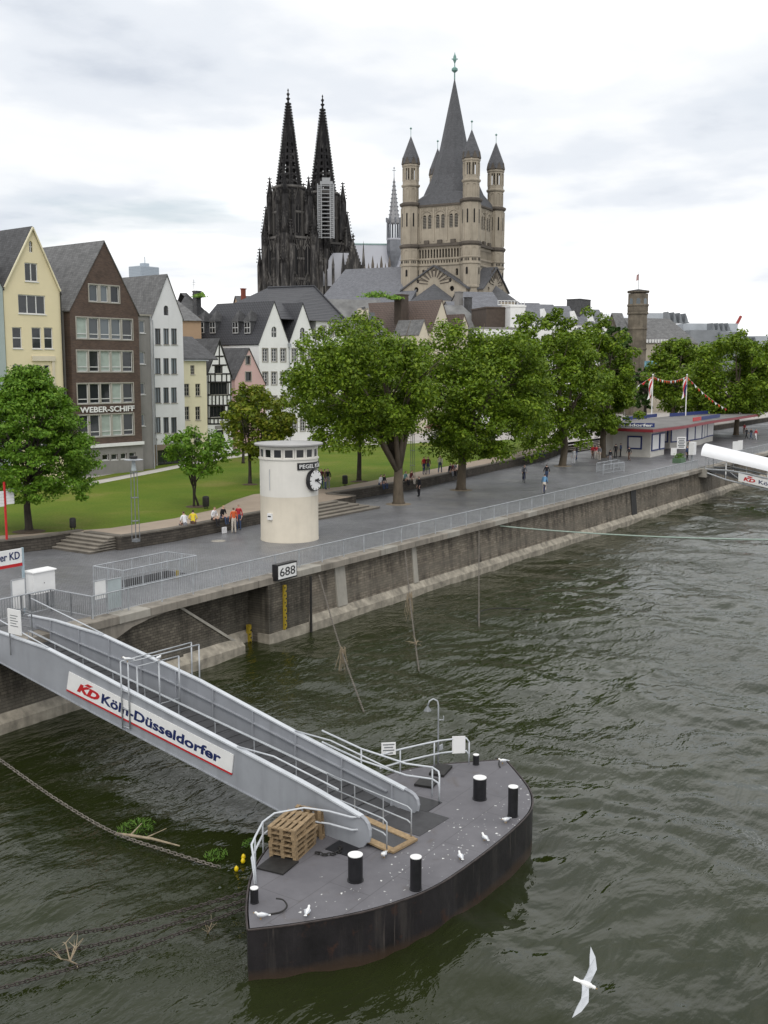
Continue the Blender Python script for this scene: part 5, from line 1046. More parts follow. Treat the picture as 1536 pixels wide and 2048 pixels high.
def person(label, p_, hd, pose, top, leg, hair='d', skirt=None):
    P = POSES[pose]; hz = P['hipz']; ln = P['lean']; V = []; E = []; Rd = []; Pt = []
    def j(c, r_, part, par=None):
        V.append(c); Rd.append(r_); Pt.append(part)
        if par is not None: E.append((par, len(V)-1))
        return len(V)-1
    pel = j((0, 0, hz), (.15, .11), 'leg'); bel = j((0, ln*.35, hz+.22), (.14, .10), 'top', pel); che = j((0, ln*.8, hz+.42), (.165, .11), 'top', bel); sho = j((0, ln*1.0, hz+.53), (.12, .085), 'top', che); nec = j((0, ln*1.08, hz+.60), (.055, .055), 'skin', sho); hea = j((0, ln*1.15+.015, hz+.70), (.082, .095), 'skin', nec); j((0, ln*1.15, hz+.80), (.075, .085), 'hair', hea)
    for k, s_ in ((0, 1), (1, -1)):
        hp = j((s_*.09, 0, hz-.04), (.095, .095), 'leg', pel); kn = j(P['kn'][k], (.065, .068), 'leg', hp); an = j((np.array(P['ft'][k])+np.array([0, 0, .03])).tolist(), (.045, .045), 'leg', kn); j((P['ft'][k][0], P['ft'][k][1]+.15, P['ft'][k][2]-.025), (.042, .032), 'shoe', an)
        sh = j((s_*.17, ln*.95, hz+.49), (.06, .06), 'top', sho); el = j((P['el'][k][0], P['el'][k][1]+(0 if pose == 'bike' else ln*.5), P['el'][k][2]), (.042, .042), 'top', sh); wr = j(P['ha'][k], (.030, .030), 'skin', el); d = np.array(P['ha'][k])-np.array(V[el]); d = d/np.linalg.norm(d)*.12; hd_ = j((np.array(P['ha'][k])+d*.6).tolist(), (.036, .022), 'skin', wr); j((np.array(P['ha'][k])+d).tolist(), (.026, .016), 'skin', hd_)
    PEOPLE.append((label, tuple(p_), hd, V, E, Rd, Pt, top, leg, hair))
def make_people():
    tmp = []
    for lb, p_, hd, V, E, Rd, Pt, top, leg, hair in PEOPLE:
        me = bpy.data.meshes.new('t'); me.from_pydata(V, E, []); ob = bpy.data.objects.new('t', me); COL.objects.link(ob)
        md = ob.modifiers.new('s', 'SKIN'); md.use_smooth_shade = True; md2 = ob.modifiers.new('u', 'SUBSURF'); md2.levels = 1
        for i, sv in enumerate(me.skin_vertices[0].data): sv.radius = Rd[i]; sv.use_root = (i == 0)
        tmp.append(ob)
    dg = bpy.context.evaluated_depsgraph_get()
    for ob, (lb, p_, hd, V, E, Rd, Pt, top, leg, hair) in zip(tmp, PEOPLE):
        me = bpy.data.meshes.new_from_object(ob.evaluated_get(dg)); me.materials.clear()
        parts = ['top', 'leg', 'skin', 'hair', 'shoe']
        for mt in (cloth(top, CC[top]), cloth(leg, CC[leg]), SKIN, HAIRM[hair], BLACKM): me.materials.append(mt)
        Va = np.array(V); 
        for pl_ in me.polygons:
            c_ = np.array(pl_.center); k = int(np.argmin(np.linalg.norm(Va-c_, axis=1))); pt = Pt[k]
            if pt == 'skin' and k == 5 and c_[1]-Va[5][1] < -.03: pt = 'hair'
            pl_.material_index = parts.index(pt); pl_.use_smooth = True
        o = bpy.data.objects.new('person', me); COL.objects.link(o); o.location = p_; o.rotation_euler = (0, 0, hd-R(90)); tag(o, lb, 'person', 'people on the promenade')
        hv = Va[5]; m = MB(); m.tube([hv+np.array([0, .085, .03]), hv+np.array([0, .112, -.005]), hv+np.array([0, .09, -.015])], [.008, .016, .008], 5); n_ = m.build('nose', SKIN, None); n_.parent = o
        bpy.data.objects.remove(ob)
WT = TZ+.075
RIV = -R(90)       # facing the river
def pz(u, v, z): q_ = atz(u, v, z); return (q_[0], q_[1], z)
person('man in orange polo shirt and pale trousers standing by the terrace wall', pz(468, 1067, PZ), R(60), 'stand', 'orange', 'khaki', 'm')
person('person in jeans half hidden behind the man in orange', pz(478, 1060, PZ), R(200), 'stand', 'red', 'jeans', 'm')
def wsit(lb, u, top, leg, hair='d', hd=RIV, v=None):
    # seated on the wall cap: find the wall line under this pixel column
    best = None
    for a, b in zip(WR[:-1], WR[1:]):
        for t_ in np.linspace(0, 1, 60):
            x, y = a[0]+(b[0]-a[0])*t_, a[1]+(b[1]-a[1])*t_; q_ = np.array([x, y, WT])-CAMP; uu = 768+FPX*(q_@_rt)/(q_@_fw)
            if best is None or abs(uu-u) < best[0]: best = (abs(uu-u), x, y)
    person(lb, (best[1], best[2]+.12, WT), hd, 'sit', top, leg, hair)
wsit('seated woman in white with a white bag on the terrace wall', 430, 'white', 'black', 'm'); wsit('blond person in black top and jeans seated on the terrace wall', 446, 'black', 'jeans', 'b')
wsit('person in white seated on the wall turned towards the lawn', 372, 'white', 'grey', 'm', R(80)); wsit('person in yellow shirt seated on the wall turned towards the lawn', 389, 'yellow', 'brown', 'd', R(40))
wsit('person in white shirt of the couple seated left of the nearest plane tree', 762, 'white', 'jeans'); wsit('person in dark top of the couple seated left of the nearest plane tree', 769, 'black', 'jeans')
wsit('person in teal seated right behind the nearest plane tree trunk', 811, 'teal', 'black'); wsit('person in maroon seated right of the nearest plane tree trunk', 824, 'maroon', 'khaki')
person('man all in black standing in front of the wall between the plane trees', pz(838, 993, PZ), R(150), 'stand', 'black', 'black')
person('person with red and white jacket standing on the lawn edge', pz(848, 949, TZ), R(250), 'stand', 'red', 'jeans'); person('person in brown jacket standing on the lawn edge', pz(856, 949, TZ), R(200), 'stand', 'brown', 'jeans'); person('person in pale top walking on the path behind the plane trees', pz(880, 946, TZ), R(20), 'walk', 'khaki', 'jeans', 'b')
wsit('left one of three people seated in the shade by the second plane trunk', 900, 'black', 'grey'); wsit('middle one of three people seated in the shade by the second plane trunk', 906, 'maroon', 'black'); wsit('right one of three people seated in the shade by the second plane trunk', 912, 'grey', 'black', 'b')
wsit('person with raised arms seated on the wall under the third plane tree', 1076, 'black', 'jeans'); wsit('person seated beside the one under the third plane tree', 1085, 'grey', 'jeans', 'b')
person('man in black top and jeans walking on the promenade', pz(1093, 964, PZ), R(40), 'walk', 'black', 'jeans')
for lb, u, v, top, leg, pose, hd in (('person in white standing by the third plane trunk', 1147, 928, 'white', 'white', 'stand', 200), ('person in dark clothes standing by the third plane trunk', 1153, 920, 'black', 'jeans', 'stand', 100), ('person in red, left of two by the kiosk', 1185, 918, 'red', 'brown', 'stand', 240), ('person in red, right of two by the kiosk', 1192, 919, 'red', 'khaki', 'stand', 200), ('person in grey beside the two in red', 1199, 921, 'grey', 'khaki', 'stand', 160), ('seated-looking dark figure near the far railed enclosure', 1220, 929, 'black', 'grey', 'stand', 60), ('person in black left of the kiosk wall', 1231, 916, 'black', 'black', 'stand', 10), ('person in dark blue at the kiosk wall', 1241, 914, 'jeans', 'black', 'stand', 90), ('man in black walking in front of the kiosk', 1258, 922, 'black', 'brown', 'walk', 60), ('person in dark top beside the white cabinet', 1374, 921, 'jeans', 'black', 'stand', 250), ('dark haired person in front of the second kiosk', 1378, 907, 'black', 'grey', 'stand', 200), ('couple on the far promenade, left person in black', 1493, 878, 'black', 'black', 'walk', 70), ('couple on the far promenade, right person in black', 1502, 879, 'black', 'jeans', 'walk', 70), ('person in white trousers on the far promenade', 1511, 880, 'red', 'white', 'walk', 240), ('person in red jacket by the far wall', 1488, 868, 'red', 'brown', 'stand', 200), ('walker in white behind the lawn near the tower roof', 646, 893, 'white', 'black', 'walk', 200), ('person in dark clothes on the lawn right of the tower, first of three', 643, 978, 'maroon', 'jeans', 'stand', 240), ('person in dark clothes on the lawn right of the tower, second of three', 650, 979, 'brown', 'jeans', 'stand', 300), ('person in dark clothes on the lawn right of the tower, third of three', 656, 978, 'black', 'grey', 'stand', 200)):
    z = PZ if (u > 1130 or u < 0) else TZ; person(lb, pz(u, v, z), R(hd), pose, top, leg)
def bike(lb, u, v, hd, top, leg, lbp):
    p_ = pz(u, v, PZ); T = thing('bicycle', lb, 'bicycle', (0, 0, 0)); WORG[T] = (0, 0, 0)
    for y in (-.45, .58):
        m = MB(); m.tube([(0, y+.33*math.cos(a), .34+.33*math.sin(a)) for a in np.linspace(0, 2*math.pi, 21)], .018, 5); wh = m.build('wheel', BLACKM, T)
        m = MB(); [m.tube([(0, y-.32*math.cos(a), .34-.32*math.sin(a)), (0, y+.32*math.cos(a), .34+.32*math.sin(a))], .004, 3) for a in np.linspace(0, math.pi, 6, endpoint=False)]; m.build('spokes', GALV, wh)
    m = MB(); [m.tube(q_, .02, 5) for q_ in ([(0, -.45, .34), (0, .02, .3), (0, -.12, .85), (0, -.45, .34)], [(0, -.1, .78), (0, .45, .80), (0, .02, .3)], [(0, .58, .34), (0, .45, .8), (0, .42, .98)])]; m.build('frame', BLUE, T)
    MB().tube([(-.26, .5, 1.0), (-.1, .42, .99), (.1, .42, .99), (.26, .5, 1.0)], .015, 5).build('handlebar', BLACKM, T); MB().tube([(0, -.25, .9), (0, -.05, .91)], [.07, .03], 6).build('saddle', BLACKM, T)
    T.location = p_; T.rotation_euler = (0, 0, hd-R(90)); person(lbp, p_, hd, 'bike', top, leg, 'd')
bike('bicycle ridden along the middle of the promenade', 1047, 965, R(215), 'grey', 'black', 'cyclist in helmet riding towards the camera'); bike('bicycle ridden close to the quay railing', 1088, 990, R(20), 'blue', 'khaki', 'cyclist in blue shirt beside the quay railing')
make_people()
p_ = [o for o in COL.objects if o.get('label', '').startswith('seated woman in white')][0].location; tag(MB().box(p_.x+.15, p_.x+.5, p_.y-.75, p_.y-.62, PZ+.02, PZ+.42).build('carrier_bag', cloth('white', CC['white']), None, (p_.x+.3, p_.y-.68, PZ)), 'white carrier bag standing below the seated woman in white', 'bag')
# ---------------------------------------------------------------- houses
SLATE = m_slate('grey_slate', (.160, .160, .160), 1.6); SLATE_D = m_slate('dark_slate', (.085, .085, .088), 1.6); SLATE_B = m_slate('blue_slate', (.165, .170, .188), 1.8, .12)
YEL = mat('yellow_render', (.73, .645, .43), .85, .04, .5, .06, 30, stain=.05); CREAM = mat('cream_render', (.74, .68, .49), .85, .05, .5, .06, 30, stain=.08); PINK = mat('pink_render', (.62, .42, .40), .85, .05, .5, .06, 30, stain=.08); TAN = mat('tan_render', (.36, .25, .16), .85, .08, .6); GREYC = mat('grey_concrete', (.235, .225, .215), .85, .12, .6, .1, 20, stain=.3); TEAL = mat('teal_render', (.36, .42, .41), .85, .06, .6); PCREAM = mat('pale_cream', (.62, .56, .44), .85, .06, .6)
BRICK = m_brickwall('brown_brick', (.115, .075, .057), (.075, .050, .041), (.095, .077, .066), 1, .26, .085, .012, .25, .85, .55); FRAMEW = mat('window_frame_white', (.68, .68, .67), .5, .04); FRAMES = mat('window_stone_frame', (.36, .34, .30), .8, .1); FRAMED = mat('dark_window_frame', (.045, .04, .036), .6, .2)
TILE_D = m_tile('dark_pantile', (.050, .051, .058), R(86)); TILE_B = m_tile('brown_pantile', (.115, .080, .065), R(86))
HPHI = R(-4)
def win(P, T, s0, s1, z0, z1, fm=FRAMEW, gm=GLASS, nx=1, tr=None, fw=.055, ins=.14, arch=False, sill=True, nbar=0):
    m = MB(P.w); d0, d1 = ins-.05, ins+.02
    m.box(s0, s0+fw, d0, d1, z0, z1); m.box(s1-fw, s1, d0, d1, z0, z1); m.box(s0+fw, s1-fw, d0, d1, z0, z0+fw); m.box(s0+fw, s1-fw, d0, d1, z1-fw, z1)
    for i in range(1, nx): x = s0+(s1-s0)*i/nx; m.box(x-fw*.5, x+fw*.5, d0-.005, d1-.002, z0+fw, z1-fw)
    if tr: zt_ = z0+(z1-z0)*tr; m.box(s0+fw, s1-fw, d0-.008, d1-.003, zt_-fw*.6, zt_+fw*.6)
    for i in range(1, nbar): zt_ = z0+(z1-z0)*i/nbar; m.box(s0+fw, s1-fw, d0+.004, d1-.004, zt_-.022, zt_+.022)
    f_ = m.build('window', fm, T)
    g_ = MB(P.w); g_.box(s0+.01, s1-.01, ins, ins+.03, z0+.01, z1-.01); g_.build('pane', gm, f_)
    if sill: MB(P.w).box(s0-.06, s1+.06, -.07, ins-.06, z0-.07, z0-.004).build('sill', FRAMES if fm is not FRAMEW else fm, f_)
    return f_
def arch_poly(s0, s1, z0, z1, n=7):
    r_ = (s1-s0)/2; c_ = (s0+s1)/2; return [(s0, z0), (s1, z0)]+[(c_+r_*math.cos(a), z1-r_+r_*math.sin(a)) for a in np.linspace(0, math.pi, n)]
def srect(P, u0, u1, v0, v1):
    vm = (v0+v1)/2; um = (u0+u1)/2; s0 = P.px(u0, vm)[0]; s1 = P.px(u1, vm)[0]; return s0, s1, P.px(um, v1)[1], P.px(um, v0)[1]
def plane_at(u, v, D, phi=HPHI): q_ = atd(u, v, D); return Plane(q_[:2], phi)
def gable_roof(P, T, sl, sa, sr, zl, za, zr, L, mt, Lr=None, over=.12, th=.16, kick=0, front=.1):
    Lr = Lr if Lr is not None else L
    for (s_, z, sg) in ((sl, zl, -1), (sr, zr, 1)):
        dx = s_-sa; dzz = z-za; f_ = over/abs(dx); so, zo = s_+dx*f_, z+dzz*f_
        m = MB(P.w); m.hexa([(sa, -front, za), (so, -front, zo), (so, L, zo), (sa, Lr, za), (sa, -front, za+th), (so, -front, zo+th*.6), (so, L, zo+th*.6), (sa, Lr, za+th)] if sg > 0 else [(so, -front, zo), (sa, -front, za), (sa, Lr, za), (so, L, zo), (so, -front, zo+th*.6), (sa, -front, za+th), (sa, Lr, za+th), (so, L, zo+th*.6)]); m.build('roof_slope', mt, T)
    if Lr < L:
        m = MB(P.w); m.poly([(sl, L, zl+th*.6), (sa, Lr, za+th), (sr, L, zr+th*.6)]); m.build('roof_hip', mt, T)
def house(name, label, P, uL, uR, eL, eR, ap, wallm, roofm, wins, L=11, zb=TZ, Lr=None, thick=True, vb=None, cat='house', verge=None):
    """eL/eR eave pixel rows, ap apex pixel; wins: (u0,u1,v0,v1,opts)"""
    sl = P.px(uL, eL)[0]; sr = P.px(uR, eR)[0]; zl = P.px(uL, eL)[1]; zr = P.px(uR, eR)[1]; sa, za = P.px(*ap)
    T = thing(name, label, cat, P.w((sl+sr)/2, 0, zb)); holes = []; todo = []
    for w_ in wins:
        u0, u1, v0, v1 = w_[:4]; o = w_[4] if len(w_) > 4 else {}
        s0, s1, z0, z1 = srect(P, u0, u1, v0, v1)
        if o.get('arch'): holes.append(arch_poly(s0, s1, z0, z1))
        else: holes.append([(s0, z0), (s1, z0), (s1, z1), (s0, z1)])
        todo.append((s0, s1, z0, z1, o))
    m = MB(P.w); m.holed([(sl, zb-.3), (sr, zb-.3), (sr, zr), (sa, za), (sl, zl)], holes, lambda a, b, d: (a, d, b), .16)
    m.add([(sl, 0, zb-.3), (sl, 0, zl), (sl, L, zl), (sl, L, zb-.3)], [(0, 1, 2, 3)]); m.add([(sr, 0, zb-.3), (sr, L, zb-.3), (sr, L, zr), (sr, 0, zr)], [(0, 1, 2, 3)]); m.poly([(sl, L, zb-.3), (sl, L, zl), (sa, L, za) if not Lr else (sa, L, zl), (sr, L, zr), (sr, L, zb-.3)])
    m.build('wall', wallm, T)
    gable_roof(P, T, sl, sa, sr, zl, za, zr, L, roofm, Lr)
    for s0, s1, z0, z1, o in todo:
        o = dict(o); split = o.pop('split', 1); gap = o.pop('gap', .12); sur = o.pop('sur', None); gl = o.pop('gls', None)
        if sur:
            mm = MB(P.w); b_ = .10; mm.box(s0-b_, s0, -.05, .10, z0-b_, z1+b_); mm.box(s1, s1+b_, -.05, .10, z0-b_, z1+b_); mm.box(s0, s1, -.05, .10, z0-b_, z0); mm.box(s0, s1, -.05, .10, z1, z1+b_)
            for i in range(1, split): x = s0+(s1-s0)*i/split; mm.box(x-gap/2, x+gap/2, -.03, .13, z0, z1)
            so_ = mm.build('window_surround', sur, T)
        if o.get('arch'):
            pts = arch_poly(s0, s1, z0, z1, 9); mm = MB(P.w); mm.prism([(a, .12, b) for a, b in pts], (0, .03, 0)) if False else mm.add([(a, .13, b) for a, b in pts], [list(range(len(pts)))]); g_ = mm.build('window', GLASS if not gl else gl[0], T)
            mm = MB(P.w); c_ = (s0+s1)/2; mm.box(c_-.03, c_+.03, .08, .125, z0, z1-.02); mm.box(s0, s1, .08, .124, z0+(z1-z0)*.5-.03, z0+(z1-z0)*.5+.03); mm.box(s0, s1, .08, .12, z0, z0+.06); mm.build('glazing_bar', o.get('fm', FRAMEW), g_); continue
        for i in range(split):
            a = s0+(s1-s0)*i/split+(gap/2 if i else 0); b = s0+(s1-s0)*(i+1)/split-(gap/2 if i < split-1 else 0)
            k = dict(o)
            if gl: k['gm'] = gl[i % len(gl)]
            win(P, T, a, b, z0, z1, **k)
    return T, (sl, sr, zl, zr, sa, za)
# yellow gabled house
PY = plane_at(120, 957, 95.8)
W = dict(tr=.5, fw=.07)
YH, g = house('yellow_house', 'tall pale yellow gabled house at the left edge', PY, 6, 120, 577, 585, (63.5, 456), YEL, SLATE_D,
  [(58, 65, 482, 505, dict(arch=True)), (49.5, 75.5, 526, 563, dict(nx=2, fw=.08)), (36.5, 91, 590, 628, dict(nx=3, fw=.08)), (25, 44, 654.5, 697, W), (64, 83, 655, 697.5, W), (88.5, 106, 655, 697.5, W), (26, 45.5, 729.5, 770, W), (69, 83, 730, 771, W), (89, 100, 730, 771, W), (26.5, 46, 800, 842, W), (69.5, 83.5, 800, 842, W), (89.5, 101, 800, 842, W), (26.5, 46, 868, 912, W), (70, 101, 868, 930, dict(nx=2))], 12)
m = MB(PY.w); s0, s1, z0, z1 = srect(PY, 63, 109, 712, 722); m.box(s0, s1, -.18, .0-.004, z0, z1); m.build('bay_cornice', PCREAM, YH); s0, s1, z0, z1 = srect(PY, 104, 109, 722, 772); m = MB(PY.w); m.box(s0, s1, -.12, -.004, z0, z1); m.build('bay_pilaster', PCREAM, YH)
m = MB(PY.w); a = PY.px(63.5, 456); b = PY.px(119, 584); m.bar((a[0], -.16, a[1]+.06), (b[0], -.16, b[1]+.06), .1, .14, upv=(0, -1, 0)); a2 = PY.px(6.5, 576); m.bar((a[0], -.16, a[1]+.06), (a2[0], -.16, a2[1]+.06), .1, .14, upv=(0, -1, 0)); m.build('verge_board', CREAM, YH)
sk = MB(PY.w); sL, zL = PY.px(6, 560); sk.hexa([(sL-.35, 1.2, zL+.6), (sL+.35, 1.2, zL+1.9), (sL+.35, 3.2, zL+1.9), (sL-.35, 3.2, zL+.6), (sL-.75, 1.2, zL+.85), (sL-.05, 1.2, zL+2.2), (sL-.05, 3.2, zL+2.2), (sL-.75, 3.2, zL+.85)]); sk.build('skylight', FRAMEW, YH)
MB(PY.w).tube([(g[1]-.05, -.12, TZ), (g[1]-.05, -.12, g[3])], .06, 6).build('downpipe', BLACKM, YH)
PTl = plane_at(5, 957, 91); house('teal_house', 'sliver of a grey-green house at the very left edge', PTl, -110, 5, 560, 576, (-52, 470), TEAL, SLATE_D, [(-40, -20, 655, 697, W), (-90, -70, 655, 697, W)], 11)
# brown brick house
PBr = plane_at(276.5, 943, 103)
L5 = dict(split=5, gap=.17, sur=FRAMES, tr=.22, fw=.06, sill=False)
def l5(*g_): return dict(L5, gls=list(g_))
BH, g = house('brick_house', 'tall dark brown brick gabled house with rows of white windows', PBr, 139, 276.5, 619, 628, (207.5, 484), BRICK, SLATE,
  [(178, 238, 571, 604, dict(split=3, gap=.3, sur=FRAMES, sill=False, gls=[GLASSB, GLASSB, GLASS])), (153, 264.5, 637, 678, l5(BLIND, GLASSB, GLASSB, GLASSB, GLASS)), (154, 265, 702, 743, l5(BLIND, GLASS, BLIND, BLIND, GLASS)), (155, 266, 767, 806, l5(GLASS, GLASS, GLASS, BLIND, GLASS)), (156, 267, 829, 872, l5(GLASS, GLASS, BLIND, BLIND, GLASS)),
   (204, 217, 909, 920, dict()), (222, 235, 908, 919.5, dict()), (241, 253, 906.5, 918, dict()), (258, 270.5, 905, 916.5, dict())], 13)
s0 = g[0]; s1 = g[1]; zc = PBr.px(200, 891)[1]; MB(PBr.w).box(s0-.05, s1+.05, -.28, -.004, zc-.16, zc+.14).build('white_cornice', WHITE, BH)
mb = MB(PBr.w)
holes = [srect(PBr, *r_) for r_ in ((204, 217, 909, 920), (222, 235, 908, 919.5), (241, 253, 906.5, 918), (258, 270.5, 905, 916.5))]
mb.holed([(s0-.02, TZ-.3), (s1+.02, TZ-.3), (s1+.02, zc-.165), (s0-.02, zc-.165)], [[(a, c_), (b, c_), (b, d), (a, d)] for a, b, c_, d in holes], lambda a, b, d: (a, -.06+d, b), .06); mb.build('grey_base', GREYC, BH)
sa_, sb_ = PBr.px(159, 818)[0], PBr.px(268, 818)[0]; zt_ = PBr.px(213, 812.5)[1]; zb_ = PBr.px(213, 824)[1]
lettering('lettering', 'WEBER-SCHIFF', lambda a, b, c: (PBr.w(sa_+a, -.08-c*2, zb_+b)), sb_-sa_, zt_-zb_, WHITE, BH, .02)
PWg = Plane(PBr.w(g[1], 1.0, 0)[:2], HPHI); sW0, sW1 = 0.0, PWg.px(302.5, 700)[0]; zW = PWg.px(290, 632)[1]
WGT = thing('concrete_wing', 'narrow grey concrete wing between the brick and the white house', 'building', PWg.w(.6, 0, TZ)); hs = [srect(PWg, 279, 290, a, b) for a, b in ((641, 666), (703.5, 728), (766, 789), (828.5, 852))]
m = MB(PWg.w); m.holed([(sW0, TZ-.3), (sW1, TZ-.3), (sW1, zW), (sW0, zW)], [[(a, c_), (b, c_), (b, d), (a, d)] for a, b, c_, d in hs], lambda a, b, d: (a, d, b), .16); m.box(sW0, sW1, .2, 8, TZ-.3, zW-.01); m.build('wall', GREYC, WGT)
for a, b, c_, d in hs: win(PWg, WGT, a, b, c_, d, FRAMEW, GLASSB, fw=.07)
MB(PWg.w).box(sW0-.1, sW1+.05, -.12, 8.1, zW, zW+.16).build('roof_edge', CONC_L, WGT); MB(PWg.w).tube([(sW1-.1, -.1, TZ), (sW1-.1, -.1, zW)], .05, 6).build('downpipe', GALV, WGT)
PS2 = Plane(PBr.w(g[0], .9, 0)[:2], HPHI); ST = thing('concrete_recess', 'narrow grey concrete recess between the yellow and the brick house', 'building', PS2.w(-.4, 0, TZ)); zz_ = PS2.px(132, 622)[1]; MB(PS2.w).box(PS2.px(122, 700)[0], -.01, 0, 8, TZ-.3, zz_).build('wall', GREYC, ST); MB(PS2.w).box(PS2.px(122, 700)[0], .02, -.1, 8, zz_+.002, zz_+.18).build('roof_edge', GREYC, ST)
# tall white house
PW = plane_at(365, 926, 112); D3 = dict(fm=FRAMED, gm=GLASSB, nx=2, fw=.06, sill=True)
WH, g = house('white_house', 'tall narrow white gabled house with three columns of dark windows', PW, 302.5, 365, 636, 637, (333.5, 551), OFFW, SLATE,
  [(327.5, 337, 611, 630.5, dict(arch=True, fm=FRAMED))]+[(a, b, c_, d, D3) for c_, d in ((657, 689), (716.5, 748), (775, 806), (834.5, 866)) for a, b in ((310, 321.5), (327, 338), (342.5, 354))]+[(315, 361, 899, 937, dict(nx=3, fm=FRAMED, sill=False))], 11)
a, b, c_, d = srect(PW, 308, 365, 888, 945); mb = MB(PW.w); h_ = srect(PW, 315, 361, 899, 937); mb.holed([(a, TZ-.3), (b-.01, TZ-.3), (b-.01, d), (a, d)], [[(h_[0], h_[2]), (h_[1], h_[2]), (h_[1], h_[3]), (h_[0], h_[3])]], lambda x, y, q_: (x, -.05+q_, y), .05); mb.build('shop_surround', mat('brown_stone', (.24, .19, .145), .8, .1), WH)
for u in (312, 345): q_ = PW.px(u, 878); MB(PW.w).lathe([(.01, -.12), (.1, -.06), (.1, .06), (.01, .12)], (q_[0], -.2, q_[1]), 8).build('wall_lamp', FRAMEW, WH)
MB(PW.w).tube([(g[0]+.1, -.1, TZ), (g[0]+.1, -.1, g[2]-.2)], .05, 6).build('downpipe', GALV, WH)
# cream house with dark eaves-on roof
PC = plane_at(413, 915, 119); s0, s1 = PC.px(366, 760)[0], PC.px(413, 760)[0]; ze = PC.px(390, 719)[1]; zr = PC.px(390, 676, 4)[1]
CT = thing('cream_house', 'small cream house with dark slate roof beside the tall white house', 'house', PC.w((s0+s1)/2, 0, TZ)); cw = [(381, 389.5, 730.5, 749), (368.5, 379, 767.5, 792), (391, 401, 767.5, 792), (368.5, 379, 813, 840), (391, 401, 813, 840), (369, 379, 868, 892), (391, 402, 868, 892)]
hs = [srect(PC, *r_) for r_ in cw]; m = MB(PC.w); m.holed([(s0, TZ-.3), (s1, TZ-.3), (s1, ze), (s0, ze)], [[(a, c_), (b, c_), (b, d), (a, d)] for a, b, c_, d in hs], lambda a, b, d: (a, d, b), .16); m.box(s0+.01, s1-.01, .25, 8, TZ-.3, ze-.02); m.build('wall', CREAM, CT)
for a, b, c_, d in hs: win(PC, CT, a, b, c_, d, FRAMES, GLASS, 2, None, .06, nbar=3)
m = MB(PC.w); m.hexa([(s0, -.25, ze-.05), (s1+1.6, -.25, ze-.05), (s1+1.6, 4, zr), (s0, 4, zr), (s0, -.25, ze+.1), (s1+1.6, -.25, ze+.1), (s1+1.6, 4, zr+.15), (s0, 4, zr+.15)]); m.hexa([(s0, 4, zr), (s1+1.6, 4, zr), (s1+1.6, 8.2, ze), (s0, 8.2, ze), (s0, 4, zr+.15), (s1+1.6, 4, zr+.15), (s1+1.6, 8.2, ze+.15), (s0, 8.2, ze+.15)]); m.build('roof', SLATE_D, CT); MB(PC.w).box(s0, s1+.1, -.32, -.2, ze-.16, ze-.04).build('gutter', GALV, CT)
# half-timbered house
PH = plane_at(462.5, 905, 126)
HH, g = house('half_timbered_house', 'narrow white half-timbered gabled house with black beams', PH, 413.5, 463, 748, 752, (438.5, 679), WHITEW, SLATE_D, [(431, 443, 731, 746.5, dict(fm=FRAMED, nx=2)), (421, 455, 765.5, 789, dict(fm=FRAMED, nx=6)), (421, 449, 812, 834, dict(fm=FRAMED, nx=4)), (432, 448, 860, 902, dict(fm=FRAMED, sill=False))], 10)
BEAM = mat('black_beam', (.022, .020, .018), .8, .2)
def beam(u0, v0, u1, v1, w_=.18):
    a, b = PH.px(u0, v0), PH.px(u1, v1); m = MB(PH.w); dx, dzz = b[0]-a[0], b[1]-a[1]; L_ = math.hypot(dx, dzz); nx_, nz_ = -dzz/L_*w_/2, dx/L_*w_/2; q_ = [(a[0]-nx_, a[1]-nz_), (b[0]-nx_, b[1]-nz_), (b[0]+nx_, b[1]+nz_), (a[0]+nx_, a[1]+nz_)]
    m.prism([(x, -.035, z) for x, z in q_], (0, .032, 0)); m.build('beam', BEAM, HH)
for v, u0, u1 in ((713, 430, 447), (730.5, 424, 453), (748, 414.5, 462), (764.5, 414.5, 462), (790, 414.5, 462), (811, 414.5, 462), (837, 414.5, 462), (848, 414.5, 462)): beam(u0, v, u1, v-.4)
for u, v0, v1 in ((438.5, 685, 730), (416, 750, 847), (461.5, 750, 847), (430, 731, 765), (443.5, 731, 765), (453, 748, 765), (421, 750, 764), (456, 765, 790), (420, 765, 790), (424, 791, 811), (431, 791, 811), (438.5, 791, 811), (446, 791, 811), (454, 791, 811), (420, 811, 847), (449, 811, 837), (456, 811, 847), (428, 837, 847), (436, 837, 847), (444, 837, 847)): beam(u, v0, u, v1)
beam(414, 750, 438.5, 681, .16); beam(463, 753, 438.5, 681, .22)
s0, s1, z0, z1 = srect(PH, 430, 452, 851, 857); MB(PH.w).box(s0, s1, -.1, -.004, z0, z1).build('shop_sign', GREYC, HH)
# pink house
PP = plane_at(530, 897, 132)
PKH, g = house('pink_house', 'small pink gabled house right of the half-timbered one', PP, 469.5, 530.5, 757, 768, (497.6, 698), PINK, SLATE_D, [(491.5, 500, 712, 728, dict(fm=FRAMED, sur=FRAMES)), (491, 502, 744, 761.5, dict(fm=FRAMED, sur=FRAMES)), (477, 488, 790, 812, dict(fm=FRAMED, sur=FRAMES)), (505, 516, 790, 812, dict(fm=FRAMED, sur=FRAMES))], 10)
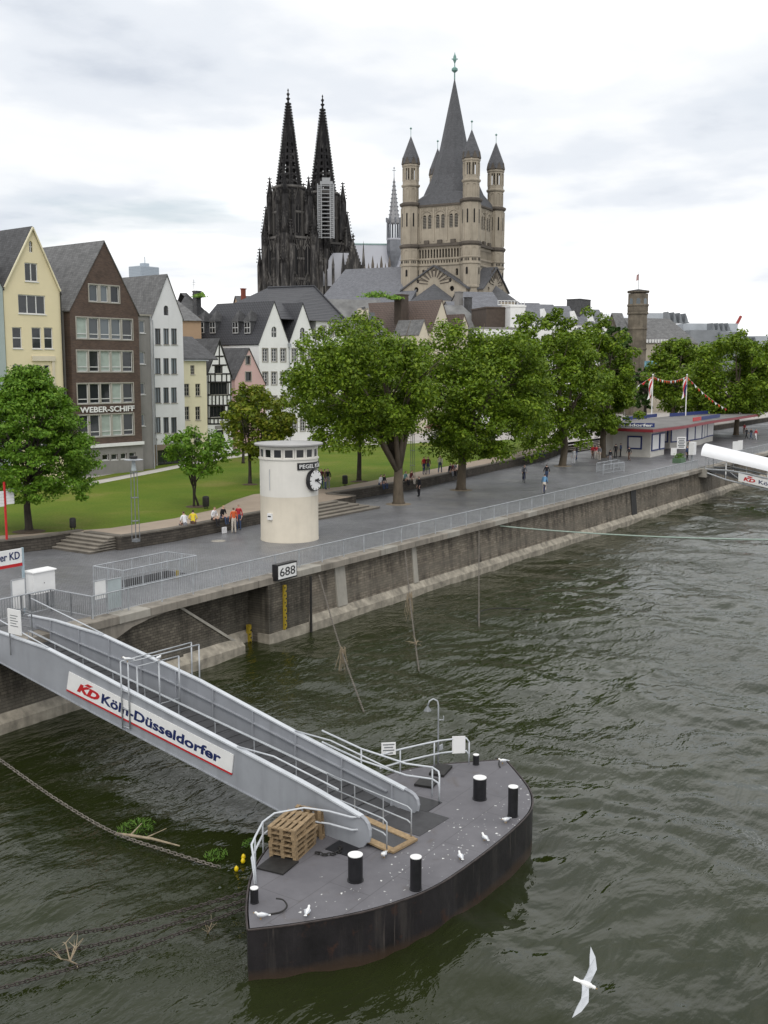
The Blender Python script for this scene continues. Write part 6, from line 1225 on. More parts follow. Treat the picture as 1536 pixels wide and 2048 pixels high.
# white hotel: two gables and a corner block
PHo = plane_at(631, 886, 143); HW = dict(fm=FRAMEW, nx=2, fw=.075, sur=FRAMES, nbar=4, sill=False); HA = dict(arch=True)
def hrow(us, rows): return [(a, b, c_, d, HW) for c_, d in rows for a, b in us]
rows = ((697, 723), (744, 769), (792, 817), (838, 862))
H1, g1 = house('white_hotel', 'white building with two pointed gables and dark pantiled roofs', PHo, 517.6, 577.5, 686, 687, (548, 604), WHITEW, TILE_D, [(543, 553.5, 653, 675, HA)]+hrow(((525, 535.5), (543, 553.5), (561, 571.5)), rows), 14, Lr=10.5, cat='building')
sl, zl = PHo.px(577.5, 687); sr, zr = PHo.px(632, 687); sa, za = PHo.px(605, 607); hs = []; todo = []
for r_ in [(600, 610, 655, 676)]+[q_[:4] for q_ in hrow(((584, 594), (600.5, 610.5), (616, 626)), rows)]: todo.append(srect(PHo, *r_))
hs = [arch_poly(*todo[0])]+[[(a, c_), (b, c_), (b, d), (a, d)] for a, b, c_, d in todo[1:]]
m = MB(PHo.w); m.holed([(sl, TZ-.3), (sr, TZ-.3), (sr, zr), (sa, za), (sl, zl)], hs, lambda a, b, d: (a, d, b), .16); m.build('wall', WHITEW, H1); gable_roof(PHo, H1, sl, sa, sr, zl, za, zr, 14, TILE_D)
for i, (a, b, c_, d) in enumerate(todo):
    if i == 0: mm = MB(PHo.w); pts = arch_poly(a, b, c_, d, 9); mm.add([(x, .13, z) for x, z in pts], [list(range(len(pts)))]); g_ = mm.build('window', GLASS, H1); mm = MB(PHo.w); mm.box((a+b)/2-.03, (a+b)/2+.03, .08, .125, c_, d); mm.box(a, b, .08, .12, (c_+d)/2-.03, (c_+d)/2+.03); mm.build('glazing_bar', FRAMEW, g_)
    else:
        mm = MB(PHo.w); b_ = .1; mm.box(a-b_, a, -.05, .1, c_-b_, d+b_); mm.box(b, b+b_, -.05, .1, c_-b_, d+b_); mm.box(a, b, -.05, .1, c_-b_, c_); mm.box(a, b, -.05, .1, d, d+b_); mm.build('window_surround', FRAMES, H1); win(PHo, H1, a, b, c_, d, FRAMEW, GLASS, 2, None, .075, sill=False, nbar=4)
for u in (577.5, 632): q_ = PHo.px(u, 700)[0]; MB(PHo.w).tube([(q_, -.12, TZ), (q_, -.12, zl-.2)], .07, 6).build('downpipe', GALV, H1); MB(PHo.w).box(q_-.2, q_+.2, -.3, 0, zl-.45, zl).build('rain_hopper', GALV, H1)
# dormers on the left slope of the first gable roof
sl1, sr1, zl1, zr1, sa1, za1 = g1
for u, v in ((409, 656), (431.5, 656), (477, 656), (501, 656)):
    # the slope is where the ray meets the roof plane: walk back along the ridge direction
    best = None
    for d_ in np.linspace(.5, 13.5, 140):
        s_, z = PHo.px(u, v, d_); zr_ = zl1+(za1-zl1)*(s_-sl1)/(sa1-sl1)
        if best is None or abs(z-zr_) < best[0]: best = (abs(z-zr_), d_, s_, z)
    _, d_, s_, z = best; hw = .55
    dm = MB(PHo.w); dm.box(s_-.55, s_+1.3, d_-hw, d_+hw, z-.75, z+.85); dw = dm.build('dormer_cheek', SLATE_D, H1)
    wn_ = MB(PHo.w); wn_.box(s_-.60, s_-.552, d_-hw+.04, d_+hw-.04, z-.7, z+.8); wn_.build('dormer_frame', FRAMEW, dw)
    for y0, y1 in ((-.45, -.05), (.05, .45)):
        for z0, z1 in ((-.6, -.02), (.08, .7)): MB(PHo.w).box(s_-.62, s_-.605, d_+y0, d_+y1, z+z0, z+z1).build('dormer_pane', GLASS, dw)
    rf = MB(PHo.w); rf.add([(s_-.75, d_-hw-.12, z+.8), (s_-.75, d_+hw+.12, z+.8), (s_-.45, d_, z+1.75), (s_+.2, d_, z+2.35), (s_+2.0, d_-hw-.1, z+.9), (s_+2.0, d_+hw+.1, z+.9)], [(0, 1, 2), (0, 2, 3, 4), (1, 5, 3, 2), (3, 5, 4), (0, 4, 5, 1)]); rf.build('dormer_roof', SLATE_D, H1)
# hotel corner block with hipped roof
PHb = plane_at(688, 870, 149); CB = thing('hotel_corner_block', 'white block with dark hipped roof right of the two gables', 'building', PHb.w(-3, 0, TZ)); s0, s1 = PHb.px(632.5, 700)[0], PHb.px(688, 700)[0]; ze = PHb.px(660, 642)[1]; todo = [srect(PHb, a, b, c_, d) for c_, d in ((652, 673), (699, 719), (746, 768), (793, 815)) for a, b in ((643, 652), (658, 667), (672.5, 681.5))]
m = MB(PHb.w); m.holed([(s0, TZ-.3), (s1, TZ-.3), (s1, ze), (s0, ze)], [[(a, c_), (b, c_), (b, d), (a, d)] for a, b, c_, d in todo], lambda a, b, d: (a, d, b), .16); m.add([(s1, 0, TZ-.3), (s1, 14, TZ-.3), (s1, 14, ze), (s1, 0, ze)], [(0, 1, 2, 3)]); m.add([(s0, 0, TZ-.3), (s0, 0, ze), (s0, 14, ze), (s0, 14, TZ-.3)], [(0, 1, 2, 3)]); m.build('wall', WHITEW, CB)
for a, b, c_, d in todo:
    mm = MB(PHb.w); b_ = .1; mm.box(a-b_, a, -.05, .1, c_-b_, d+b_); mm.box(b, b+b_, -.05, .1, c_-b_, d+b_); mm.box(a, b, -.05, .1, c_-b_, c_); mm.box(a, b, -.05, .1, d, d+b_); mm.build('window_surround', FRAMES, CB); win(PHb, CB, a, b, c_, d, FRAMEW, GLASS, 2, None, .075, sill=False, nbar=4)
rl = PHb.px(535, 576, 7.0); rr_ = PHb.px(628, 573, 7.0); E0, E1 = s0-9, s1+.4
m = MB(PHb.w); m.add([(E0, -.4, ze-.1), (E1, -.4, ze-.1), (E1, 14.4, ze-.1), (E0, 14.4, ze-.1), (rl[0], 7, rl[1]), (rr_[0], 7, rr_[1])], [(0, 1, 5, 4), (1, 2, 5), (2, 3, 4, 5), (3, 0, 4), (0, 3, 2, 1)]); m.build('roof', TILE_D, CB)
m = MB(PHb.w); m.tube([(rl[0], 7, rl[1]+.05), (rr_[0], 7, rr_[1]+.05), (E1, -.4, ze)], .16, 6); m.build('ridge_tiles', TILE_D, CB)

# ---------------------------------------------------------------- roofscape behind
VPHI = HEAD-R(90)
def bldg(name, label, D, u0, u1, vE, vR, wallm, roofm, kind='par', L=10, phi=VPHI+R(14), zb=TZ, wins=(), slope=0, cat='building', hipl=0, hipr=0, fw=.1):
    P = plane_at(u1, vE, D, phi); s0 = P.px(u0, vE)[0]; s1 = 0.; ze = P.px((u0+u1)/2, vE)[1]
    T = thing(name, label, cat, P.w((s0+s1)/2, 0, zb)); m = MB(P.w)
    hs = [srect(P, *w_) for w_ in wins]
    m.holed([(s0, zb-.3), (s1, zb-.3), (s1, ze), (s0, ze)], [[(a, c_), (b, c_), (b, d), (a, d)] for a, b, c_, d in hs], lambda a, b, d: (a, d, b), .16); m.add([(s1, 0, zb), (s1, L, zb), (s1, L, ze), (s1, 0, ze)], [(0, 1, 2, 3)]); m.add([(s0, 0, zb), (s0, 0, ze), (s0, L, ze), (s0, L, zb)], [(0, 1, 2, 3)]); m.add([(s0, L, zb), (s0, L, ze), (s1, L, ze), (s1, L, zb)], [(0, 1, 2, 3)])
    m.build('wall', wallm, T)
    for a, b, c_, d in hs: win(P, T, a, b, c_, d, FRAMEW, GLASS, 1, None, fw, sill=False)
    if kind == 'flat': MB(P.w).box(s0-.1, s1+.1, -.1, L+.1, ze+.002, ze+.3).build('roof', roofm, T)
    elif kind == 'par':
        zr = P.px((u0+u1)/2, vR, L/2)[1]; m = MB(P.w); m.add([(s0-.2, -.3, ze-.08), (s1+.2, -.3, ze-.08), (s1+.2, L+.3, ze-.08), (s0-.2, L+.3, ze-.08), (s0-.2+hipl, L/2, zr), (s1+.2-hipr, L/2, zr)], [(0, 1, 5, 4), (2, 3, 4, 5), (0, 3, 2, 1)]+([(3, 0, 4), (1, 2, 5)] if hipl or hipr else [])); m.build('roof', roofm, T)
        if not (hipl or hipr): m = MB(P.w); m.poly([(s1, 0, ze), (s1, L, ze), (s1, L/2, zr-.15)]); m.poly([(s0, 0, ze), (s0, L/2, zr-.15), (s0, L, ze)]); m.build('gable_wall', wallm, T)
    else:
        sa = (s0+s1)/2; zr = P.px((u0+u1)/2, vR)[1]; m = MB(P.w); m.poly([(s0, 0, ze), (s1, 0, ze), (sa, 0, zr)]); m.build('gable_wall', wallm, T); gable_roof(P, T, s0, sa, s1, ze, zr, ze, L, roofm)
    return T, P
def chimney(label, D, u0, u1, v0, v1, mt, L=1.2):
    P = plane_at(u1, v1, D); s0 = P.px(u0, v1)[0]; z0, z1 = P.px(u1, v1)[1], P.px(u1, v0)[1]; T = thing('chimney', label, 'chimney', P.w(s0/2, L/2, z0)); MB(P.w).box(s0, 0, 0, L, z0-3, z1).build('stack', mt, T); MB(P.w).box(s0-.08, .08, -.08, L+.08, z1, z1+.15).build('cap', mt, T)
REDB = mat('red_chimney_brick', (.20, .055, .035), .85, .2, 3); STUC = mat('rough_grey_roof', (.175, .175, .172), .9, .35, .5, .5, 3); BRWALL = mat('dark_brown_cladding', (.085, .065, .052), .8, .2, 2)
bldg('rear_house', 'tan house with grey hipped roof behind the tall white house', 135, 340, 402, 640, 592, TAN, SLATE, 'par', 9, hipr=3.5)
bldg('rear_house', 'grey roof with small chimney and greenery behind the white house', 150, 352, 420, 632, 586, TAN, SLATE_D, 'par', 9, hipr=4, hipl=2)
bldg('rear_house', 'low dark roof beside the red chimney', 165, 478, 545, 608, 592, TAN, SLATE_D, 'par', 8)
chimney('thin red brick chimney left of the hotel roof', 165, 486, 492, 579, 604, REDB, .45); chimney('small dark chimney on the grey roof behind the white house', 150, 393, 402, 584, 592, SLATE_D, .8)
m = MB(); p_ = atd(388, 584, 150); m.tube([p_, p_+np.array([0, 0, 1.7])], .03, 4); m.bar(p_+np.array([-.5, 0, 1.0]), p_+np.array([.5, 0, 1.0]), .03, .03); m.bar(p_+np.array([-.35, 0, 1.3]), p_+np.array([.35, 0, 1.3]), .03, .03); tag(m.build('roof_aerial', STEELD, None, tuple(p_)), 'thin television aerial on the grey roof behind the white house', 'aerial')
NVT, _ = bldg('church_nave', 'long smooth blue-grey slate nave roof left of the church tower', 236, 634, 820, 606, 537, GREYC, SLATE_B, 'par', 20, hipl=2.2, phi=VPHI-R(27))
bldg('slate_house', 'large rough grey roof right of the hotel corner block', 178, 640, 778, 690, 599, STUC, STUC, 'par', 14); bldg('slate_house', 'grey slated house just above the big plane tree', 168, 690, 775, 690, 641, STUC, SLATE, 'par', 8)
DT, _ = bldg('gable_dormer', 'tiny cream gabled dormer on the rough grey roof', 170, 723, 737, 640, 615, PCREAM, SLATE_D, 'perp', 3, zb=24, cat='dormer')
p_ = atd(744, 632, 169.5); tag(MB().obox(p_, (1.2, .15, 1.1), HPHI).build('roof_window', GLASSB, None, tuple(p_)), 'white skylight beside the tiny dormer', 'skylight')
def gperp(name, label, D, apx, eL, eR, wallm, roofm, L, **k):
    P = plane_at(eR[0], eR[1], D); return house(name, label, P, eL[0], eR[0], eL[1], eR[1], apx, wallm, roofm, [], L, **k)
gperp('tile_roof_house', 'house with brown tiled roof and cream gable above the plane trees', 176, (883.5, 601), (862, 662), (898, 650), PCREAM, TILE_B, 17)
chimney('broad brown chimney on the brown tiled roof', 176, 803, 817, 591, 612, BRWALL, 1.5)
gperp('small_slate_house', 'small slate gabled roof below the brown tiled one', 168, (848, 641), (838, 668), (856, 668), PCREAM, SLATE, 5); gperp('small_tile_house', 'small brown tiled gable right of the large brown roof', 178, (928, 630), (922, 655), (936, 652), PCREAM, TILE_B, 7)
bldg('slate_house', 'grey hipped slate roof in front of the church', 190, 898, 975, 660, 611, STUC, STUC, 'par', 12, hipr=3, hipl=1); bldg('slate_house', 'smooth blue slate roof in front of the church right arm', 205, 935, 1008, 622, 584, GREYC, SLATE_B, 'par', 14); bldg('slate_house', 'small slate roof with skylight between church arms', 200, 905, 945, 625, 603, GREYC, SLATE_B, 'par', 8)
p_ = atd(923, 605, 199); tag(MB().obox(p_, (1.1, .2, 1.0), HPHI).build('roof_window', FRAMEW, None, tuple(p_)), 'bright skylight on the small slate roof before the church', 'skylight')
chimney('grey chimney left of the bright skylight', 199, 918, 926, 585, 600, GREYC, 1); chimney('dark chimney right of the bright skylight', 199, 937, 944, 596, 612, SLATE_D, 1)
bldg('brown_block', 'dark brown clad block beside the white stair tower', 185, 973, 1021, 617, 610, BRWALL, BRWALL, 'flat', 8); MT, MP = bldg('white_stair_tower', 'white modern tower block with one square window', 183, 1021, 1051, 614, 610, WHITEW, WHITEW, 'flat', 5, wins=[(1032.5, 1049, 629.5, 644)]); bldg('white_low_block', 'white low wall of the modern block behind the plane trees', 182, 953, 1051, 658, 655, WHITEW, GREYC, 'flat', 3)
RT_ = thing('roof_balustrade', 'white roof terrace balustrade on the modern block', 'balustrade', tuple(atd(1022, 614, 184))); m = MB(MP.w); s0 = MP.px(996, 612, .5)[0]; z0 = MP.px(1022, 614, .5)[1]; m.box(s0, 0, .5, .56, z0+.28, z0+.42); m.box(s0, 0, .5, .56, z0+1.0, z0+1.1); m.build('rail', WHITE, RT_)
for x in np.linspace(s0, 0, 9): MB(MP.w).box(x-.04, x+.04, .5, .56, z0+.28, z0+1.1).build('post', WHITE, RT_)
for i, (u0, u1, vE, vR, lb) in enumerate(((1050, 1092, 640, 606, 'first'), (1090, 1120, 640, 609, 'second'), (1116, 1152, 644, 612, 'third'), (1148, 1186, 648, 616, 'fourth'), (1180, 1212, 650, 619, 'fifth'))):
    T, P = bldg('dormer_house', lb+' slate-roofed house in the row left of the dark tree', 205+i*5, u0, u1+2, vE, vR, WHITEW, SLATE_B, 'par', 9, wins=[(u0+8, u0+15, vE+6, vE+14), (u0+20, u0+27, vE+6, vE+14)])
    q_ = P.px(u1-7, vE-8, 1.4); m = MB(P.w); m.prism([(q_[0]-.9, .6, q_[1]-.5), (q_[0]+.9, .6, q_[1]-.5), (q_[0], .6, q_[1]+1.4)], (0, 2.5, 0)); m.build('dormer', WHITEW, T)
chimney('dark square chimney block above the row of slate roofs', 225, 1159, 1181, 601, 622, SLATE_D, 3)
# round stone tower of the old staple house
PSx = atd(1272, 730, 232); SZ = lambda v: float(atd(1272, v, 232)[2])
STW = mat('weathered_stone', (.150, .128, .098), .9, .45, .5, .4, 3, stain=.6); STT = thing('round_stone_tower', 'weathered octagonal stone tower with flag beyond the trees', 'tower', (PSx[0], PSx[1], TZ))
r_ = 2.35; MB().lathe([(r_*.92, TZ), (r_*.92, SZ(628)), (r_, SZ(622)), (r_, SZ(614)), (r_*.96, SZ(613)), (r_*.96, SZ(588))], (PSx[0], PSx[1], 0), 8).build('shaft', STW, STT)
for v, k in ((586, 1.06), (613, 1.05), (629, 1.03), (660, .98), (700, .98)): MB().lathe([(r_*k*.97, 0), (r_*k, .1), (r_*k, .35), (r_*k*.97, .45)], (PSx[0], PSx[1], SZ(v)), 8).build('string_course', STW, STT)
MB().lathe([(r_*1.06, 0), (r_*1.06, .2), (.3, .6)], (PSx[0], PSx[1], SZ(584)), 8).build('cap_roof', SLATE_D, STT)
for k in range(8):
    a = 2*math.pi*(k+.5)/8; e = (math.cos(a), math.sin(a)); rr2 = r_*.96*math.cos(math.pi/8); P_ = Plane((PSx[0]+e[0]*(rr2+.02), PSx[1]+e[1]*(rr2+.02)), a+R(90))
    for w_, za_, zb_, nm in ((.42, SZ(610), SZ(597), 'arched_window'), (.36, SZ(628), SZ(617), 'niche')): m = MB(P_.w); pts = arch_poly(-w_, w_, za_, zb_); m.prism([(x, -.01, z) for x, z in pts], (0, .03, 0)); m.build(nm, GLASSB if nm == 'arched_window' else STW, STT)
    m = MB(P_.w); m.box(-.22, .22, .12, .3, SZ(664), SZ(652)) if k % 2 else m.box(-.2, .2, .12, .3, SZ(690), SZ(680)); m.build('slit', BLACKM, STT)
MB().tube([(PSx[0], PSx[1], SZ(584)), (PSx[0], PSx[1], SZ(541))], .07, 6).build('flag_mast', GALV, STT)
m = MB(); p_ = np.array([PSx[0], PSx[1], SZ(548)]); m.add([p_, p_+np.array([-.4, .35, -.2]), p_+np.array([-.5, .4, -1.5]), p_+np.array([0, 0, -1.3])], [(0, 1, 2, 3)]); tag(m.build('tower_flag', mat('faded_flag', (.40, .25, .24), .8, .2), None, tuple(p_)), 'small faded flag on the round stone tower', 'flag')
SHT, SHP = bldg('staple_house', 'long grey-roofed stone hall right of the round tower', 250, 1276, 1396, 686, 637, mat('hall_stone', (.36, .325, .26), .9, .2, .3, stain=.3), SLATE, 'par', 14, hipr=4); bldg('staple_annex', 'narrow slate roof left of the round stone tower', 240, 1236, 1254, 660, 626, STW, SLATE, 'par', 6)
for i, u in enumerate(np.linspace(1294, 1334, 8)): q_ = SHP.px(u, 683, -.2); MB(SHP.w).box(q_[0]-.2, q_[0]+.2, -.35, .3, q_[1]-.3, q_[1]+.5).build('eaves_dormer', FRAMEW, SHT)
p_ = atd(1303, 731, 226); tag(MB().obox(p_, (3.0, .15, 1.9), HEAD-R(90)).build('painted_banner', mat('blue_banner', (.16, .34, .42), .6, .5, .7), None, tuple(p_)), 'pale blue banner on the hall wall by the round tower', 'banner')
# museum roofs, silvery sheds
SILV = mat('zinc_roof', (.42, .45, .48), .4, .12, .3, metal=.3); ZN = mat('zinc_dark', (.20, .215, .23), .5, .15, .4)
MUS = thing('museum_roof', 'silvery museum roofs with sawtooth shells beyond the stone hall', 'building', tuple(atd(1360, 660, 330)))
def zbx(u0, u1, v0, v1, D, mt, L=12, nm='roof_band'):
    P = plane_at(u1, v1, D, VPHI); s0 = P.px(u0, v1)[0]; MB(P.w).box(s0, 0, 0, L, P.px(u1, v1)[1]-12, P.px(u1, v0)[1]).build(nm, mt, MUS)
zbx(1286, 1345, 626, 640, 345, SILV); zbx(1366, 1475, 647, 664, 335, SILV); zbx(1380, 1438, 660, 690, 320, ZN); zbx(1440, 1490, 664, 690, 318, ZN); zbx(1492, 1560, 672, 700, 325, SILV)
for u0, v0, v1, D in [(1336+11.5*i, 623+1.2*i, 646, 328) for i in range(4)]+[(1425+10*i, 646, 662, 322) for i in range(4)]+[(1500+9*i, 674, 692, 318) for i in range(2)]:
    P = plane_at(u0+9, v1, D, VPHI+R(8)); s0 = P.px(u0, v1)[0]; zb, zt_ = P.px(u0, v1)[1], P.px(u0, v0)[1]; m = MB(P.w); pts = [(s0, zb), (0, zb)]+[(s0*(.35+.65*t_**1.6), zb+(zt_-zb)*t_) for t_ in np.linspace(.15, 1, 6)]+[(s0, zb+.1)]
    m.prism([(a, 0, b) for a, b in pts[:-1]], (0, 4, 0)); m.build('sawtooth_shell', ZN, MUS)
CRT = thing('crane', 'distant red crane jib above the museum roofs', 'crane', tuple(atd(1470, 660, 420))); a, b = atd(1470, 655, 420), atd(1482, 632, 420); MB().bar(a, b, .9, .9).build('jib', mat('crane_red', (.30, .04, .035), .6, .1), CRT); MB().bar(a-np.array([0, 0, 30]), a, 1.2, 1.2).build('mast', mat('crane_red', (.30, .04, .035), .6, .1), CRT)
FT = thing('office_tower', 'far blue-grey office tower with antenna above the roofs at left', 'tower', tuple(atd(301, 600, 1500))); P = plane_at(319.5, 600, 1500); s0 = P.px(283, 600)[0]; HZB = mat('hazed_far_tower', (.36, .41, .46), .6, .05, .02); MB(P.w).box(s0, 0, 0, 25, 0, P.px(300, 533)[1]).build('shaft', HZB, FT)  # tower's own grey-blue, paled to put distance haze into the colour
for v in range(536, 566, 3): MB(P.w).box(s0-.2, .2, -.3, 25.2, P.px(300, v)[1], P.px(300, v-1.2)[1]).build('window_band', mat('hazed_far_band', (.29, .34, .39), .6, .05), FT)
zt_ = P.px(300, 533)[1]; MB(P.w).box(s0*.62, s0*.32, 8, 16, zt_, zt_+5).build('plant_room', HZB, FT); MB(P.w).tube([(s0*.45, 12, zt_), (s0*.45, 12, P.px(300, 512)[1])], .6, 6).build('antenna', HZB, FT)
# row of shop awnings and parked things in front of the houses (seen under the trees)
random.seed(9)
for i, (u, v) in enumerate(((760, 893), (800, 889), (868, 884), (905, 882))):
    p_ = atz(u, v, TZ); cset = ('red', 'white', 'maroon', 'white')[i]; T = thing('cafe_parasol', cset+' cafe parasol '+('left of', 'beside', 'right of', 'farthest right behind')[i]+' the first plane trunk', 'parasol', p_); MB().tube([p_, p_+np.array([0, 0, 2.4])], .04, 6).build('pole', WHITE, T); MB().lathe([(1.5, 2.0), (1.48, 2.03), (.05, 2.6)], p_, 8).build('canopy', cloth(cset, CC[cset]), T)
rr3 = np.random.default_rng(8); m = MB()
for (u, v, D, ru, rv) in ((752, 588, 172, 24, 12), (790, 594, 174, 14, 8), (399, 590, 150, 9, 7)):
    for i in range(420):
        q_ = atd(u+rr3.normal()*ru*.5, v+abs(rr3.normal())*-rv*.35+rv*.5, D+rr3.normal()*1.2); d = Vector(rr3.normal(0, 1, 3)).normalized()*.3; e_ = d.orthogonal().normalized()*.16; b = Vector(q_); m.add([b-d, b+e_, b+d, b-e_], [(0, 1, 2, 3)])
tag(m.build('roof_garden', LEAF_L, None, tuple(atd(752, 598, 172))), 'green roof garden shrubs on the grey roofs', 'shrub', None, 'stuff')
# ---------------------------------------------------------------- romanesque church
CST = mat('church_tuff', (.355, .312, .248), .9, .16, .35, .2, 3, stain=.45); CTR = mat('church_trim', (.105, .09, .075), .9, .25, .6, stain=.3); CRF = m_slate('church_slate', (.098, .100, .108), 2.2, .12); DARK = mat('opening_shade_black', (.012, .011, .011), .9, .2); COPP = mat('copper_finial', (.16, .30, .27), .6, .15)  # DARK is the near-black that stands for shade inside openings
RV = np.array([_rt[0], _rt[1], 0]); al = R(27); DN = 236.
NC = atd(940, 600, DN); NC[2] = TZ; WD = 14.6
dl = -RV*math.cos(al)+HD*math.sin(al); dr = RV*math.sin(al)+HD*math.cos(al)
zc = lambda v: float(atd(940, v, DN)[2])
CHT = thing('romanesque_church', 'great tan romanesque church tower with four corner turrets and tall slate spire', 'church', tuple(NC))
LP = Plane(NC[:2]+dl[:2]*WD, math.atan2(-dl[1], -dl[0])); RP = Plane(NC[:2], math.atan2(dr[1], dr[0]))   # faces: s 0..WD, inwards positive
def tface(P):
    zT, zB = zc(404), TZ; holes = []; lou = []
    for c_ in (.28, .5, .72):
        for o_ in (-.62, .62):
            h_ = arch_poly(WD*c_+o_-.42, WD*c_+o_+.42, zc(452), zc(424)); holes.append(h_); lou.append((WD*c_+o_-.42, WD*c_+o_+.42))
    gal = []
    for k in range(15):
        x = WD*.16+k*(WD*.68/14); h_ = arch_poly(x-.23, x+.23, zc(512), zc(494), 5); holes.append(h_); gal.append(h_)
    for k in range(16):
        x = WD*.16+k*(WD*.68/15); holes.append([(x-.17, zc(523)), (x+.17, zc(523)), (x+.17, zc(517)), (x-.17, zc(517))])
    for x in (WD*.22, WD*.78): holes.append(arch_poly(x-.3, x+.3, zc(549), zc(535), 5))
    m = MB(P.w); m.holed([(0, zB), (WD, zB), (WD, zT), (0, zT)], holes, lambda a, b, d: (a, d, b), .5); m.build('tower_wall', CST, CHT)
    m = MB(P.w); m.box(.5, WD-.5, .5, .7, zc(556), zc(420)); m.build('opening_backing', DARK, CHT)  # black sheet paints the darkness behind the openings
    for a, b in lou:
        m = MB(P.w)
        for q_ in np.linspace(zc(450), zc(428), 8): m.hexa([(a, .02, q_-.12), (b, .02, q_-.12), (b, .3, q_+.14), (a, .3, q_+.14), (a, .02, q_-.05), (b, .02, q_-.09), (b, .3, q_+.17), (a, .3, q_+.17)])
        tag(m.build('louvres', mat('louvre_grey', (.20, .185, .16), .8, .1), CHT), kind='stuff')
    for v, pr_, h_ in ((486, .5, .6), (405, .3, .4), (514.5, .12, .25), (526, .22, .35), (573, .25, .4)): MB(P.w).box(.5, WD-.5, -pr_, -.004, zc(v)-h_/2, zc(v)+h_/2).build('string_course', CTR if v in (486, 405) else CST, CHT)
    for c_ in (.17, .39, .61, .83): MB(P.w).box(WD*c_-.18, WD*c_+.18, -.14, -.003, zc(478), zc(410)).build('lesene', CST, CHT)
    for i in range(24): x = WD*.18+WD*.64*i/23; MB(P.w).box(x-.1, x+.1, -.13, -.002, zc(416), zc(411)).build('corbel', CST, CHT)
    for c_ in (.28, .5, .72):
        m = MB(P.w); ce_ = WD*c_; r_ = 1.25; m.tube([(ce_+r_*math.cos(a), -.05, zc(428)+r_*math.sin(a)) for a in np.linspace(0, math.pi, 13)], .13, 5); m.build('blind_arch', CST, CHT); MB(P.w).box(ce_-.55, ce_+.55, -.5, .1, zc(484), zc(476)).build('water_spout', CTR, CHT)
    # arm with fan gable
    pj = 3.2; sa, za = WD*.5, zc(533); zl_ = zc(577); fan = MB(P.w); hl = WD*.5+.4
    m = MB(P.w); ho = [[(sa+dx+.55*math.cos(a), zc(578)+.62*math.sin(a)) for a in np.linspace(0, 2*math.pi, 9)[:-1]] for dx in (-4.3, 4.3)]
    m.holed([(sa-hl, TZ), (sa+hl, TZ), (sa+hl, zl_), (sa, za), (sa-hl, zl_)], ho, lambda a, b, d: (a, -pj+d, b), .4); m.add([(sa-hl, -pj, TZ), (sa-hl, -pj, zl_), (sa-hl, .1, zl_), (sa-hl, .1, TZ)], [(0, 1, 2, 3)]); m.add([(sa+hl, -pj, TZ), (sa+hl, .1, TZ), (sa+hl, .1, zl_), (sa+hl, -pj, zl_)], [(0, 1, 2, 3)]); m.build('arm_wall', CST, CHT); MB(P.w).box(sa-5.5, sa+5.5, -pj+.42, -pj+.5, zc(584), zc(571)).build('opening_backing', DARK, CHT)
    for sg in (-1, 1):
        m = MB(P.w); m.hexa([(sa, -pj-.35, za+.05), (sa+sg*(hl+.5), -pj-.35, zl_-.35), (sa+sg*(hl+.5), .3, zl_-.35), (sa, .3, za+.05), (sa, -pj-.35, za+.4), (sa+sg*(hl+.5), -pj-.35, zl_), (sa+sg*(hl+.5), .3, zl_), (sa, .3, za+.4)]); m.build('arm_roof', CRF, CHT)
    cz0 = zc(567)
    for k in range(9):
        a = math.pi*(k+.5)/9; a0, a1 = math.pi*k/9, math.pi*(k+1)/9; r1, r2 = 1.5, 3.5; m = MB(P.w); pts = [(sa+r1*math.cos(a0), cz0+r1*math.sin(a0)), (sa+r2*math.cos(a0+.06), cz0+r2*math.sin(a0+.06)), (sa+(r2+.55)*math.cos(a), cz0+(r2+.55)*math.sin(a)), (sa+r2*math.cos(a1-.06), cz0+r2*math.sin(a1-.06)), (sa+r1*math.cos(a1), cz0+r1*math.sin(a1))]
        m.tube([(x, -pj-.05, z) for x, z in pts], .10, 5); m.build('fan_tracery', CTR, CHT)
    m = MB(P.w); m.prism([(sa-.5, -pj-.03, zc(541)), (sa+.5, -pj-.03, zc(541)), (sa, -pj-.03, zc(537.5))], (0, .04, 0)); m.build('gable_opening_shade', DARK, CHT)  # black panel on the closed gable paints an opening's shade
    for dx in (-3.9, 3.9): m = MB(P.w); m.prism([(sa+dx+.32*math.cos(a), -pj-.03, zc(561)+.42*math.sin(a)) for a in np.linspace(0, 2*math.pi, 11)[:-1]], (0, .04, 0)); m.build('round_opening_shade', DARK, CHT)  # black discs on the wall, shade of round openings painted
    m = MB(P.w); n_ = 12; rr_ = 5.6; zt_, ze_ = zc(567), zc(604); base = [(sa-rr_*math.cos(math.pi*k/n_), -pj-rr_*math.sin(math.pi*k/n_), ze_) for k in range(n_+1)]; m.add([(sa, -pj+.05, zt_)]+base, [(0, k+2, k+1) for k in range(n_)]); m.build('apse_roof', CRF, CHT); m = MB(P.w); m.add([(a, b, ze_) for a, b, _ in base]+[(a, b, TZ) for a, b, _ in base], [(k, k+1, n_+2+k, n_+1+k) for k in range(n_)]); m.build('apse_wall', CST, CHT)
tface(LP); tface(RP)
cen = NC+(dl+dr)*WD/2
# back walls close the block
m = MB(); q_ = [NC+dl*WD, NC+(dl+dr)*WD, NC+dr*WD]; m.add([(*q_[0][:2], TZ), (*q_[1][:2], TZ), (*q_[1][:2], zc(404)), (*q_[0][:2], zc(404))], [(0, 1, 2, 3)]); m.add([(*q_[1][:2], TZ), (*q_[2][:2], TZ), (*q_[2][:2], zc(404)), (*q_[1][:2], zc(404))], [(0, 1, 2, 3)]); m.build('tower_wall', CST, CHT)
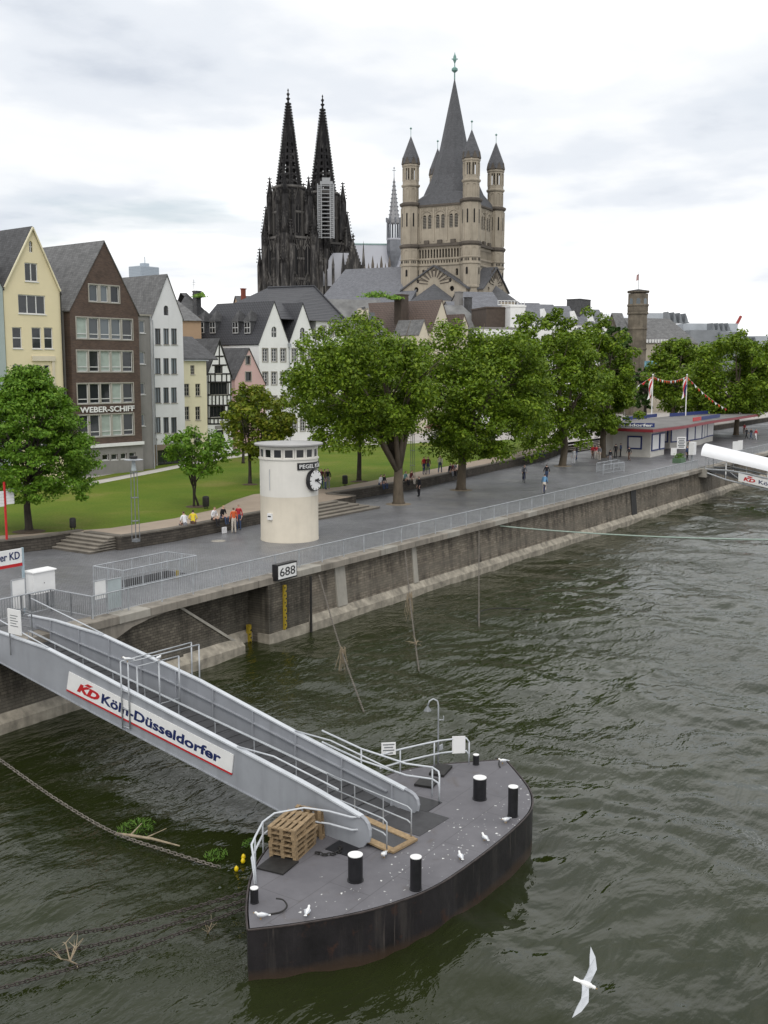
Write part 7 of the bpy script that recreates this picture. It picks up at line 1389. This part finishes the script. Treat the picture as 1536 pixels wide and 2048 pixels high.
# flared spire: square eaves -> octagon -> point
rot0 = math.atan2(dl[1], dl[0]); zE, zM, zA = zc(405)+.2, zc(339), float(atd(915, 150, DN+8)[2])
def ring(r_, z, sq):
    out = []
    for k in range(8):
        a = rot0+math.pi/4*k+math.pi/8; rr_ = r_/math.cos(math.pi/8)
        if sq: c_, s_ = math.cos(a-rot0), math.sin(a-rot0); t_ = r_/max(abs(c_), abs(s_)); out.append((cen[0]+t_*math.cos(a), cen[1]+t_*math.sin(a), z))
        else: out.append((cen[0]+rr_*math.cos(a), cen[1]+rr_*math.sin(a), z))
    return out
cor = [(cen[0]+(WD/2+.3)*math.sqrt(2)*math.cos(rot0+math.pi/4+math.pi/2*k), cen[1]+(WD/2+.3)*math.sqrt(2)*math.sin(rot0+math.pi/4+math.pi/2*k), zE) for k in range(4)]
r0 = ring(WD/2+.3, zE, True); r1 = ring(6.3, zE+(zM-zE)*.42, False); r2 = ring(4.6, zM, False); r3 = ring(2.95, zM+(zA-zM)*.29, False); m = MB(); m.add(r0+r1+r2+r3+[(cen[0], cen[1], zA)], [(k, (k+1) % 8, 8+(k+1) % 8, 8+k) for k in range(8)]+[(8+k, 8+(k+1) % 8, 16+(k+1) % 8, 16+k) for k in range(8)]+[(16+k, 16+(k+1) % 8, 24+(k+1) % 8, 24+k) for k in range(8)]+[(24+k, 24+(k+1) % 8, 32) for k in range(8)]); m.build('spire', CRF, CHT)
for k in range(4): m = MB(); m.add([cor[k], r0[(2*k) % 8], r0[(2*k+1) % 8], r1[(2*k) % 8], r1[(2*k+1) % 8]], [(0, 1, 3), (0, 4, 2), (0, 3, 4)]); m.build('spire_broach', CRF, CHT)
zt_ = float(atd(915, 100, DN+8)[2]); m = MB(); m.tube([(cen[0], cen[1], zA-.5), (cen[0], cen[1], zt_)], [.16, .07], 6); m.lathe([(.02, -.75), (.7, -.2), (.7, .2), (.02, .75)], (cen[0], cen[1], zA+1.6), 10); m.bar(np.array([cen[0], cen[1], zt_-1.4])-RV*.7, np.array([cen[0], cen[1], zt_-1.4])+RV*.7, .18, .18); m.lathe([(.02, -1.3), (.42, -.4), (.3, .4), (.02, 1.1)], (cen[0], cen[1], zt_-1.2), 6); m.build('spire_cross', COPP, CHT)
# corner turrets
def turret(c_):
    c0 = (c_[0], c_[1], 0); A8 = rot0+math.pi/8; Rl, Ru = 2.2, 1.9
    def lo(prof, nm, mt, n=8): return MB().lathe(prof, c0, n, rot=A8).build(nm, mt, CHT)
    lo([(Rl*.98, TZ), (Rl*.98, zc(526))], 'turret_shaft', CST); lo([(Rl*1.0, zc(526)), (Rl*1.0, zc(487))], 'turret_shaft', CST); lo([(Rl*.95, zc(487)), (Rl*.95, zc(402))], 'turret_shaft', CST); lo([(Ru*.95, zc(397)), (Ru*.95, zc(361))], 'turret_shaft', CST)
    for v, r_, h_ in ((486, Rl*1.15, .6), (400, Rl*1.13, .55), (361, Ru*1.1, .45), (526, Rl*1.07, .4), (514, Rl*1.07, .3), (573, Rl*1.1, .45), (320, Ru*1.05, .5)): lo([(r_*.9, zc(v)-h_), (r_, zc(v)-h_*.45), (r_, zc(v)+h_*.25), (r_*.86, zc(v)+h_*.6)], 'turret_cornice', CTR if v in (486, 400) else CST)
    lo([(.75, zc(361)), (.75, zc(320))], 'turret_core', DARK)  # black core paints the shade between the columns
    lo([(Ru*.95, zc(361)), (Ru*.95, zc(351))], 'turret_parapet', CST); lo([(Ru*.97, zc(327)), (Ru*.97, zc(318))], 'turret_head', CST)
    for k in range(8):
        a = A8+math.pi/4*k; x, y = c_[0]+Ru*.86*math.cos(a), c_[1]+Ru*.86*math.sin(a); MB().tube([(x, y, zc(352)), (x, y, zc(326))], .26, 6).build('turret_column', CST, CHT)
        b = a+math.pi/8; x, y = c_[0]+Ru*.82*math.cos(b), c_[1]+Ru*.82*math.sin(b); MB().tube([(x, y, zc(352)), (x, y, zc(326))], .13, 5).build('turret_column', CST, CHT)
        rf = Rl*.95*math.cos(math.pi/8); P = Plane((c_[0]+math.cos(b)*(rf+.015), c_[1]+math.sin(b)*(rf+.015)), b+R(90)); m = MB(P.w)
        if k % 2 == 0 or True:
            pts = arch_poly(-.17, .17, zc(447), zc(419), 5); m.prism([(x, -.01, z) for x, z in pts], (0, .02, 0))  # black panel set proud of the shaft, painting a slit's shade
            m.build('turret_slit_shade', DARK, CHT); m = MB(P.w); pts = arch_poly(-.24, .24, zc(549), zc(535), 5); m.prism([(x, -.13, z) for x, z in pts], (0, .02, 0)) if k % 2 else None
            (m.build('turret_window_shade', DARK, CHT) if k % 2 else None); m = MB(P.w); m.box(-.5, -.3, -.14, -.1, zc(522), zc(517)); m.box(-.1, .1, -.14, -.1, zc(522), zc(517)); m.box(.3, .5, -.14, -.1, zc(522), zc(517))  # window and parapet openings are black plates painting shade on solid stone
        tag(m.build('parapet_opening_shade', DARK, CHT), kind='stuff')
        m = MB(P.w); r_ = .55; m.tube([(r_*math.cos(t_), -.1, zc(500)+r_*math.sin(t_)) for t_ in np.linspace(0, math.pi, 9)], .09, 4); m.tube([(-.78, 0, zc(480)), (-.78, 0, zc(408))], .13, 4); m.tube([(r_, -.1, zc(500)), (r_, -.1, zc(511))], .09, 4); m.tube([(-r_, -.1, zc(500)), (-r_, -.1, zc(511))], .09, 4)
        r3 = Ru*.95*math.cos(math.pi/8)-rf; m.tube([(.4*math.cos(t_), -r3-.03, zc(372)+.4*math.sin(t_)) for t_ in np.linspace(0, math.pi, 9)], .09, 4); m.tube([(.4, -r3-.03, zc(372)), (.4, -r3-.03, zc(392))], .08, 4); m.tube([(-.4, -r3-.03, zc(372)), (-.4, -r3-.03, zc(392))], .08, 4); m.build('turret_arcade', CST, CHT)
    lo([(Ru*1.12, zc(317)), (Ru*1.0, zc(305)), (.05, zc(259))], 'turret_roof', CRF)
    for k in range(8):
        b = A8+math.pi/8+math.pi/4*k; P = Plane((c_[0]+math.cos(b)*Ru*1.04, c_[1]+math.sin(b)*Ru*1.04), b+R(90)); m = MB(P.w); m.prism([(-.62, 0, zc(318)), (.62, 0, zc(318)), (0, 0, zc(304))], (0, .8, 0)); m.build('turret_gablet', CTR, CHT)
    m = MB(); m.tube([(c_[0], c_[1], zc(260)), (c_[0], c_[1], zc(244))], .06, 5); m.lathe([(.02, -.3), (.3, 0), (.02, .3)], (c_[0], c_[1], zc(243)), 8); m.build('turret_finial', COPP, CHT)
for c_ in (NC, NC+dl*WD, NC+dr*WD, NC+(dl+dr)*WD): turret(c_)

# ---------------------------------------------------------------- gothic cathedral
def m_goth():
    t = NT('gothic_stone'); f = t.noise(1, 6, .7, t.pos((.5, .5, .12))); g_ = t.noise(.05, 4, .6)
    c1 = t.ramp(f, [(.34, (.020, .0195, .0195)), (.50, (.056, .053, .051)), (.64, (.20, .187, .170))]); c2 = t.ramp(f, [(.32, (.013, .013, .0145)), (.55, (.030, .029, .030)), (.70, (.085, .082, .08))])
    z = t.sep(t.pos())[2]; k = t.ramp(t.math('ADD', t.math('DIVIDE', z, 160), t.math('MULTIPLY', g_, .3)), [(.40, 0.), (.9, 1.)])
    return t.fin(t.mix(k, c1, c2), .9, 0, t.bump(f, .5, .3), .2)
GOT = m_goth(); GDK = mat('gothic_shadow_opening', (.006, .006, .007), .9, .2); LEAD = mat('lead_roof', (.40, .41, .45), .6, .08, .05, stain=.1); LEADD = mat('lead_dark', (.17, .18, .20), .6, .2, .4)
GOTL = mat('gothic_pale_stone', (.090, .085, .080), .9, .6, .12, .4, 2, stretch=(1, 1, .3))
KTH = thing('gothic_cathedral', 'black twin-spired gothic cathedral with pale lead nave roof in the distance', 'cathedral', tuple(np.append(atd(610, 600, 570)[:2], TZ)))
ga = math.atan2(RV[1], RV[0])+R(38)          # cathedral axes seen on the skew
def gtower(u, D, dv):
    c_ = atd(u, 600, D); c_ = np.array([c_[0], c_[1], 0]); sc = D/560.
    Z = lambda v: float(atd(u, v+dv, D)[2]); k_ = D/2100.
    ca, sa = math.cos(ga), math.sin(ga); X = lambda a, b, z: (c_[0]+a*ca-b*sa, c_[1]+a*sa+b*ca, z)
    W1, W2 = 9.5*sc, 7.4*sc
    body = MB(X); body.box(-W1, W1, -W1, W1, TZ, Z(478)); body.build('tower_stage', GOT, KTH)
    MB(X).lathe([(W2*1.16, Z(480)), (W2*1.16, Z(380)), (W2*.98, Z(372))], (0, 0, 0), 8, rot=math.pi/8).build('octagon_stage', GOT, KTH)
    # horizontal string courses and galleries
    for v in (560, 520, 478): MB(X).box(-W1-.6, W1+.6, -W1-.6, W1+.6, Z(v)-.5, Z(v)+.6).build('string_course', GOTL, KTH)
    for v in (428, 378): MB(X).lathe([(W2*1.2, -.5), (W2*1.26, 0), (W2*1.2, .9)], (0, 0, Z(v)), 8, rot=math.pi/8).build('gallery', GOTL, KTH)
    # corner buttress piers, stepping in, with pinnacles
    pin = MB(X)
    def pier(x, y, w_, v0, v1, vt):
        m = MB(X); m.box(x-w_, x+w_, y-w_, y+w_, Z(v0), Z(v1)); zb_, zt_ = Z(v1), Z(vt); w2 = w_*.92
        m.add([(x-w2, y-w2, zb_), (x+w2, y-w2, zb_), (x+w2, y+w2, zb_), (x-w2, y+w2, zb_), (x, y, zt_)], [(0, 1, 4), (1, 2, 4), (2, 3, 4), (3, 0, 4)])
        n_ = max(3, int((zt_-zb_)/1.5))
        for q_ in range(1, n_):
            f_ = q_/n_; zq = zb_+(zt_-zb_)*f_; wq = w2*(1-f_)+.35
            for dx, dy in ((1, 1), (1, -1), (-1, 1), (-1, -1)): m.box(x+dx*wq-.22, x+dx*wq+.22, y+dy*wq-.22, y+dy*wq+.22, zq-.25, zq+.3)
        for sx, sy in ((1, 0), (-1, 0), (0, 1), (0, -1)):      # gablets round the pinnacle foot
            m.add([(x+sx*w_*1.05-sy*w_, y+sy*w_*1.05-sx*w_, zb_-.4), (x+sx*w_*1.05+sy*w_, y+sy*w_*1.05+sx*w_, zb_-.4), (x+sx*w_*1.05, y+sy*w_*1.05, zb_+w_*2.4)], [(0, 1, 2), (2, 1, 0)])
        m.build('pinnacle', GOT, KTH)
    for sx in (-1, 1):
        for sy in (-1, 1):
            pier(sx*W1*.93, sy*W1*.93, 1.9*sc, 600, 470, 408); pier(sx*W1*1.13, sy*W1*.70, 1.2*sc, 600, 490, 440); pier(sx*W1*.70, sy*W1*1.13, 1.2*sc, 600, 490, 440); pier(sx*W2*.98, sy*W2*.98, 1.3*sc, 480, 392, 350); pier(sx*W1*1.2, sy*W1*1.2, 1.0*sc, 600, 530, 492)
            pier(sx*W2*1.25, sy*W2*.55, .8*sc, 470, 412, 378); pier(sx*W2*.55, sy*W2*1.25, .8*sc, 470, 412, 378)
    # blind tracery ribs, gables and flat black panels painting the shade of lancets on each face
    for f_ in range(4):
        a = math.pi/2*f_; Pf = lambda q_, d, z, a=a: X(math.cos(a)*(W1+d)-math.sin(a)*q_, math.sin(a)*(W1+d)+math.cos(a)*q_, z)
        rb = MB(Pf)
        for q_ in np.linspace(-W1*.8, W1*.8, 13): rb.box(q_-.22, q_+.22, 0, .75, Z(600), Z(484))
        rb.build('blind_tracery', GOT, KTH)
        for cx_ in (-W1*.42, W1*.42):
            for v0, v1 in ((552, 492), (600, 562)):
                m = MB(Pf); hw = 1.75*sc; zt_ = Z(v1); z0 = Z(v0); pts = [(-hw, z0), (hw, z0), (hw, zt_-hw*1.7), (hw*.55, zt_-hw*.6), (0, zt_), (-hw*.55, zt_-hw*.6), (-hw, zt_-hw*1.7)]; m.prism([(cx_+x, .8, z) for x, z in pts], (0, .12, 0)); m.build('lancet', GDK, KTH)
                m = MB(Pf); m.box(cx_-.16, cx_+.16, .92, 1.1, z0, zt_); m.tube([(cx_-hw*1.5, 1.0, zt_-hw*1.4), (cx_, 1.0, zt_+hw*2.6), (cx_+hw*1.5, 1.0, zt_-hw*1.4)], .32*sc, 4); m.tube([(cx_+x*1.12, .95, z) for x, z in pts[2:]], .22*sc, 4); m.build('lancet_gable', GOTL, KTH)
    for k in range(8):
        a = math.pi/4*k; rf = W2*1.16*math.cos(math.pi/8); Pf = lambda q_, d, z, a=a: X(math.cos(a)*(rf+d)-math.sin(a)*q_, math.sin(a)*(rf+d)+math.cos(a)*q_, z)
        m = MB(Pf); hw = 1.25*sc; zt_, z0 = Z(412), Z(468); pts = [(-hw, z0), (hw, z0), (hw, zt_-hw*1.7), (0, zt_), (-hw, zt_-hw*1.7)]; m.prism([(x, .02, z) for x, z in pts], (0, .1, 0)); m.build('lancet', GDK, KTH)  # flat black panel paints the shade of the lancet
        m = MB(Pf); m.box(-.14, .14, .1, .35, z0, zt_); m.tube([(-hw*1.7, .5, Z(404)), (0, .5, Z(376)), (hw*1.7, .5, Z(404))], .3*sc, 4)
        for q_ in (-2.6, -2.0, 2.0, 2.6): m.box(q_*sc-.18, q_*sc+.18, 0, .6, Z(478), Z(384))
        m.build('lancet_gable', GOTL, KTH)
    # openwork spire
    zb_, zt_ = Z(377), Z(203); R0 = W2*.86; n_ = 13
    sp = MB(X); rb = MB(X)
    def pt(k, f_): a = math.pi/4*k+math.pi/8; r_ = R0*(1-f_)+.35*f_; return Vector((r_*math.cos(a), r_*math.sin(a), zb_+(zt_-zb_)*f_))
    for k in range(8):
        for i in range(n_):
            f0, f1 = i/n_, (i+1)/n_; A, B, C_, D_ = pt(k, f0), pt(k+1, f0), pt(k+1, f1), pt(k, f1); M_ = (A+B+C_+D_)/4
            if i < 10:
                wv, hv = (.48, .66) if i < 4 else (.30, .6) if i < 7 else (.16, .5)
                e0 = (A+B)/2; e1 = (C_+D_)/2
                q_ = [M_+(p_-M_)*.0+(p_-(e0 if j < 2 else e1))*wv+((e0 if j < 2 else e1)-M_)*hv for j, p_ in enumerate((A, B, C_, D_))]
                sp.add([A, B, C_, D_]+q_, [(0, 1, 5, 4), (1, 2, 6, 5), (2, 3, 7, 6), (3, 0, 4, 7)])
            else: sp.add([A, B, C_, D_], [(0, 1, 2, 3)])
        pr_ = [pt(k, f_) for f_ in np.linspace(0, 1, 6)]; rb.tube(pr_, [.5*sc, .45*sc, .4*sc, .35*sc, .28*sc, .2*sc], 4)
        for f_ in np.linspace(.02, .97, 30): p_ = pt(k, f_); d = Vector((p_.x, p_.y, 0)).normalized(); s_ = .34*sc; p2 = p_+d*.6*sc; rb.box(p2.x-s_, p2.x+s_, p2.y-s_, p2.y+s_, p2.z-.3*sc, p2.z+.45*sc)
    sp.build('spire', GOT, KTH); rb.build('spire_ribs', GOT, KTH)
    fn = MB(X); fn.tube([(0, 0, zt_-1), (0, 0, Z(182))], [.5*sc, .25*sc], 6)
    for v, r_ in ((198, 1.15), (189, .9)): fn.lathe([(.3, -1.0), (r_*sc*.6, -.5), (r_*sc, .3), (.3, .8)], (0, 0, Z(v)), 8)
    fn.lathe([(.05, 0), (.5, .5), (.05, 1.5)], (0, 0, Z(183)), 6); fn.build('finial', GOT, KTH)
gtower(581, 556, 0); gtower(648, 578, 12)
# nave, transept, ridge turret
def slab(name, pts, mt, D): m = MB(); m.add([atd(u, v, d) for u, v, d in pts], [tuple(range(len(pts)))]); return m
AX = Plane(atd(640, 560, 566)[:2], math.atan2(RV[1], RV[0])+R(5)); sN0, sN1 = AX.px(632, 540)[0], AX.px(850, 540)[0]; zR = AX.px(720, 489, 12)[1]; zEv = AX.px(720, 548)[1]
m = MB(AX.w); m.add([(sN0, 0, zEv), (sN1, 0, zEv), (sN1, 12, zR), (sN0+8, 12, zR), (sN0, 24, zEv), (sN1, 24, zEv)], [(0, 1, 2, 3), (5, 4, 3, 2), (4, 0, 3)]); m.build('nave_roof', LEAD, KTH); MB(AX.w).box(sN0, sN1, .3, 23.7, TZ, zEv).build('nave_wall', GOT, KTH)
m = MB(AX.w); m.tube([(sN0+8, 12, zR+.2), (sN1, 12, zR+.2)], .5, 5); m.build('ridge_crest', mat('verdigris', (.28, .40, .38), .6, .1), KTH)
for u in (651, 665, 727, 735, 743, 752, 760, 768, 776, 797): s_ = AX.px(u, 540)[0]; hgt = (514 if u in (665, 743, 760, 776) else 528); zt_ = AX.px(u, hgt)[1]; m = MB(AX.w); m.box(s_-.7, s_+.7, -9.2, -7.8, TZ, zt_-5); m.add([(s_-.75, -9.25, zt_-5), (s_+.75, -9.25, zt_-5), (s_+.75, -7.75, zt_-5), (s_-.75, -7.75, zt_-5), (s_, -8.5, zt_)], [(0, 1, 4), (1, 2, 4), (2, 3, 4), (3, 0, 4)]); m.build('nave_pinnacle', CTR if u > 700 else GOT, KTH)
sT = AX.px(705, 540)[0]; hw = 4.6; zG = AX.px(705, 487, -8)[1]; zg0 = AX.px(705, 540, -8)[1]
m = MB(AX.w); m.prism([(sT-hw, -8, TZ), (sT+hw, -8, TZ), (sT+hw, -8, zg0), (sT, -8, zG), (sT-hw, -8, zg0)], (0, 1.2, 0)); m.build('transept_gable', GOT, KTH)
m = MB(AX.w); m.add([(sT-hw, -7, zg0), (sT, -7, zG), (sT, 12, zG), (sT-hw, 12, zg0)], [(0, 1, 2, 3)]); m.add([(sT+hw, -7, zg0), (sT+hw, 12, zg0), (sT, 12, zG), (sT, -7, zG)], [(0, 1, 2, 3)]); m.build('transept_roof', LEAD, KTH)
m = MB(AX.w)
for f_ in np.linspace(0, .95, 9):
    for sg in (-1, 1): x = sT+sg*hw*(1-f_); z = zg0+(zG-zg0)*f_; m.box(x-.45, x+.45, -8.5, -7, z-.3, z+1.1)
m.tube([(sT, -7.6, zG-1), (sT, -7.6, AX.px(705, 466, -8)[1])], [.5, .2], 5); [m.lathe([(.1, -.6), (1.1, 0), (.1, .6)], (sT, -7.6, AX.px(705, v, -8)[1]), 6) for v in (479, 472)]; m.build('gable_crockets', GOT, KTH)
for dx in (-1, 1):
    x = sT+dx*hw*1.15; m = MB(AX.w); zt_ = AX.px(705, 480 if dx > 0 else 497, -8)[1]; m.box(x-1.1, x+1.1, -9, -6.6, TZ, zg0-1); m.add([(x-1.1, -9, zg0-1), (x+1.1, -9, zg0-1), (x+1.1, -6.6, zg0-1), (x-1.1, -6.6, zg0-1), (x, -7.8, zt_)], [(0, 1, 4), (1, 2, 4), (2, 3, 4), (3, 0, 4)]); m.build('transept_pinnacle', GOT, KTH)
DRT = atd(788, 497, 572); dz_ = lambda v: float(atd(788, v, 572)[2]); c0 = (DRT[0], DRT[1], 0)
MB().lathe([(.1, dz_(546)), (3.4, dz_(512)), (3.9, dz_(503)), (3.9, dz_(480))], c0, 8).build('ridge_turret_base', LEADD, KTH); MB().lathe([(3.9, dz_(481)), (4.15, dz_(480)), (4.15, dz_(477.5)), (3.9, dz_(477))], c0, 8).build('ridge_turret_gallery', LEAD, KTH)
for k in range(8): a = math.pi/4*k; MB().tube([(c0[0]+3.5*math.cos(a), c0[1]+3.5*math.sin(a), dz_(478)), (c0[0]+3.5*math.cos(a), c0[1]+3.5*math.sin(a), dz_(437))], [.55, .45], 5).build('ridge_turret_post', LEADD, KTH); MB().tube([(c0[0]+3.9*math.cos(a), c0[1]+3.9*math.sin(a), dz_(445)), (c0[0]+4.0*math.cos(a), c0[1]+4.0*math.sin(a), dz_(436))], .5, 5).build('ridge_turret_crocket', LEADD, KTH)
m = MB(); m.lathe([(3.7, dz_(447)), (3.9, dz_(440)), (3.0, dz_(438)), (2.3, dz_(425)), (.12, dz_(352))], c0, 8); m.build('ridge_turret_spire', mat('turret_lead', (.26, .26, .27), .6, .2, .5), KTH)
m = MB()
for i in range(9):
    f_ = i/9; z = dz_(430)+(dz_(356)-dz_(430))*f_; r_ = 2.5*(1-f_)+.2
    for k in range(8): a = math.pi/4*k; m.box(c0[0]+r_*math.cos(a)-.2, c0[0]+r_*math.cos(a)+.2, c0[1]+r_*math.sin(a)-.2, c0[1]+r_*math.sin(a)+.2, z-.2, z+.3)
m.tube([(c0[0], c0[1], dz_(353)), (c0[0], c0[1], dz_(333))], [.2, .08], 5); m.lathe([(.05, -.5), (.5, 0), (.05, .5)], (c0[0], c0[1], dz_(336)), 6); m.bar(np.array([c0[0], c0[1], dz_(341)])-RV*.9, np.array([c0[0], c0[1], dz_(341)])+RV*.9, .25, .25); m.build('ridge_turret_crockets', LEADD, KTH)
AL = plane_at(700, 545, 560.5, math.atan2(RV[1], RV[0])); sA = AL.px(633, 545)[0]; zA0, zA1 = AL.px(660, 572)[1], AL.px(660, 505, 6)[1]
m = MB(AL.w); m.add([(sA, 0, zA0), (0, 0, zA0), (0, 8, zA1), (sA+2.5, 8, zA1), (sA, 16, zA0), (0, 16, zA0)], [(0, 1, 2, 3), (5, 4, 3, 2), (4, 0, 3), (1, 5, 2)]); m.build('aisle_roof', LEAD, KTH); MB(AL.w).box(sA, 0, .3, 15.7, TZ, zA0).build('aisle_wall', GOT, KTH)
# scaffold on the right tower
P = plane_at(668, 475, 560, math.atan2(RV[1], RV[0])+R(3)); s0 = P.px(636, 475)[0]; SCF = thing('tower_scaffold', 'pale scaffolding wrapped round the upper part of the right cathedral tower', 'scaffold', P.w(s0/2, 0, P.px(650, 475)[1])); SCM = mat('scaffold_pale', (.30, .31, .32), .6, .1, 1); z0, z1 = P.px(650, 475)[1], P.px(650, 371)[1]
for i, f_ in enumerate(np.linspace(0, 1, 14)): z = z0+(z1-z0)*f_; MB(P.w).box(s0, 0, 0, 2.2, z-.12, z+.28).build('platform', SCM, SCF)
for x in (s0, s0*.78, s0*.22, 0): MB(P.w).box(x-.3, x+.3, -.2, .3, z0-.5, z1+1).build('standard', SCM, SCF)
for x in (s0*.9, s0*.1):
    for f_ in np.linspace(0, 1, 14)[:-1]: z = z0+(z1-z0)*f_; MB(P.w).box(x-.5, x+.5, .2, .4, z+.6, z+1.6).build('guard_panel', SCM, SCF)
MB(P.w).box(s0*.85, s0*.05, 0, 3, z1+.6, z1+2.2).build('platform', SCM, SCF); MB(P.w).box(s0*.72, s0*.22, .3, 3, z1+2.2, z1+4.0).build('platform', SCM, SCF)
